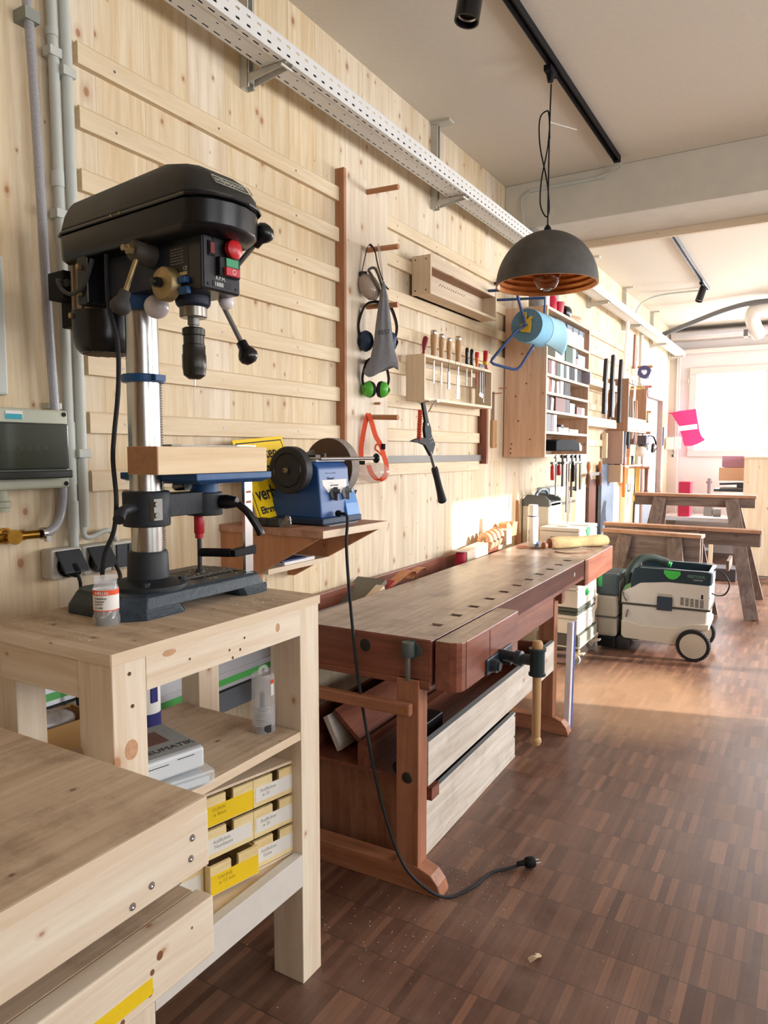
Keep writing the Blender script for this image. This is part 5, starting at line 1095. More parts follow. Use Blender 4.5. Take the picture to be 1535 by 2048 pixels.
# ================================================================== joiner's workbench
WB = Matrix.Translation((.78, 1.97, 0)) @ Matrix.Rotation(math.radians(1.4), 4, 'Z')
wbt = thing('joiners_bench', 'long old red beech workbench with dog holes and front vise', 'workbench', (.78, 1.97, 0), math.radians(1.4))
def W_(): return MB(WB)
# top with a row of square dog holes
tp = W_(); hx0, hx1 = -.097, -.054; L_ = 2.63; ys = [0.0]
for i in range(14): ys += [.176 + i * .1665, .210 + i * .1665]
ys += [L_]
xs = [-.53, hx0, hx1, 0.0]
for i in range(len(ys) - 1):
    for j in range(3):
        if j == 1 and i % 2 == 1: continue
        for z, flip in ((.83, False),):
            v = [tp.bm.verts.new(WB @ Vector(p)) for p in ((xs[j], ys[i], z), (xs[j + 1], ys[i], z), (xs[j + 1], ys[i + 1], z), (xs[j], ys[i + 1], z))]
            tp.bm.faces.new(v)
    if i % 2 == 1:
        a, b_ = ys[i], ys[i + 1]; zz = .76
        for p in (((hx0, a), (hx1, a)), ((hx1, a), (hx1, b_)), ((hx1, b_), (hx0, b_)), ((hx0, b_), (hx0, a))):
            v = [tp.bm.verts.new(WB @ Vector(q)) for q in ((p[0][0], p[0][1], .83), (p[1][0], p[1][1], .83), (p[1][0], p[1][1], zz), (p[0][0], p[0][1], zz))]
            tp.bm.faces.new(v)
        v = [tp.bm.verts.new(WB @ Vector(q)) for q in ((hx0, a, zz), (hx1, a, zz), (hx1, b_, zz), (hx0, b_, zz))]; tp.bm.faces.new(v)
bmesh.ops.remove_doubles(tp.bm, verts=tp.bm.verts[:], dist=1e-5)
tp.box(-.53, -.105, .03, L_ - .03, .755, .8295)
def nb(mb, name, mat, par, **k):   # build without flipping open faces
    return mb.build(name, mat, par, **k)
nb(tp, 'bench_top', BTOP, wbt)
W_().box(-.05, 0, .03, 1.93, .722, .8295).box(-.035, .0, .03, 1.93, .74, .8297).build('front_apron', BEECH['y'], wbt, bevel=.003)
W_().box(-.53, 0, -.004, .03, .683, .829).box(-.12, -.004, -.006, .03, .668, .70).build('end_cap', BEECH['x'], wbt, bevel=.003)
W_().box(-.53, .004, L_ - .03, L_ + .002, .69, .829).build('end_cap', BEECH['x'], wbt, bevel=.003)
W_().box(-.11, .006, 1.935, L_ - .0, .683, .8295).build('tail_vise_jaw', BEECH['y'], wbt, bevel=.004)
W_().box(-.53, -.5, .03, L_ - .03, .74, .829).build('rear_apron', BEECH['y'], wbt)
# tool well behind the top
W_().box(-.715, -.53, .0, L_ - .1, .74, .752).build('tool_well_floor', BEECH['y'], wbt)
W_().box(-.735, -.715, .0, L_ - .1, .74, .832).build('tool_well_back', BEECH['y'], wbt, bevel=.003)
W_().box(-.715, -.53, .0, .02, .74, .815).build('tool_well_end', BEECH['x'], wbt)
# front vise
jx = [(.012, .0), (.062, .0), (.082, .008), (.094, .022), (.098, .045), (.098, .54), (.09, .548), (.012, .55)]
W_().prism([(a, b_) for a, b_ in jx], .672, .8295).build('front_vise_jaw', BEECH['y'], wbt, bevel=.003)
W_().prism([(a - .0008 if a > .05 else a + .001, b_ + .001 if b_ < .3 else b_ - .001) for a, b_ in jx], .8295, .8302).build('front_vise_top', BTOP, wbt)
W_().box(.0985, .0992, .25, .252, .68, .82).box(.0985, .0992, .045, .047, .672, .8295).build('jaw_groove', flat('groove_dark', '#3a1c10', .8), wbt)
W_().box(.098, .106, .21, .46, .672, .728).build('vise_plate', IRONB, wbt, bevel=.006)
W_().cyl((.106, .25, .70), (.128, .25, .70), .022).cyl((.125, .25, .70), (.137, .25, .70), .015).build('vise_nut', IRONB, wbt, smooth=True)
W_().tube([(.10, .34, .715), (.135, .335, .715), (.17, .325, .715)], .02).lathe([(.026, 0), (.026, .02), (.018, .024), (.018, .06)], (.165, .326, .716), (1, -.1, 0), 24).build('vise_screw', IRONB, wbt, smooth=True)
W_().lathe([(.029, 0), (.029, .008), (.025, .01), (.025, .082), (.029, .084), (.029, .092)], (.243, .315, .67), (0, 0, 1), 28).build('screw_sleeve', flat('sleeve_green_black', '#28393a', .4, .3, var=.2), wbt, smooth=True)
W_().lathe([(.0, 0), (.014, .004), (.019, .015), (.017, .026), (.013, .031), (.0145, .035), (.0145, .2), (.0155, .31), (.0145, .33), (.017, .335), (.0185, .35), (.014, .362), (0, .365)], (.243, .315, .425), (0, 0, 1), 24, close=True).build('vise_handle', HANDLE, wbt, smooth=True)
W_().box(.10, .14, .34, .4, .682, .70).build('guide_bar', IRONB, wbt)
W_().lathe([(.0, .003), (.018, .002), (.021, 0)], (-.24, -.004, .785), (0, -1, 0), 20, close=True).box(-.255, -.225, -.0085, -.007, .784, .786).build('bolt_head', flat('dark_bolt', '#3a3530', .5, .5), wbt)
W_().prism([(-.105, .80), (-.085, .825), (-.06, .825), (-.03, .80), (-.03, .785), (-.055, .765), (-.085, .765), (-.105, .785)], -.009, -.004, 'y').lathe([(.019, 0), (.0215, .004), (.0215, .045), (.019, .048)], (-.07, -.026, .775), (0, 0, 1), 24).build('dog_holder', flat('grey_green_iron', '#56605c', .5, .4, var=.2), wbt, smooth=True)
W_().lathe([(.007, 0), (.0085, .003), (.0085, .08)], (-.07, -.026, .697), (0, 0, 1), 18).build('dog_pin', STEELD, wbt, smooth=True)
W_().lathe([(.012, 0), (.012, .002), (0, .002)], (.0, 1.72, .78), (1, 0, 0), 20, close=True).build('round_plug', flat('wood_plug', '#a9a3a0', .5), wbt)
# drawer box under the apron
W_().box(-.42, -.02, .56, 1.42, .615, .722).build('under_drawer', BEECH['y'], wbt, bevel=.004)
W_().prism([(1.50, .722), (1.60, .722), (1.62, .64), (1.56, .62), (1.50, .68)], -.1, -.06, 'x').prism([(1.72, .722), (1.78, .722), (1.8, .61), (1.75, .61)], -.11, -.07, 'x').build('tail_vise_guide', BEECH['z'], wbt, bevel=.004)
# trestles
def foot(y):
    prof = [(.045, .0), (.045, .012), (.035, .04), (.01, .068), (-.03, .082), (-.055, .09), (-.115, .09), (-.13, .075), (-.5, .075), (-.52, .09), (-.6, .09), (-.66, .05), (-.67, 0)]
    m = W_(); m.prism([(a, b_) for a, b_ in prof], y, y + .065, 'y')
    return m
for y in (-.02, 1.49):
    foot(y).build('foot', LEGW['x'], wbt, bevel=.003)
    W_().box(-.115, -.035, y, y + .065, .085, .70 if y < 0 else .722).build('leg', LEGW['z'], wbt, bevel=.003)
    W_().box(-.58, -.50, y, y + .065, .085, .74).build('leg', LEGW['z'], wbt, bevel=.003)
    W_().box(-.60, .0, y + .005, y + .06, .68, .755 if y > 0 else .70).build('top_rail', BEECH['x'], wbt, bevel=.003)
W_().lathe([(.0, .004), (.016, .003), (.019, 0)], (-.075, -.02, .375), (0, -1, 0), 20, close=True).build('bolt_head', flat('dark_bolt', '#3a3530', .5, .5), wbt)
W_().box(-.62, -.052, -.05, -.022, .588, .628).build('hand_rail', LEGW['x'], wbt, bevel=.006)
W_().cyl((-.075, -.0505, .606), (-.075, -.052, .606), .006).build('rail_screw', BRASS, wbt)
W_().box(-.3, -.26, .045, 1.49, .34, .42).box(-.56, -.52, .045, 1.49, .34, .42).build('stretcher', BEECH['y'], wbt)
# trays below
tr = thing('shelf_tray', 'upper pale wooden tray between the workbench legs', 'tray', (.70, 2.02, .33), math.radians(1.4))
W_().box(-.05, -.032, .048, 1.485, .328, .478).build('front_board', PALE['y'], tr, bevel=.001)
W_().box(-.052, -.030, .048, 1.485, .478, .4795).build('top_edging', GREY, tr)
W_().box(-.56, -.05, .048, 1.485, .328, .34).box(-.56, -.54, .048, 1.485, .34, .46).box(-.54, -.05, 1.47, 1.485, .34, .46).build('tray_body', BEECH['y'], tr)
solo('panel_board', B(-.0, .02, 0, 1.3, 0, .13), PALE['y'], 'pale board standing on edge inside the upper tray', 'board', (0, 0, 0)).matrix_world = WB @ Matrix.Translation((-.42, .1, .345)) @ Matrix.Rotation(math.radians(-28), 4, 'Y')
solo('panel_board', B(-.0, .016, 0, 1.2, 0, .2), BEECH['y'], 'dark board leaning toward the wall under the bench top', 'board', (0, 0, 0)).matrix_world = WB @ Matrix.Translation((-.30, .12, .35)) @ Matrix.Rotation(math.radians(-50), 4, 'Y')
solo('iron_block', B(-.03, .03, 0, .25, 0, .07), BLACKS, 'black square bar end in the upper tray behind the near leg', 'bar', (0, 0, 0), bevel=.004).matrix_world = WB @ Matrix.Translation((-.135, .07, .41))
solo('iron_block', MB().cyl((0, 0, 0), (0, .3, 0), .022), BLACKS, 'black round bar end low in the upper tray', 'bar', (0, 0, 0), smooth=True).matrix_world = WB @ Matrix.Translation((-.145, .05, .365))
cr = thing('floor_crate', 'low pale open wooden crate on the floor under the workbench', 'crate', (.68, 2.16, 0), math.radians(1.4))
for nm, m in (('front_board', W_().box(-.125, -.107, .16, 1.13, .008, .212)), ('side_board', W_().box(-.58, -.125, .16, .178, .008, .212)), ('side_board', W_().box(-.58, -.125, 1.112, 1.13, .008, .212)), ('rear_board', W_().box(-.6, -.58, .16, 1.13, .008, .212)), ('bottom_board', W_().box(-.6, -.105, .158, 1.132, 0, .008))):
    m.build(nm, PALE['y'] if nm != 'side_board' else BEECH['x'], cr, bevel=.001)
W_().box(-.125, -.107, .158, 1.132, .212, .2135).build('top_edging', GREY, cr)
for (y, z) in ((.17, .19), (.17, .08), (1.12, .2), (1.12, .1)): W_().lathe([(.006, 0), (.004, .002), (0, .002)], (-.107, y, z), (1, 0, 0), 10, close=True).build('crate_screw', STEELK, cr)
solo('dark_board_or_shade', B(0, .4, 0, .85, 0, .03), flat('crate_shade', '#2e2522', .8, var=.3, scale=10), 'dark sheet for the shade inside the floor crate', 'shade_sheet', (0, 0, 0)).matrix_world = WB @ Matrix.Translation((-.56, .2, .17))  # dark sheet standing in for the shade within the crate
solo('crate_end_box', B(-.6, -.13, .10, .118, .02, .30), wood('old_panel_pine', '#a5765a', '#835840', 'z', knots=.3, stain=.5), 'brown wooden panel behind the near trestle of the workbench', 'panel', (0, 0, 0)).matrix_world = WB
solo('wood_offcut', B(0, .05, 0, .06, 0, .045), BEECH['y'], 'small square offcut on the crate corner below the tray', 'offcut', (0, 0, 0)).matrix_world = WB @ Matrix.Translation((-.127, .17, .2135))
# ---- things on and in the bench top
for i, (lab, x, y, z, ang, sx, sy, sz, mt) in enumerate((
        ('grey bound book leaning in the tool well next to the red one', .10, 2.62, .79, 24, .15, .22, .022, flat('book_grey', '#6c6a5f', .7)),
        ('red backed book leaning on the grey book in the tool well', .125, 2.67, .785, 24, .13, .22, .014, flat('book_red', '#a33a35', .7)),
        ('brown bound book under the grey book in the tool well', .11, 2.60, .762, 18, .15, .22, .03, flat('book_brown', '#6b4030', .7)))):
    o = solo('book', MB().box(-sx / 2, sx / 2, -sy / 2, sy / 2, 0, sz), mt, lab, 'book', (0, 0, 0), bevel=.001)
    o.matrix_world = Matrix.Translation((x, y, z)) @ Matrix.Rotation(math.radians(ang), 4, 'X')
o = solo('wood_offcut', B(-.02, .02, -.05, .05, 0, .025), PINE['y'], 'pale wood offcut wedged under the books in the tool well', 'offcut', (0, 0, 0)); o.matrix_world = Matrix.Translation((.19, 2.6, .80)) @ Matrix.Rotation(math.radians(22), 4, 'X')
solo('wood_offcut', B(.08, .2, 2.02, 2.12, .752, .79), OLD['y'], 'dark offcut at the near end of the tool well', 'offcut', (.12, 2.07, .752))
shv = thing('wood_shaving', 'curled orange wood shaving rising from the tool well', 'shaving', (.15, 2.9, .8))
MB().ribbon([(.12, 2.78, .79), (.15, 2.86, .835), (.16, 2.93, .858), (.165, 2.97, .85), (.16, 2.98, .825)], .05, .0015, (1, 0, 0)).ribbon([(.16, 2.95, .82), (.16, 3.02, .85), (.16, 3.08, .855), (.16, 3.1, .84)], .04, .0015, (1, 0, 0)).build('shaving_curl', wood('shaving', '#dba277', '#c08058', 'y', knots=0, rough=.7), shv, smooth=True)
sp = thing('string_spool', 'crimson string spool with pale top flange in the tool well', 'spool', (.12, 3.62, .752))
MB().lathe([(.03, .0), (.03, .006), (.01, .006)], (.12, 3.62, .752), n=28).lathe([(.01, .116), (.05, .116), (.05, .121), (.008, .121)], (.12, 3.62, .752), n=32).build('spool_core', flat('pale_disc', '#d8c9bc', .7), sp, smooth=True)
MB().lathe([(.01, .006), (.026, .008)] + [(.026 + (.0015 if i % 2 else 0), .01 + i * .006) for i in range(17)] + [(.01, .114)], (.12, 3.62, .752), n=28, close=True).build('string_winding', flat('crimson_string', '#b3203e', .8, var=.2, scale=150), sp, smooth=True)
solo('wood_block', MB().box(-.035, .035, -.15, .15, 0, .07), PINE['y'], 'pale beam offcut lying in the tool well beyond the spool', 'block', (0, 0, 0), bevel=.002).matrix_world = Matrix.Translation((.10, 3.83, .80)) @ Matrix.Rotation(math.radians(3), 4, 'X')
ws = thing('wooden_spiral', 'pale turned wooden screw spiral standing out of the tool well', 'spiral', (.1, 4.2, .83))
q = MB(); 
for i in range(4):
    c = Vector((.10, 4.03 + i * .06, .875 + i * .006))
    q.tube([c + Vector((.035 * math.cos(a), .03 * a / (2 * PI) - .02, .04 * math.sin(a))) for a in [2 * PI * k_ / 12 for k_ in range(13)]], .019, 10)
q.build('spiral_turns', wood('spiral_wood', '#e0b595', '#c08f6c', 'y', knots=0, rough=.5), ws, smooth=True)
MB().box(.06, .14, 4.27, 4.36, .83, .925).build('spiral_head', PINE['z'], ws, bevel=.003)
pt = thing('plane_tote', 'orange wooden plane body at the wall beside the spiral', 'hand plane', (.06, 4.5, .86))
MB().prism([(4.40, .86), (4.58, .86), (4.6, .95), (4.52, .955), (4.5, .92), (4.44, .96), (4.4, .95)], .03, .09, 'x').build('plane_body', wood('plane_orange', '#dfa476', '#c48555', 'y', knots=0), pt, bevel=.003)
sb = thing('spray_bottle', 'white cylindrical spray can standing at the far end of the workbench', 'spray can', (.31, 4.27, .832))
MB().lathe([(.031, 0), (.033, .004), (.033, .19), (.031, .196), (.0305, .198), (.0305, .25), (.027, .262)], (.31, 4.27, .832), n=32).build('can_body', WHITE, sb, smooth=True)
MB().lathe([(.0332, .188), (.0334, .194)], (.31, 4.27, .832), n=32, close=True).build('blue_ring', flat('ring_blue', '#3a4468', .5), sb)
MB(frame((.3425, 4.255, .835), (.25, .97, 0), (0, 0, 1))).prism([(-.012, 0), (.022, 0), (.022, .032), (.006, .032)], -.002, .0012).build('blue_patch', flat('patch_blue', '#1f3f74', .5), sb)
TT_ = frame((.298, 4.2375, .86), (0, 0, 1), (-.94, .34, 0))
text('can_lettering', 'D I S T A N', .014, TT_ @ Matrix.Translation((.01, -.003, .0012)), INK, sb)
solo('paper_sheet', MB().box(-.05, .05, -.07, .07, 0, .001), flat('sheet_brown', '#a8705a', .7), 'thin brown sheet under the spray can', 'sheet', (0, 0, 0)).matrix_world = Matrix.Translation((.27, 4.25, .8305)) @ Matrix.Rotation(.3, 4, 'Z')
lr_ = thing('leather_roll', 'ochre leather tool roll tied at one end on the bench end', 'tool roll', (.56, 4.38, .83))
a_ = Vector((.445, 4.21, .868)); b2 = Vector((.69, 4.55, .866)); dv = b2 - a_; q = dv.normalized().to_track_quat('Z', 'Y').to_matrix().to_4x4(); rings = []
for i in range(14):
    t_ = i / 13; r_ = .036 * (1 + .06 * math.sin(9 * t_)) * (1 if .04 < t_ < .97 else .85); c_ = a_ + dv * t_
    rings.append([tuple(c_ + (q.to_3x3() @ Vector((r_ * (1 + .07 * math.sin(3 * a + 4 * t_)) * math.cos(a), r_ * .98 * (1 + .06 * math.cos(5 * a)) * math.sin(a), 0)))) for a in [2 * PI * k_ / 26 for k_ in range(26)]])
MB().loft(rings).build('roll', LEATH, lr_, smooth=True)
MB().lathe([(.021, 0), (.022, .02), (.01, .03)], a_ + Vector((-.02, -.028, -.012)), -dv, 16).lathe([(.03, -.01), (.031, .01), (.02, .012)], a_, -dv, 18).build('rolled_tool', flat('leather_dark', '#7a4f34', .7, var=.2), lr_, smooth=True)
MB().tube([a_ + Vector((-.01, -.02, -.02)), a_ + Vector((-.05, -.03, -.028)), a_ + Vector((-.1, -.02, -.034)), a_ + Vector((-.13, .01, -.0365))], .004, 8).tube([(.5, 4.12, .8335), (.56, 4.08, .8335), (.63, 4.12, .8335), (.66, 4.18, .8335), (.67, 4.25, .8335)], .003, 8).build('leather_thong', flat('thong', '#6b4a35', .8), lr_, smooth=True)
# ================================================================== shelf cabinet on the wall
CY0, CY1, CZ0, CZ1, CD = 4.50, 5.52, 1.385, 2.345, .30
cab = thing('shelf_cabinet', 'tall open pine wall cabinet with boxes and sanding sheets on its shelves', 'cabinet', (0, 5.0, CZ0))
CP = wood('cabinet_pine', '#deba9e', '#c39c7e', 'z', knots=.3)
CPL = PLY['y']
B(.02, CD, CY0, CY0 + .02, CZ0, CZ1).build('side_panel', CP, cab, bevel=.001)
B(.02, CD, CY1 - .02, CY1, CZ0, CZ1).build('side_panel', CP, cab, bevel=.001)
for y in (CY0, CY1 - .02): B(CD, CD + .0012, y, y + .02, CZ0, CZ1).build('panel_edging', CPL, cab)
B(.02, .03, CY0 + .02, CY1 - .02, CZ0, CZ1).build('back_panel', wood('cab_back', '#cdb09a', '#b19078', 'z', knots=.25), cab)
SZ = [1.385, 1.535, 1.672, 1.79, 1.905, 2.02, 2.155, 2.327]
for z in SZ: B(.03, CD, CY0 + .02, CY1 - .02, z, z + .018).build('shelf', CPL, cab, bevel=.001)
k = MB()
for (x, z) in ((.07, 1.41), (.07, 1.44), (.075, 1.47), (.12, 1.62), (.2, 1.5), (.1, 1.78), (.17, 1.86), (.14, 2.05)): k.cyl((x, CY0 - .0005, z), (x, CY0, z), .006, n=10)
k.build('knots', flat('knot_dark', '#7a4c2c', .8, var=.2, scale=90), cab)
# goods: (kind, colour, y0, y1, height, shelf index)
CARD_ = {}
def good(lab, col, y0, y1, h, si, kind='box', d0=.1, d1=.288, grp=None, name=None, cat=None, tilt=0):
    z = SZ[si] + .018; h = min(h * 1.22, SZ[si + 1] - z - (.016 if tilt else .006))
    mt = flat('good_' + col[1:], col, .6)
    if tilt:
        o = solo(name or 'carton', B(d0 - .17, d1 - .17, -(y1 - y0) / 2, (y1 - y0) / 2, 0, h), mt, lab, cat or 'box', (0, 0, 0))
        o.matrix_world = Matrix.Translation((.17, (y0 + y1) / 2, z + .002)) @ Matrix.Rotation(math.radians(tilt), 4, 'X')
    else:
        o = solo(name or 'carton', B(d0, d1, y0, y1, z + .0005, z + h), mt, lab, cat or 'box', (.17, (y0 + y1) / 2, z))
    if grp: o['group'] = grp
    return o
def lidded(lab, y0, y1, si, c1='#dfe0e2', c2='#6f7a8c'):
    z = SZ[si] + .0185
    t = thing('lidded_box', lab, 'box', (.17, (y0 + y1) / 2, z), group='grey lidded boxes on the top shelf')
    B(.09, .28, y0, y1, z, z + .1).build('box_body', flat('lb' + c1[1:], c1, .5), t, bevel=.001)
    B(.088, .282, y0 - .002, y1 + .002, z + .1, z + .128).build('box_lid', flat('lb' + c2[1:], c2, .5), t, bevel=.001)
    B(.2822, .283, y1 - .03, y1 - .012, z + .09, z + .13).build('dark_tab', flat('tab_dark', '#1f2633', .5), t)
lidded('white box with grey lid, middle of the cabinet top compartment', 5.0, 5.15, 6)
lidded('white box with grey lid, beside the first on the right', 5.16, 5.3, 6)
lidded('white box with grey flap lid at the right of the top compartment', 5.31, 5.43, 6)
lidded('white box with grey lid at the left of the top compartment behind the blue roll', 4.75, 4.95, 6)
good('dark green carton in the second compartment from the top', '#0c4430', 4.95, 5.12, .1, 5)
good('pale carton right of the dark green one', '#dce8e6', 5.125, 5.2, .095, 5)
good('white lidded carton at the right of the second compartment', '#c9cfd8', 5.26, 5.44, .07, 5)
good('mauve small carton under the black box in the second compartment', '#a9919c', 5.21, 5.255, .05, 5)
good('pale printed carton left in the second compartment', '#c9d4d0', 4.72, 4.93, .08, 5)
good('black small box in the second compartment', '#20242e', 5.205, 5.255, .04, 5).location.z += .052
# sanding sheets, third compartment from the top
row = [('#dfe6e2', .03), ('#74362c', .045), ('#ffffff', .05), ('#c44a5e', .02), ('#0f4534', .05), ('#cfe2e2', .06), ('#14382f', .03), ('#d3e0e2', .05)]
nm = ['pale sheet folder at the far left of the third compartment', 'rust brown sheet folder in the third compartment', 'bright white sheet folder next to the rust brown one', 'pink edged folder in the third compartment', 'dark green folder in the third compartment', 'pale blue folder right of the dark green one', 'narrow dark green folder in the third compartment', 'pale blue folder before the black disc sleeves']
y = 4.53
for (c, w), l in zip(row, nm): w *= 1.38; good(l, c, y, y + w - .004, .085, 4, name='sheet_folder', cat='folder'); y += w + .008
for i in range(5): good('black disc sleeve in the third compartment, one of five alike', '#15151d', y, y + .018, .088, 4, name='disc_sleeve', cat='sleeve', grp='black disc sleeves in the third compartment'); y += .026
good('white carton between black disc sleeves', '#dfe3e6', y, y + .06, .075, 4); y += .075
for i in range(3): good('black disc sleeve at the right end of the third compartment, one of three alike', '#12151f', y, y + .024, .09, 4, name='disc_sleeve', cat='sleeve', grp='black disc sleeves at the right end'); y += .032
good('lilac pale carton projecting at the right end of the third compartment', '#a9a2af', 5.455, 5.498, .085, 4, d1=.325)
# fourth compartment
row = [('#efe6dc', .05, 0), ('#d9703a', .02, 8), ('#f4f0ee', .05, -6), ('#33161d', .02, 9), ('#e9b9a4', .05, 7), ('#e6e6e4', .06, 0)]
nm = ['cream envelope at the left of the fourth compartment', 'orange sheet leaning in the fourth compartment', 'white envelope leaning in the fourth compartment', 'dark maroon sheet leaning in the fourth compartment', 'salmon envelope leaning in the fourth compartment', 'pale grey envelope in the fourth compartment']
y = 4.54
for (c, w, tl), l in zip(row, nm): w *= 1.25; good(l, c, y, y + w - .004, .084, 3, name='envelope', cat='envelope', tilt=tl); y += w + .014
for i in range(6): good('dark ribbed sanding disc in the fourth compartment, one of six alike', '#2c2226' if i < 4 else '#121419', y, y + .018, .084, 3, name='sanding_disc', cat='disc', grp='dark sanding discs in the fourth compartment'); y += .024
o = solo('round_disc', MB().prism([(5.1, SZ[3] + .019)] + [(5.1 + .3 * math.cos(a), SZ[3] + .019 + .085 * math.sin(a)) for a in [PI / 2 * k_ / 10 for k_ in range(11)]] + [], .2, .215, 'x'), flat('disc_brown', '#3c2c2a', .7), 'dark quarter-round abrasive sheet at the right of the fourth compartment', 'sheet', (.2, 5.2, SZ[3]))
# fifth
good('dark ribbed folder at the left of the fifth compartment', '#1a1d21', 4.53, 4.6, .108, 2, name='folder', cat='folder')
good('white folder leaning in the fifth compartment', '#f0eeea', 4.65, 4.7, .1, 2, name='folder', cat='folder', tilt=-9)
good('reddish brown big carton in the fifth compartment', '#6c3a32', 4.75, 4.98, .095, 2)
good('black and white patterned carton in the fifth compartment', '#221a1d', 4.985, 5.07, .09, 2)
good('crumpled pale plastic pack in the fifth compartment', '#b9ada6', 5.08, 5.2, .06, 2, name='plastic_pack', cat='pack')
good('small brown box at the right of the fifth compartment', '#7a5650', 5.25, 5.38, .045, 2)
good('small white box at the right end of the fifth compartment', '#d9d5d0', 5.385, 5.46, .045, 2)
# sixth
good('stack of grey sheets at the left of the sixth compartment', '#6d6c6c', 4.53, 4.66, .1, 1, name='sheet_stack', cat='sheets')
good('purple grey box in the sixth compartment', '#7b6576', 4.665, 4.715, .09, 1)
good('pale lilac box standing in the sixth compartment', '#ddc8dc', 4.72, 4.78, .112, 1, d0=.12)
good('flat white carton in the sixth compartment', '#e6e0d8', 4.83, 5.06, .028, 1)
good('flat pale packet right of the flat carton', '#d6cfc6', 5.08, 5.3, .022, 1, name='packet', cat='packet')
good('small dark tin lying on the flat white carton', '#4c4444', 4.88, 4.94, .02, 1, name='tin', cat='tin').location.z += .0285
# items on top
for i, (lab, col, y, r, h_, sh) in enumerate((('grey tin can standing on top of the cabinet at the left', '#8b8784', 4.60, .055, .13, 0), ('white spray can with blue text on top of the cabinet', '#dfe2e6', 4.72, .04, .17, 0))):
    solo('can', MB().lathe([(r, 0), (r * 1.02, .004), (r * 1.02, h_ - .01), (r * .9, h_)], (.2, y, CZ1), n=28), flat('can_' + col[1:], col, .35), lab, 'can', (.2, y, CZ1), smooth=True)
solo('red_bottle', MB().lathe([(.034, 0), (.036, .004), (.034, .1), (.018, .14), (.014, .17), (.016, .2)], (.22, 4.83, CZ1), n=24), flat('crimson_plastic', '#c3233f', .35), 'tall red plastic bottle on top of the cabinet', 'bottle', (.22, 4.83, CZ1), smooth=True)
solo('red_cup', MB().lathe([(.03, 0), (.032, .01), (.042, .09), (.042, .1)], (.23, 4.95, CZ1), n=24), flat('crimson_plastic', '#c3233f', .35), 'squat red plastic cup on top of the cabinet', 'cup', (.23, 4.95, CZ1), smooth=True)
bk = thing('drum_roller', 'black drum with a tan wooden handle lying on top of the cabinet', 'brush', (.24, 5.1, CZ1 + .05))
MB().lathe([(0, 0), (.045, 0), (.05, .01), (.05, .07), (.045, .08), (0, .08)], (.22, 5.04, CZ1 + .052), (.2, 1, 0), 24, close=True).build('drum', BLACKS, bk, smooth=True)
MB().lathe([(.02, 0), (.026, .02), (.024, .12), (.028, .2), (.018, .215)], (.235, 5.12, CZ1 + .03), (.15, 1, 0), 20).build('drum_handle', wood('tan_handle', '#cfa784', '#b08462', 'y', knots=0), bk, smooth=True)
solo('plastic_tube', MB().cyl((.1, 5.3, CZ1), (.1, 5.3, CZ1 + .34), .035).cyl((.1, 5.2, CZ1), (.1, 5.2, CZ1 + .34), .01), flat('pale_tube', '#c9c6c4', .3), 'pale plastic tubes standing at the wall on top of the cabinet', 'tube', (.1, 5.3, CZ1), smooth=True)
# paper roll on its blue rack in front of the cabinet
pr_ = thing('paper_roll', 'large roll of light blue wiping paper hanging in front of the shelf cabinet', 'paper roll', (.33, 4.15, 2.05))
C0 = Vector((.327, 4.05, 2.148)); nd = Vector((.05, 1, 0)).normalized(); RR = .097; LR = .23
MB().lathe([(.036, 0), (RR, 0), (RR, LR), (.036, LR), (.036, 0)], C0, nd, 56, close=True).build('roll_body', BLUEP, pr_, smooth=True)
MB().lathe([(.036, -.0012), (RR * .985, -.0012), (RR * .985, -.0004)], C0, nd, 56, close=True).build('roll_end', BLUEPD, pr_)
MB().lathe([(.034, -.002), (.036, -.002), (.036, LR), (.034, LR)], C0, nd, 32, close=True).build('core', flat('core_dark', '#3c4046', .8), pr_)
Q = nd.to_track_quat('Z', 'Y').to_matrix(); rings = []
for i in range(11):
    t_ = i / 10; row_ = []
    for j in range(40):
        a = 2 * PI * j / 40 * .8 - .6; k_ = RR * 1.015 + .035 * t_ ** 2 * (1 + math.cos(a)) * .6
        row_.append(tuple(C0 + nd * (.17 + .21 * t_) + Q @ Vector((k_ * math.cos(a), k_ * math.sin(a), .04 * t_ * math.sin(1.5 * a))) + Vector((.03 * t_ * t_, 0, -.035 * t_ * t_))))
    rings.append(row_)
q = MB(); vv = [[q.bm.verts.new(p_) for p_ in r] for r in rings]
for a_i in range(10):
    for b_i in range(39): q.bm.faces.new((vv[a_i][b_i], vv[a_i][b_i + 1], vv[a_i + 1][b_i + 1], vv[a_i + 1][b_i]))
o = q.build('loose_sheet', flat('blue_tissue_thin', '#a9d6e8', .9), pr_, smooth=True)
sm = o.modifiers.new('sheet', 'SOLIDIFY'); sm.thickness = .0012
rk = thing('roll_holder', 'blue tubular steel wall holder carrying the blue paper roll', 'holder', (.05, 4.2, 2.0))
BT = flat('blue_tube_paint', '#2c4a80', .35)
MB().tube([(.0, 3.98, 2.36), (.30, 3.96, 2.34), (.302, 3.965, 2.30), (.312, 4.03, 2.20), (.325, 4.04, 2.15)], .0085, 10, smooth=False).tube([(.325, 4.04, 2.15), (.285, 3.99, 2.11), (.16, 3.945, 1.955), (.155, 3.94, 1.94), (.165, 3.955, 1.928), (.235, 4.08, 1.905), (.255, 4.1, 1.908), (.27, 4.115, 1.925), (.335, 4.16, 2.05)], .0085, 10, smooth=False).tube([(.0, 4.25, 2.36), (.36, 4.27, 2.34), (.36, 4.26, 2.148)], .0085, 10, smooth=False).cyl((.36, 4.26, 2.148), (.327, 4.0, 2.148), .008).build('tube_frame', BT, rk, smooth=True)
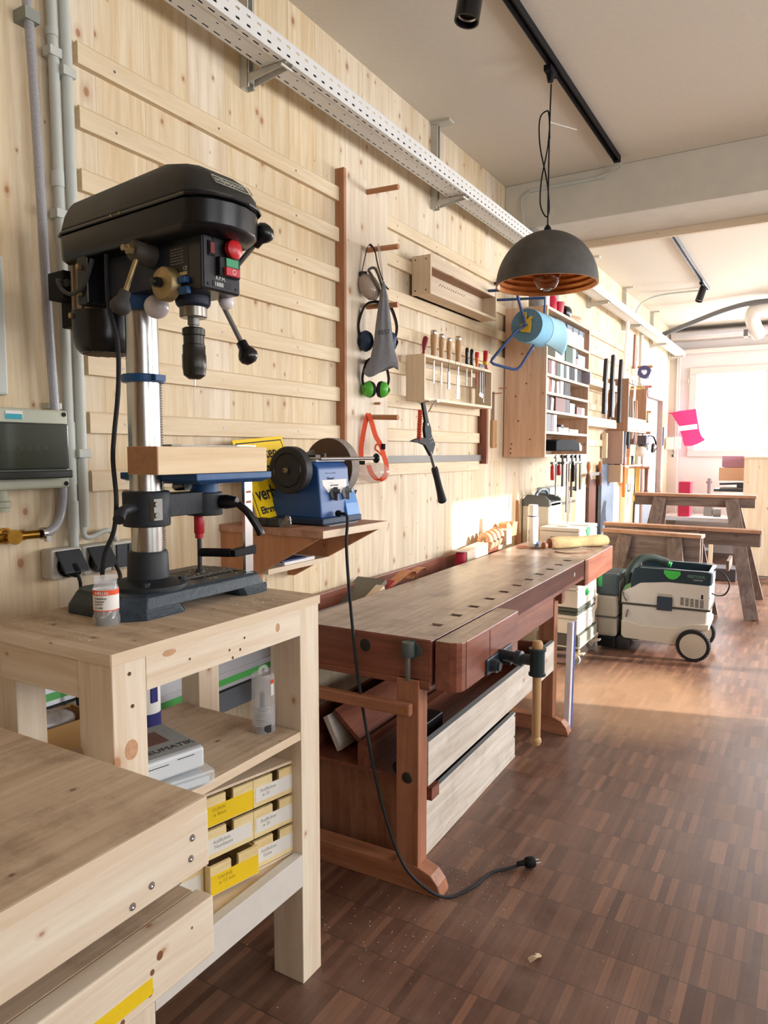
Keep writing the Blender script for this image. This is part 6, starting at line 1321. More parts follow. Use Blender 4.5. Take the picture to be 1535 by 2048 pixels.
MB().prism([(-.03, -.035), (.025, -.045), (.035, .0), (.03, .03), (.045, .04), (.03, .05), (.005, .03), (.0, .075), (-.012, .075), (-.015, .02), (-.045, -.015)], .004, .016, 'z', frame(C0 + Vector((.0, .0, .0)), (1, -.05, 0), (0, 0, 1))).build('yellow_clip', flat('yellow_clip', '#cfab35', .5), rk, bevel=.002)

# black case on the lowest shelf, clamps under the cabinet
bc = thing('black_tool_case', 'black clamp jaw unit lying across the lowest cabinet shelf', 'clamp rack', (.3, 4.9, 1.43))
MB().prism([(4.60, 1.425), (4.60, 1.49), (4.66, 1.50), (5.0, 1.502), (5.14, 1.49), (5.16, 1.425)], .20, .345, 'x').build('jaw_bar', flat('black_blue', '#0c1117', .75, spec=.2), bc, bevel=.006)
MB().prism([(5.14, 1.425), (5.14, 1.49), (5.2, 1.485), (5.26, 1.46), (5.26, 1.425)], .22, .33, 'x').build('end_piece', flat('pale_blue_steel', '#b9cbd8', .3, .3), bc, bevel=.004)
def clamp(lab, y, L, x=.33, mt=STEELD, hm=None, hy=0, hl=.1):
    t = thing('bar_clamp', lab, 'clamp', (x, y, 1.38), group='clamps hanging under the cabinet')
    B(x - .004, x + .004, y - .012, y + .012, 1.40 - L, 1.40).build('bar', mt, t)
    MB().box(x - .008, x + .008, y - .03, y + .03, 1.375, 1.395).build('head', mt, t, bevel=.002)
    B(x - .01, x + .01, y - .10, y + .015, 1.335, 1.352).build('sliding_arm', mt, t, bevel=.003)
    if hm: MB().cyl((x, y - .08, 1.345), (x, y - .08, 1.33), .005).lathe([(.010, 0), (.013, .01), (.013, hl - .01), (.009, hl)], (x, y - .08, 1.33 - hl)).build('clamp_handle', hm, t, smooth=True)
    return t
B_ = STEELK
clamp('bar clamp with a red handle, leftmost under the cabinet', 4.75, .28, .30, STEELD, RED)
clamp('steel bar clamp with a small red grip, second from the left', 4.86, .22, .31, B_, RED, hl=.07)
clamp('long bare steel bar clamp under the cabinet', 4.90, .40, .33, STEELD)
clamp('longest steel bar clamp hanging behind the others', 4.97, .5, .32, STEEL)
clamp('grey bar clamp just left of the black pair', 5.02, .3, .33, B_)
clamp('thick black clamp bar, left of the black pair', 5.09, .26, .34, BLACKS, BLACK, hl=.12)
clamp('thick black clamp bar, right of the black pair', 5.19, .255, .34, BLACKS)
for t in ALLCH(bpy.data.objects['joiners_bench'])[:0]: pass
solo('long_rod', B(.30, .306, 5.08, 5.1, .98, 1.30), flat('thin_lath', '#b99c7e', .6), 'thin brown lath hanging below the black clamps', 'lath', (.3, 5.09, 1.0))
# dispensers and squares on the wall below
solo('parts_dispenser', MB().box(0, .1, 5.26, 5.46, 1.06, 1.15).box(.0, .1, 5.465, 5.69, 1.065, 1.152), flat('pale_blue_box', '#aebfcb', .4), 'pale blue plastic parts box on the wall above the tool caddy', 'box', (0, 5.05, 1.05), bevel=.004)
solo('square_tool', MB().box(0, .012, 5.8, 6.25, .98, 1.0).box(0, .012, 5.8, 5.84, .88, .98), STEELD, 'steel square hanging on the wall right of the caddy', 'square', (0, 5.3, .9))
solo('steel_point', MB().cyl((.06, 5.75, 1.12), (.12, 5.85, 1.12), .016), STEELK, 'short steel cylinder projecting beside the parts box', 'cylinder', (.06, 5.2, 1.17), smooth=True)
# draw knife
dk = thing('draw_knife', 'draw knife with two turned wooden handles hanging on the wall', 'draw knife', (.05, 6.0, 1.25))
for y in (6.47, 6.88):
    MB().lathe([(.008, 0), (.014, .01), (.01, .025), (.018, .06), (.019, .09), (.012, .12)], (.06, y, 1.21), n=16).build('knife_handle', wood('knife_handle', '#b9784e', '#8e5636', 'z', knots=0), dk, smooth=True)
    MB().lathe([(.012, .12), (.024, .08), (.024, .03), (.01, 0)], (.06, y + .0, 1.10), n=16).build('knife_handle', wood('knife_handle_dark', '#6e4a3c', '#4d3028', 'z', knots=0), dk, smooth=True)
B(.055, .061, 6.47, 6.88, 1.20, 1.23).build('knife_blade', STEELD, dk)
# grey sheet and dark board standing at the wall
solo('grey_sheet', B(.03, .06, 6.95, 7.45, .45, 1.30), flat('blue_grey_steel', '#5f6b7d', .5, .2, var=.25, scale=3), 'tall blue-grey steel sheet standing at the wall beyond the draw knife', 'sheet', (.04, 7.2, .45))
solo('dark_board_or_shade', B(.01, .03, 6.62, 6.86, .4, 1.16), wood('red_brown_board', '#5a3024', '#3c201a', 'z', knots=0), 'dark red-brown board standing left of the steel sheet', 'board', (.05, 6.7, .4))
# saw rack
sr = thing('saw_rack', 'two pale rails holding three black saws beyond the shelf cabinet', 'rack', (.1, 6.6, 1.6))
for z0, z1 in ((1.99, 2.05), (1.64, 1.72)): B(.02, .14, 5.6, 7.15, z0, z1).build('rack_rail', PLY['y'], sr, bevel=.002)
solo('cleat_hook', B(.02, .06, 7.1, 7.15, 1.36, 1.6), PLY['z'], 'pale wooden hook block under the saw rack end', 'hook', (.02, 7.1, 1.36))
for i, (y, x, zt, zb) in enumerate(((6.62, .15, 2.26, 1.76), (6.86, .155, 2.32, 1.74), (7.16, .16, 2.31, 1.70))):
    t = thing('hand_saw', ['left black saw standing in the saw rack', 'middle black saw standing in the saw rack', 'right curved black saw standing in the saw rack'][i], 'saw', (x, y, zb), group='black saws in the saw rack')
    MB().prism([(y - .03, zb), (y + .03, zb), (y + .035, zt - .2), (y + .055, zt - .03), (y + .04, zt), (y + .01, zt - .01), (y - .02, zt - .2)], x - .018, x + .012, 'x').build('saw_body', flat('saw_black', '#241c20', .6), t, bevel=.002)
    B(x + .012, x + .014, y + .03, y + .05, zb, zt - .25).build('saw_edge', STEEL, t)
# tool box rack (brown sides, pale rails)
tb_ = thing('tool_box_rack', 'brown sided open tool rack full of long hand tools on the bright wall', 'tool rack', (.02, 7.9, 1.6))
BC = wood('card_brown', '#b28a70', '#9a735b', 'z', knots=0)
B(.02, .22, 7.26, 7.28, 1.62, 2.13).build('side_panel', BC, tb_); B(.02, .2, 8.24, 8.26, 1.62, 2.1).build('side_panel', BC, tb_)
B(.19, .205, 7.28, 8.24, 1.64, 1.76).build('front_rail', PLY['y'], tb_); B(.02, .205, 7.28, 8.24, 1.62, 1.635).build('bottom_board', PLY['y'], tb_)
h = MB()
for i in range(7): h.tube([(.19, 7.3 + i * .14, 2.1), (.22, 7.3 + i * .14, 2.08), (.21, 7.3 + i * .14, 2.13)], .004, 6)
h.build('hook_row', STEELD, tb_)
solo('paper_triangle', MB().prism([(.05, 1.99), (.05, 1.72), (.14, 1.99)], 7.252, 7.258, 'y').prism([(.07, 1.965), (.065, 1.82), (.11, 1.965)], 7.250, 7.2525, 'y'), flat('tri_white', '#efe9e4', .5), 'small white framed triangle square on the brown rack side', 'set square', (.05, 7.255, 1.8))
solo('card_pack', B(.03, .19, 7.20, 7.25, 1.3, 1.62), flat('card_tan', '#a98b7e', .7), 'brown carton hanging under the tool rack with a red band', 'carton', (.05, 7.2, 1.3))
lt = [('white long wooden ruler standing highest in the tool rack', 7.45, 2.1, 2.8, .05, '#f4f1ea'), ('brown bar beside the white ruler', 7.95, 2.35, 2.72, .03, '#9a6a60')]
o = solo('long_ruler', B(-.01, .01, -.03, .03, 0, .72), flat('white_lath', '#f4f1ea', .5), lt[0][0], 'ruler', (0, 0, 0)); o.matrix_world = Matrix.Translation((.12, 7.45, 2.02)) @ Matrix.Rotation(math.radians(-13), 4, 'X')
o = solo('wood_bar', B(-.01, .01, -.02, .02, 0, .35), flat('rose_bar', '#9a6a60', .6), lt[1][0], 'bar', (0, 0, 0)); o.matrix_world = Matrix.Translation((.12, 7.93, 2.3)) @ Matrix.Rotation(math.radians(-4), 4, 'X')
o = solo('bare_saw', B(-.004, .004, -.035, .035, 0, .6), flat('bright_blade', '#e6e4e0', .3, .4), 'bright bare steel saw standing in the tool rack', 'saw', (0, 0, 0)); o.matrix_world = Matrix.Translation((.13, 7.95, 1.95)) @ Matrix.Rotation(math.radians(-10), 4, 'X')
for i, (y, z0, z1, w, c, lab) in enumerate(((7.36, 1.35, 1.97, .022, '#2c3c48', 'slanted dark blue handle at the left in the tool rack'), (7.56, 1.45, 1.98, .022, '#35303a', 'dark pointed tool with a tan tip in the tool rack'), (7.7, 1.55, 1.97, .03, '#9a8066', 'olive wooden handle in the tool rack'), (7.82, 1.5, 1.95, .025, '#6d5650', 'brown handle right of the olive one'), (7.92, 1.5, 1.96, .02, '#a56f58', 'thin reddish handle in the tool rack'), (7.62, .95, 1.5, .02, '#e0883c', 'long orange clamp bar hanging under the tool rack'))):
    o = solo('hand_tool', MB().lathe([(w * .7, 0), (w, .05), (w * .9, (z1 - z0) * .6), (w * .5, z1 - z0)], (0, 0, 0), n=12), flat('tool_' + c[1:], c, .5), lab, 'tool', (0, 0, 0), smooth=True)
    o.matrix_world = Matrix.Translation((.16 if i < 5 else .12, y, z0)) @ Matrix.Rotation(math.radians(-9 if i == 0 else 0), 4, 'X')
# plane shelf
ps = thing('plane_shelf', 'short pale box shelf under the tool rack with hand planes', 'shelf', (.1, 7.6, 1.15))
B(.0, .2, 7.28, 8.1, 1.27, 1.285).build('shelf_board', PLY['y'], ps); B(.02, .18, 7.20, 7.28, 1.12, 1.29).build('end_box', flat('box_end', '#c9a787', .6), ps)
for i, (y, c, h_, lab) in enumerate(((7.30, '#6b4c48', .26, 'dark figure-shaped plane tote at the left of the plane shelf'), (7.5, '#8a5a52', .2, 'reddish tilted plane on the plane shelf'), (7.7, '#e2a06a', .2, 'thin orange plane on the plane shelf'), (7.86, '#2d2f38', .09, 'small black plane at the right of the plane shelf'))):
    solo('hand_plane', MB().prism([(y - .05, 1.286), (y + .05, 1.286), (y + .05, 1.286 + h_ * .35), (y + .01, 1.286 + h_ * .5), (y + .04, 1.286 + h_), (y - .0, 1.286 + h_), (y - .03, 1.286 + h_ * .4), (y - .05, 1.286 + h_ * .35)], .1, .16, 'x'), flat('plane_' + c[1:], c, .5), lab, 'hand plane', (.13, y, 1.286), bevel=.003)
solo('orange_case', B(.0, .1, 7.9, 8.15, 1.08, 1.24), flat('pale_orange', '#e9b488', .6), 'pale orange block under the plane shelf', 'block', (0, 8.0, 1.08))
# far pegs
for z, lab in ((2.36, 'far wooden peg holding a blue tape roll'), (2.14, 'far wooden peg holding yellow and pink tape'), (1.86, 'far wooden peg with a paper roll'), (1.63, 'far peg carrying a respirator'), (1.24, 'far wooden peg with hanging hand brushes')):
    solo('wall_peg', MB().cyl((0, 8.42, z), (.22, 8.42, z), .014, n=12), pegm, lab, 'peg', (0, 8.42, z), group='pegs on the far bright wall')
solo('tape_roll', MB().lathe([(.03, -.05), (.07, -.05), (.07, .05), (.03, .05), (.03, -.05)], (.14, 8.42, 2.3), (0, 1, 0), 24, close=True), flat('tape_violet', '#4a4a78', .5), 'dark blue roll hanging on the highest far peg', 'tape roll', (.14, 8.42, 2.3), smooth=True)
solo('tape_roll', MB().lathe([(.02, -.05), (.06, -.05), (.06, .05), (.02, .05), (.02, -.05)], (.1, 8.42, 2.09), (1, 0, 0), 24, close=True), flat('tape_yellow', '#e9c05a', .5), 'yellow tape roll on the second far peg', 'tape roll', (.1, 8.42, 2.1), smooth=True)
solo('tape_roll', MB().lathe([(.02, -.02), (.055, -.02), (.055, .02), (.02, .02), (.02, -.02)], (.17, 8.42, 2.09), (1, 0, 0), 24, close=True), flat('tape_pink', '#d86a86', .5), 'pink tape roll on the second far peg', 'tape roll', (.17, 8.42, 2.1), smooth=True)
solo('kraft_roll', MB().cyl((.03, 8.42, 1.80), (.2, 8.42, 1.80), .06), flat('kraft_yellow', '#d9b478', .7), 'tan paper roll on the third far peg', 'paper roll', (.1, 8.42, 1.8), smooth=True)
rs_ = thing('respirator_mask', 'grey respirator mask with dark filters hanging on a far peg', 'mask', (.15, 8.42, 1.55))
MB().lathe([(.05, 0), (.05, .08)], (.09, 8.42, 1.53), (1, 0, 0)).box(.02, .2, 8.3, 8.5, 1.5, 1.6).build('filter', flat('mask_dark', '#4f4854', .6), rs_, bevel=.01)
muffs('silver and black ear defenders hanging on a far peg', 1.60, 1.46, -.09, .09, flat('muff_silver', '#8a8078', .3, .3), Matrix.Translation((.2, 8.42, 0)) @ Matrix.Rotation(math.radians(41), 4, 'Z'), .022, .05)
solo('white_respirator', MB().ball((.15, 8.3, 1.42), .06), flat('mask_white', '#d8cfc8', .5), 'pale half mask hanging below the respirator', 'mask', (.15, 8.3, 1.42), smooth=True)
for i, (x, c, lab) in enumerate(((.1, '#c9a255', 'yellow hand brush hanging on the lowest far peg'), (.19, '#6d4636', 'dark brown hand brush hanging beside the yellow one'))):
    solo('hand_brush', MB().loft([[(x + a_ * .02, 8.42 + b_ * .02, 1.235) for a_, b_ in ((1, 1), (-1, 1), (-1, -1), (1, -1))], [(x + a_ * .015, 8.42 + b_ * .02, 1.0) for a_, b_ in ((1, 1), (-1, 1), (-1, -1), (1, -1))], [(x + a_ * .05, 8.42 + b_ * .03, .86) for a_, b_ in ((1, 1), (-1, 1), (-1, -1), (1, -1))]]), flat('brush_' + c[1:], c, .7), lab, 'brush', (x, 8.42, 1.0), bevel=.004)
solo('steel_cups', MB().cyl((.05, 8.1, 1.0), (.05, 8.1, 1.15), .03).cyl((.05, 8.2, .98), (.05, 8.2, 1.15), .035), STEELD, 'pair of small steel cups hanging left of the hand brushes', 'cups', (.05, 8.15, 1.0), smooth=True)
solo('pine_post', B(.0, .06, 7.98, 8.06, .4, 1.20), PINE['z'], 'narrow pine post standing at the wall under the plane shelf', 'post', (.03, 8.0, .4))
solo('blue_sheet', MB().prism([(8.66, 0.5), (8.9, .5), (8.9, 1.95), (8.78, 1.98)], .02, .03, 'x'), flat('blue_white_sheet', '#c3d4ea', .4), 'pale blue plastic sheet hanging left of the doorway', 'sheet', (.02, 8.8, .5))
# far right corner
pkb = thing('pink_bag', 'bright pink plastic bag with a white band hanging before the window', 'bag', (.05, 10.7, 1.9))
q = MB(); rr = [(1.985, .0, .36), (1.94, .05, .32), (1.86, .10, .28), (1.78, .15, .25), (1.70, .17, .24), (1.62, .2, .24), (1.56, .21, .28), (1.5, .23, .16)]
q.loft([[(x0 + .02, FY - .3 - .012 * (-1) ** i, z - (.03 if i == 0 else 0)), (x0 + .02 + w * .5, FY - .315, z), (x0 + .02 + w, FY - .3 + .012 * (-1) ** i, z + .02), (x0 + .02 + w * .95, FY - .27, z + .02), (x0 + .02 + w * .5, FY - .26, z), (x0 + .02, FY - .27, z - (.03 if i == 0 else 0))] for i, (z, x0, w) in enumerate(rr)])
q.build('bag_body', PINK, pkb, smooth=True)
MB(frame((.165, FY - .33, 1.70), (1, 0, .12), (-.1, 0, 1))).box(.01, .25, 0, .07, -.002, .004).build('white_band', flat('band_pale', '#eed8e0', .6), pkb)
solo('wall_switch_box', MB().box(.02, .12, 10.62, 10.72, 1.45, 1.62).box(.12, .2, 10.64, 10.74, 1.46, 1.63), flat('box_pale', '#ded6cf', .5), 'pale pair of switch boxes on the wall beyond the doorway', 'switch box', (.05, 10.7, 1.45), bevel=.01)
solo('key_bunch', MB().ball((.1, 10.7, 1.36), .015).tube([(.1, 10.7, 1.44), (.12, 10.7, 1.40), (.09, 10.7, 1.37)], .003), STEELK, 'small hanging keys below the switch boxes', 'keys', (.1, 10.7, 1.36), smooth=True)
B(.0, .1, 0, .1, 0, .1).bm.free()
solo('red_canister', B(.25, .4, 10.3, 10.5, 0.55, 1.02), flat('crimson_carton', '#c82848', .5), 'crimson carton standing at the far wall behind the sawhorses', 'carton', (.3, 10.4, .55), bevel=.01)
solo('far_low_shelf', B(.05, 1.9, 10.25, 10.9, .5, .55), PLASTER, 'low white ledge along the far wall', 'ledge', (.9, 10.5, .5))
solo('heating_pipe', MB().cyl((.56, 10.9, .55), (.56, 10.9, 1.05), .022).cyl((.56, 10.9, .98), (.56, 10.9, 1.01), .04), flat('pipe_mauve', '#8d7f86', .5), 'grey vertical pipe at the far wall', 'pipe', (.56, 10.9, .55), smooth=True)
# tall pine cabinet at the right edge
rc = thing('pine_cabinet', 'tall plain pine cabinet at the right edge of the far room', 'cabinet', (1.6, 9.3, 0))
B(1.13, 2.1, 9.0, 10.2, .03, 1.345).build('cabinet_body', PINE['z'], rc, bevel=.002)
B(1.12, 2.12, 8.99, 10.2, 1.345, 1.365).build('cabinet_top', PLY['y'], rc)
B(1.125, 1.13, 9.0, 9.02, .03, 1.345).build('edge_strip', PLY['z'], rc)
B(1.14, 2.08, 9.02, 10.1, 0, .03).build('plinth', flat('plinth_grey', '#b9a89c', .6), rc)
solo('mauve_box', B(.87, 1.12, 9.3, 9.6, 1.24, 1.37), flat('mauve_card', '#b58499', .6), 'mauve carton, topmost on the shelf beside the pine cabinet', 'carton', (1.0, 9.4, 1.24))
solo('peach_box', B(.84, 1.12, 9.3, 9.6, 1.08, 1.235), flat('peach_card', '#e2b799', .6), 'peach coloured carton under the mauve one', 'carton', (1.0, 9.4, 1.08))
ms = thing('mitre_saw', 'black and silver bench machine beside the pine cabinet', 'machine', (.98, 9.3, .9))
MB().box(.80, 1.11, 9.2, 9.5, .955, .985).cyl((.85, 9.3, 1.04), (1.05, 9.3, 1.05), .012).box(1.04, 1.11, 9.22, 9.4, 1.0, 1.06).build('machine_arm', flat('machine_dark', '#3e4450', .4), ms, bevel=.004)
B(.86, 1.1, 9.22, 9.5, .985, 1.0).build('machine_table', ALU, ms)
MB().cyl((.80, 9.25, .70), (.88, 9.25, .70), .05).box(.70, .79, 9.2, 9.3, .66, .78).build('machine_motor', flat('machine_grey', '#8e8c8c', .4), ms, bevel=.004)
solo('storage_crate', B(.60, .80, 8.8, 9.1, 0.0, .30), flat('crate_navy', '#2a3a4a', .5), 'dark blue plastic crate on the floor behind the sawhorses', 'crate', (.7, 8.9, 0), bevel=.01)
solo('storage_crate', B(.86, 1.12, 8.6, 8.9, 0.0, .14), flat('crate_dark', '#3a3438', .5), 'low dark box on the floor beside the blue crate', 'crate', (1.0, 8.7, 0), bevel=.01)
solo('timber_post', B(.82, .86, 8.75, 8.8, 0, .52), PINE['z'], 'pine post standing behind the crate', 'post', (.84, 8.77, 0))
solo('dark_machine', B(1.45, 1.7, 9.5 - .9, 8.8, 0, .08), flat('machine_foot', '#4b4648', .5), 'dark flat object at the foot of the pine cabinet', 'object', (1.5, 8.7, 0), bevel=.01)
# ================================================================== trestles
def sawhorse(lab, x0, x1, y, z, rz, spread=.26, lx=(.18, .2), plank=.11, hgt=None):
    t = thing('sawhorse', lab, 'sawhorse', ((x0 + x1) / 2, y, 0), rz, group='old wooden sawhorses')
    M = Matrix.Translation(((x0 + x1) / 2, y, 0)) @ Matrix.Rotation(rz, 4, 'Z'); h = (x1 - x0) / 2
    MB(M).box(-h, h, -.055, .055, z - .028, z).build('top_board', wood('trestle_cap', '#c79a7c', '#98705a', 'x', knots=.3, stain=.5), t, bevel=.002)
    for s in (-1, 1): MB(M).box(-h + .01, h - .01, s * .03 - .012, s * .03 + .012, z - .028 - plank, z - .028).build('side_board', OLD['x'], t, bevel=.002)
    for sx, off in ((-1, lx[0]), (1, lx[1])):
        for sy in (-1, 1):
            a = Vector((sx * (h - off), sy * .05, z - .04)); b = Vector((sx * (h - off + (.22 if sx > 0 and z > .9 else .13)), sy * (.05 + spread), 0))
            q_ = frame(M @ b, M.to_3x3() @ (a - b), M.to_3x3() @ Vector((1, 0, 0))); L = (a - b).length
            MB(q_).box(0, L, -.055, .055, -.012, .012).build('leg', OLD['z'], t, bevel=.002)
        MB(M).box(sx * (h - off) - .012, sx * (h - off) + .012, -.20, .20, z * .35, z * .35 + .09).build('cross_brace', OLD['y'], t)
    return t
sawhorse('low sawhorse with wide dark boards right behind the vacuum', .31, 1.09, 6.0, .785, math.radians(-7), .22, (.2, .2), .2)
sawhorse('long sawhorse in the middle of the three', .20, 1.46, 6.52, .79, math.radians(-2), .2, (.3, .52), .11)
sawhorse('tallest sawhorse, farthest of the three and reaching to the right', .32, 1.37, 7.18, 1.03, math.radians(1), .46, (.24, .2), .085)
# ================================================================== systainer stack
st = thing('box_dolly', 'grey rolling dolly under the stack of cream tool boxes', 'dolly', (.31, 4.87, 0))
DX0, DX1, DY_0, DY_1 = .215, .505, 4.65, 5.12
B(DX0, DX1, DY_0, DY_1, .10, .205).build('dolly_deck', flat('dolly_dark', '#4f4e48', .5), st, bevel=.01)
B(DX1 - .001, DX1 + .004, DY_0 + .02, DY_1 - .02, .12, .2).build('dolly_face', flat('dolly_pale', '#8b8c80', .5), st, bevel=.003)
MB().tube([(DX0, DY_0 - .005, .125), (DX1 + .004, DY_0 - .005, .125), (DX1 + .006, DY_1, .125)], .005, 8, smooth=False).build('dolly_rail', flat('rail_pale', '#c9c7ba', .5), st)
for x, y in ((DX1 - .03, DY_0 + .03), (DX1 - .03, DY_1 - .02), (DX0 + .04, DY_0 + .03), (DX0 + .04, DY_1 - .04)):
    c = MB().prism([(x - .03, .098), (x + .03, .098), (x + .015, .045), (x - .0, .03), (x - .03, .06)], y - .02, y - .016, 'y').prism([(x - .03, .098), (x + .03, .098), (x + .015, .045), (x, .03), (x - .03, .06)], y + .016, y + .02, 'y').box(x - .03, x + .03, y - .02, y + .02, .094, .1).build('caster_fork', flat('caster_zinc', '#d9cfae', .4, .4), st)
    MB().lathe([(.01, -.012), (.034, -.012), (.037, -.008), (.037, .008), (.034, .012), (.01, .012)], (x + .0, y, .037), (0, 1, 0), 24).build('caster_wheel', GREY, c, smooth=True)
    MB().prism([(x, .075), (x + .06, .088), (x + .062, .08), (x + .01, .065)], y - .024, y + .024, 'y').build('brake_lever', flat('brake_white', '#e3e0d2', .5), c)
def systainer(lab, z0, z1, x0=DX0 + .01, x1=DX1 - .01, y0=DY_0 + .01, y1=DY_1 - .02, knob=True, txt=None, top=False, latch=False):
    t = thing('tool_box', lab, 'tool box', ((x0 + x1) / 2, (y0 + y1) / 2, z0), group='stacked cream tool boxes')
    B(x0, x1, y0, y1, z0, z1 - .028).build('box_body', CREAM, t, bevel=.008)
    B(x0 - .002, x1 + .002, y0 - .002, y1 + .002, z1 - .026, z1).build('box_lid', CREAM, t, bevel=.008)
    ym = y0 + (y1 - y0) * .42
    if knob:
        MB().lathe([(.0, .016), (.018, .014), (.022, .008), (.022, 0)], (x1, ym, (z0 + z1) / 2 + .01), (1, 0, 0), 24, close=True).box(x1 + .012, x1 + .02, ym - .02, ym + .02, (z0 + z1) / 2 + .006, (z0 + z1) / 2 + .014).build('latch_knob', GREENP, t, smooth=True)
    if latch:
        MB().prism([(ym - .035, z1 - .002), (ym + .035, z1 - .002), (ym + .03, z1 - .045), (ym + .012, z1 - .07), (ym - .012, z1 - .07), (ym - .03, z1 - .045)], x1, x1 + .008, 'x').build('latch', flat('mint_latch', '#4fc07a', .4), t, bevel=.003)
    B(x1, x1 + .003, y1 - .13, y1 - .05, z0 + .02, z0 + .05).build('label_plate', WHITE, t)
    B(x1 - .0005, x1 + .0008, y0 + .1, y0 + .103, z0, z1).build('panel_seam', flat('seam_grey', '#9a988c', .6), t)
    if txt: text('marker_lettering', txt, .034, frame((x1 - .2, y0 - .0032, z1 - .085), (1, 0, 0), (0, 0, 1)), flat('marker_grey', '#6f6a62', .8), t)
    if top: MB().box(x0 + .1, x1 - .1, y0 + .06, y0 + .14, z1, z1 + .006).build('box_handle', CREAM, t, bevel=.002)
    return t
def belt(lab, z0, z1, c):
    solo('stack_strap', MB().box(DX0 + .0, DX1, DY_0, DY_0 + .006, z0, z1).box(DX1 - .004, DX1, DY_0 + .006, DY_1 - .005, z0, z1), flat('strap_' + c[1:], c, .6), lab, 'strap', (DX1, 4.8, z0))
systainer('cream tool box directly on the dolly, lowest of the stack', .206, .335, knob=False)
systainer('thin grey-green tool box with dark sides above the lowest one', .336, .385, knob=False)
for o in ALLCH(bpy.data.objects['tool_box.001']):
    if o.name.startswith('box_'): o.data.materials.clear(); o.data.materials.append(flat('box_dark_green', '#4a5148', .5))
systainer('cream tool box with a round green knob in the middle of the stack', .386, .53)
systainer('cream tool box partly hidden behind the bench tail', .531, .665)
systainer('cream tool box second from the top of the stack, behind the bench end', .666, .79)
systainer('cream tool box with a mint green latch, topmost of the stack behind the leather roll', .791, .918, knob=False, txt='TSV 12', top=True, latch=True)
# caddy
cy = thing('tool_caddy', 'tall cream tool caddy with a curved blue-grey handle behind the spray can', 'caddy', (.08, 5.3, .8))
B(.005, .205, 4.92, 5.22, .70, 1.06).build('caddy_body', CREAM, cy, bevel=.01)
MB().prism([(.005, 1.03), (.205, 1.03), (.205, 1.075), (.17, 1.105), (.04, 1.115), (.005, 1.08)], 4.918, 4.95, 'y').prism([(.005, 1.03), (.205, 1.03), (.205, 1.075), (.17, 1.1), (.04, 1.115), (.005, 1.08)], 5.19, 5.222, 'y').box(.005, .205, 4.95, 5.19, 1.03, 1.062).build('caddy_rim', flat('caddy_grey', '#5d6367', .4), cy, bevel=.006)
MB().tube([(.1, 4.93, 1.085), (.1, 4.95, 1.12), (.1, 5.0, 1.14), (.1, 5.07, 1.145), (.1, 5.14, 1.14), (.1, 5.19, 1.12), (.1, 5.21, 1.085)], .012, 12).build('caddy_handle', flat('handle_blue_grey', '#5f7484', .25, .2), cy, smooth=True)
solo('cabinet_block', B(.0, .095, 5.15, 5.6, 0, .69), PALE['z'], 'low pale box carrying the caddy against the wall', 'box', (0, 5.3, 0)) if False else solo('support_box', B(.005, .205, 4.9, 5.35, 0, .698), CREAM, 'pale boxes stacked at the wall under the caddy', 'box', (.1, 5.3, 0))
# brown panel between bench and wall behind can
solo('bent_panel', MB().prism([(.0, .75), (.0, 1.08), (.02, 1.08), (.04, .75)], 4.8, 4.81, 'y'), flat('panel_tan', '#b98a66', .6), 'tan bent panel left of the caddy', 'panel', (0, 5.05, .83))
# plastic bag and blue level beside the far bench leg
lv = thing('spirit_level', 'white and blue spirit level standing upright against the far bench leg', 'level', (.76, 3.60, 0))
LVM = Matrix.Translation((.742, 3.535, 0)) @ Matrix.Rotation(math.radians(1.0), 4, 'Y')
MB(LVM).box(0, .028, 0, .055, .0, .56).build('level_body', flat('level_white', '#d8d4d6', .4), lv, bevel=.002)
MB(LVM).box(.0285, .031, .034, .055, .0, .56).box(.028, .0295, .04, .05, .02, .45).build('blue_edge', flat('level_blue', '#3a4fa0', .4), lv)
# small vacuum / tool tower beside the dolly
mv = thing('compressor', 'upright grey dust extractor with a dark top between dolly and vacuum', 'dust extractor', (.57, 5.25, 0))
B(.49, .63, 5.15, 5.45, .10, .40).build('body', flat('extractor_grey', '#9a9184', .5), mv, bevel=.02)
B(.485, .635, 5.145, 5.455, .40, .555).build('head', flat('extractor_dark', '#2f3c40', .45), mv, bevel=.012)
B(.635, .64, 5.2, 5.4, .36, .5).build('label_panel', flat('extractor_panel', '#8c8a90', .5), mv)
B(.5, .53, 5.142, 5.146, .46, .55).build('green_tab', GREENP, mv)
MB().lathe([(.03, 0), (.03, .04), (.015, .045), (.015, .09)], (.64, 5.3, .335), (1, 0, .0)).build('hose_port', flat('port_grey', '#77746c', .5), mv, smooth=True)
MB().tube([(.70, 5.22 + .0, .33), (.68, 5.16, .40), (.66, 5.22, .43), (.66, 5.32, .38), (.68, 5.33, .28), (.68, 5.24, .23), (.70, 5.17, .28)], .005, 8, closed=True).build('cable_loop', flat('cable_brown', '#6a6058', .6), mv, smooth=True)
B(.487, .633, 5.147, 5.453, .235, .25).build('seam_band', flat('band_dark', '#4c4844', .5), mv)
B(.5, .62, 5.16, 5.44, .02, .10).build('base', BLACK, mv, bevel=.01)
MB().lathe([(.02, -.02), (.06, -.02), (.062, 0), (.06, .02), (.02, .02)], (.64, 5.50, .062), (1, 0, 0), 28).build('wheel', BLACKS, mv, smooth=True)
# ================================================================== big vacuum
vc = thing('vacuum_cleaner', 'large pale workshop vacuum with dark green-blue top and big rear wheels', 'vacuum', (.93, 5.38, 0), math.radians(2))
VM = Matrix.Translation((.66, 5.19, 0)) @ Matrix.Rotation(math.radians(2.0), 4, 'Z')
def V_(): return MB(VM)
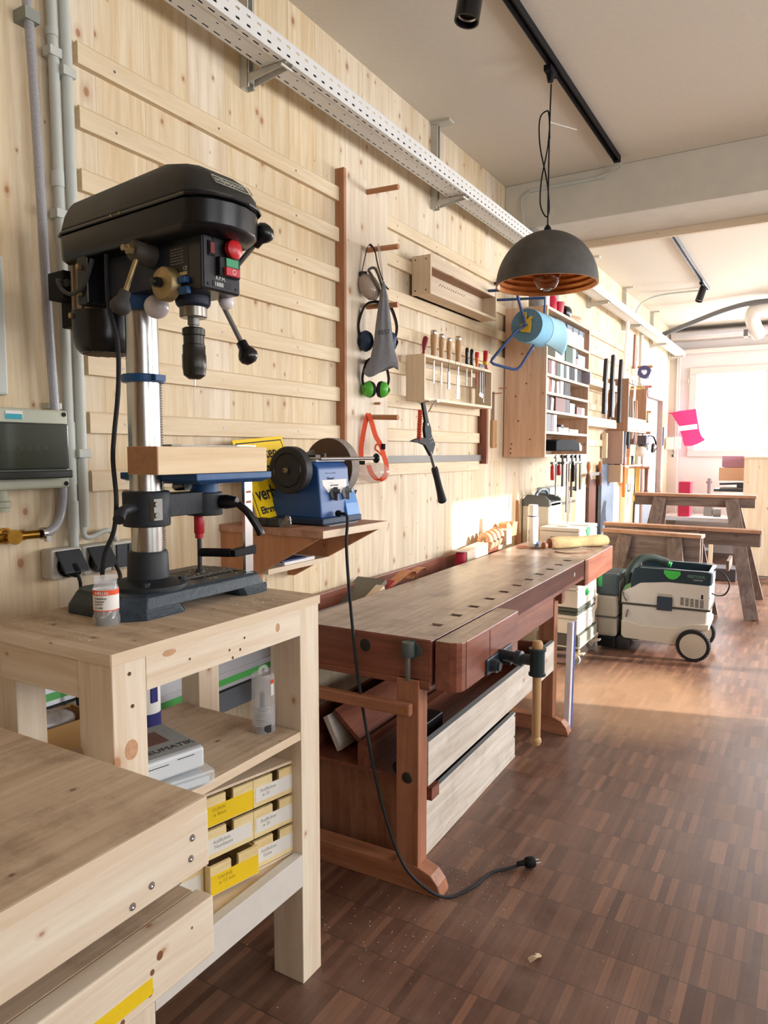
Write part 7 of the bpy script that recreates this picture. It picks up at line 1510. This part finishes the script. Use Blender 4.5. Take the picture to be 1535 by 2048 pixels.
# side profile in x-z
V_().prism([(.0, .13), (.02, .105), (.34, .095), (.40, .10), (.46, .13), (.53, .2), (.56, .21), (.56, .345), (.0, .345)], .0, .37, 'y').build('tank', FGREY, vc, bevel=.012)
V_().prism([(.0, .23), (.0, .12), (.02, .10), (.35, .088), (.385, .10), (.42, .16), (.47, .2), (.57, .215), (.57, .255), (.46, .25), (.40, .235), (.36, .21), (.12, .205), (.06, .225)], -.012, .382, 'y').build('tank_skirt', flat('skirt_pale', '#c9c0b0', .5), vc, bevel=.006)
V_().prism([(-.005, .35), (.57, .35), (.57, .52), (.30, .525), (.12, .505), (.03, .455), (-.005, .43)], -.004, .374, 'y').build('motor_housing', FGREY, vc, bevel=.008)
V_().box(-.01, .575, -.009, .379, .342, .354).build('seam_gasket', flat('gasket_dark', '#37382f', .6), vc, bevel=.002)
TPM = flat('top_teal_black', '#20323c', .4, var=.06)
V_().prism([(.06, .462), (.12, .506), (.30, .526), (.57, .52), (.575, .60), (.55, .61), (.12, .625), (.075, .60), (.055, .52)], -.008, .016, 'y').build('top_wall', TPM, vc, bevel=.003)
V_().prism([(.06, .462), (.12, .506), (.30, .526), (.57, .52), (.575, .60), (.55, .61), (.12, .625), (.075, .60), (.055, .52)], .354, .378, 'y').build('top_wall', TPM, vc, bevel=.003)
V_().box(.55, .576, .016, .354, .52, .60).box(.06, .12, .016, .354, .50, .57).box(.12, .55, .016, .354, .52, .535).build('top_tray', TPM, vc, bevel=.003)
V_().box(.12, .56, -.009, .0, .612, .6165).box(.12, .56, .37, .379, .615, .62).box(.553, .578, .0, .37, .602, .612).build('top_rim', flat('rim_pale', '#aab4bc', .35), vc, bevel=.002)
V_().prism([(.275, .607), (.38, .604), (.382, .58), (.36, .555), (.34, .545), (.315, .545), (.295, .558), (.275, .585)], -.014, -.008, 'y').build('green_latch', flat('vac_green', '#3fae4a', .4), vc, bevel=.003)
V_().box(.235, .335, -.013, -.004, .362, .42).box(.235, .335, -.016, -.012, .325, .40).build('side_clip', flat('clip_navy', '#2b3a48', .45), vc, bevel=.004)
V_().box(.237, .333, -.006, -.0035, .42, .44).build('clip_recess', flat('recess_grey', '#a8a294', .6), vc)
vs_ = V_()
for i in range(5):
    for j in range(6): vs_.box(.385 + i * .031, .408 + i * .031, -.0048, -.004, .372 + j * .0095 - i * .002, .3775 + j * .0095 - i * .002)
vs_.build('vent_slots', flat('slot_black', '#2a2a26', .7), vc)
V_().box(.515, .527, -.0052, -.004, .425, .455).build('switch', BLACK, vc)
text('brand_lettering', 'FESTOOL', .027, VM @ frame((.425, -.0088, .566), (1, 0, 0), (0, 0, 1)), flat('brand_green', '#6f9a86', .5), vc)
text('brand_lettering', 'CLEANTEX', .012, VM @ frame((.462, -.0088, .548), (1, 0, 0), (0, 0, 1)), flat('brand_white', '#c4cdd0', .5), vc)
def wheel(y, r, x, w, tread):
    t = V_().lathe([(r * .72, -w / 2), (r * .97, -w / 2), (r, -w / 2 + .005), (r, w / 2 - .005), (r * .97, w / 2), (r * .72, w / 2)], (x, y, r), (0, 1, 0), 48)
    if tread:
        for k_ in range(44):
            a = 2 * PI * k_ / 44; t.box(r - .004, r + .004, -w / 2 - .001, w / 2 + .001, -.0035, .0035, Matrix.Translation((x, y, r)) @ Matrix.Rotation(a, 4, 'Y'))
    wo = t.build('wheel_tyre', RUBBER, vc, smooth=not tread)
    V_().lathe([(0, -w / 2 - .003), (r * .55, -w / 2 - .004), (r * .66, -w / 2 - .001), (r * .8, -w / 2 - .002), (r * .8, w / 2), (0, w / 2)], (x, y, r), (0, 1, 0), 48, close=True).build('wheel_disc', flat('disc_pale', '#bcb2a2', .5), wo, smooth=True)
wheel(-.03, .106, .478, .036, True); wheel(.40, .106, .478, .036, True)
for y in (.03, .34): V_().lathe([(.0, -.016), (.04, -.016), (.052, -.01), (.054, 0), (.052, .01), (.04, .016), (0, .016)], (.0, y, .054), (0, 1, 0), 32, close=True).build('front_caster', flat('caster_black', '#2a2b2c', .5), vc, smooth=True)
V_().box(-.02, .12, .03, .34, .08, .12).build('chassis', BLACK, vc, bevel=.01)
V_().tube([(.03, .04, .44), (.03, .05, .52), (.05, .07, .60), (.10, .10, .655), (.17, .13, .665), (.24, .15, .645), (.28, .15, .63)], .029, 16).build('suction_hose', flat('hose_green_black', '#2c3834', .7), vc, smooth=True)
rb_ = V_()
for k_ in range(4): rb_.lathe([(.018, 0), (.021, .006), (.018, .012)], (.255 + k_ * .012, .15, .637 - k_ * .004), (1, 0, -.35), 16)
rb_.build('hose_cuff', GREENP, vc, smooth=True)
V_().prism([(.0, .435), (.1, .495), (.06, .50), (.02, .475)], -.006, .03, 'y').build('green_wedge', flat('wedge_green', '#5c8f58', .5), vc)
V_().tube([(.575, .2, .60), (.60, .05, .625), (.655, .0, .60), (.685, -.02, .54), (.66, -.01, .475), (.61, .05, .45), (.57, .12, .45)], .0055, 10).build('power_cord', RUBBER, vc, smooth=True)
V_().box(.575, .58, .08, .24, .53, .585).build('rear_label', WHITE, vc)
# ------------------------------------------------------------------ sawdust
def chips(name, mat, lab, n, gen, s0=.002, s1=.006, flatz=.0012):
    m = MB()
    for i in range(n):
        x, y, z = gen(); a = random.random() * PI; L = random.uniform(s0, s1); w = L * random.uniform(.25, .6)
        m.box(-L / 2, L / 2, -w / 2, w / 2, 0, flatz, Matrix.Translation((x, y, z)) @ Matrix.Rotation(a, 4, 'Z') @ Matrix.Rotation(random.uniform(-.3, .3), 4, 'X'))
    o = m.build(name, mat); recentre(o, (0, 0, 0)); tag(o, lab, 'sawdust', kind='stuff'); return o
SAW = flat('sawdust_pale', '#cbb596', .9)
def gfloor():
    r = random.random()
    if r < .35: return (random.gauss(.84, .12), random.gauss(2.13, .12), .0005)
    if r < .6: return (random.gauss(.72, .15), random.gauss(1.75, .25), .0005)
    return (random.uniform(.5, 1.7), random.uniform(1.4, 3.6), .0005)
chips('floor_sawdust', SAW, 'scattered sawdust and small chips on the parquet floor', 520, gfloor, .001, .0038)
chips('table_sawdust', SAW, 'sawdust on the drill press table top around the machine base', 160, lambda: (lambda p: (min(.67, max(.24, p[0])), min(1.51, max(.87, p[1])), TZ + .0004))(random.choice([(random.gauss(.34, .03), random.gauss(.99, .035)), (random.gauss(.57, .03), random.uniform(1.25, 1.5)), (random.uniform(.25, .66), random.uniform(.87, 1.5))])), .0015, .0045)
chips('base_sawdust', SAW, 'sawdust lying on the drill press base plate', 60, lambda: (random.uniform(.3, .5), random.uniform(1.3, 1.46), TZ + .0585), .0012, .004)
chips('bench_sawdust', SAW, 'sawdust specks on the foreground bench top', 40, lambda: (random.uniform(.5, .95), random.uniform(.1, .79), FZ + .0005), .0015, .005)
solo('shaving_scrap', MB().ribbon([(1.16, 1.83, .004), (1.175, 1.84, .014), (1.18, 1.86, .006), (1.17, 1.87, .003)], .014, .001, (1, 0, 0)), SAW, 'crumpled pale wood shaving lying alone on the floor in front', 'shaving', (1.17, 1.85, 0), smooth=True)
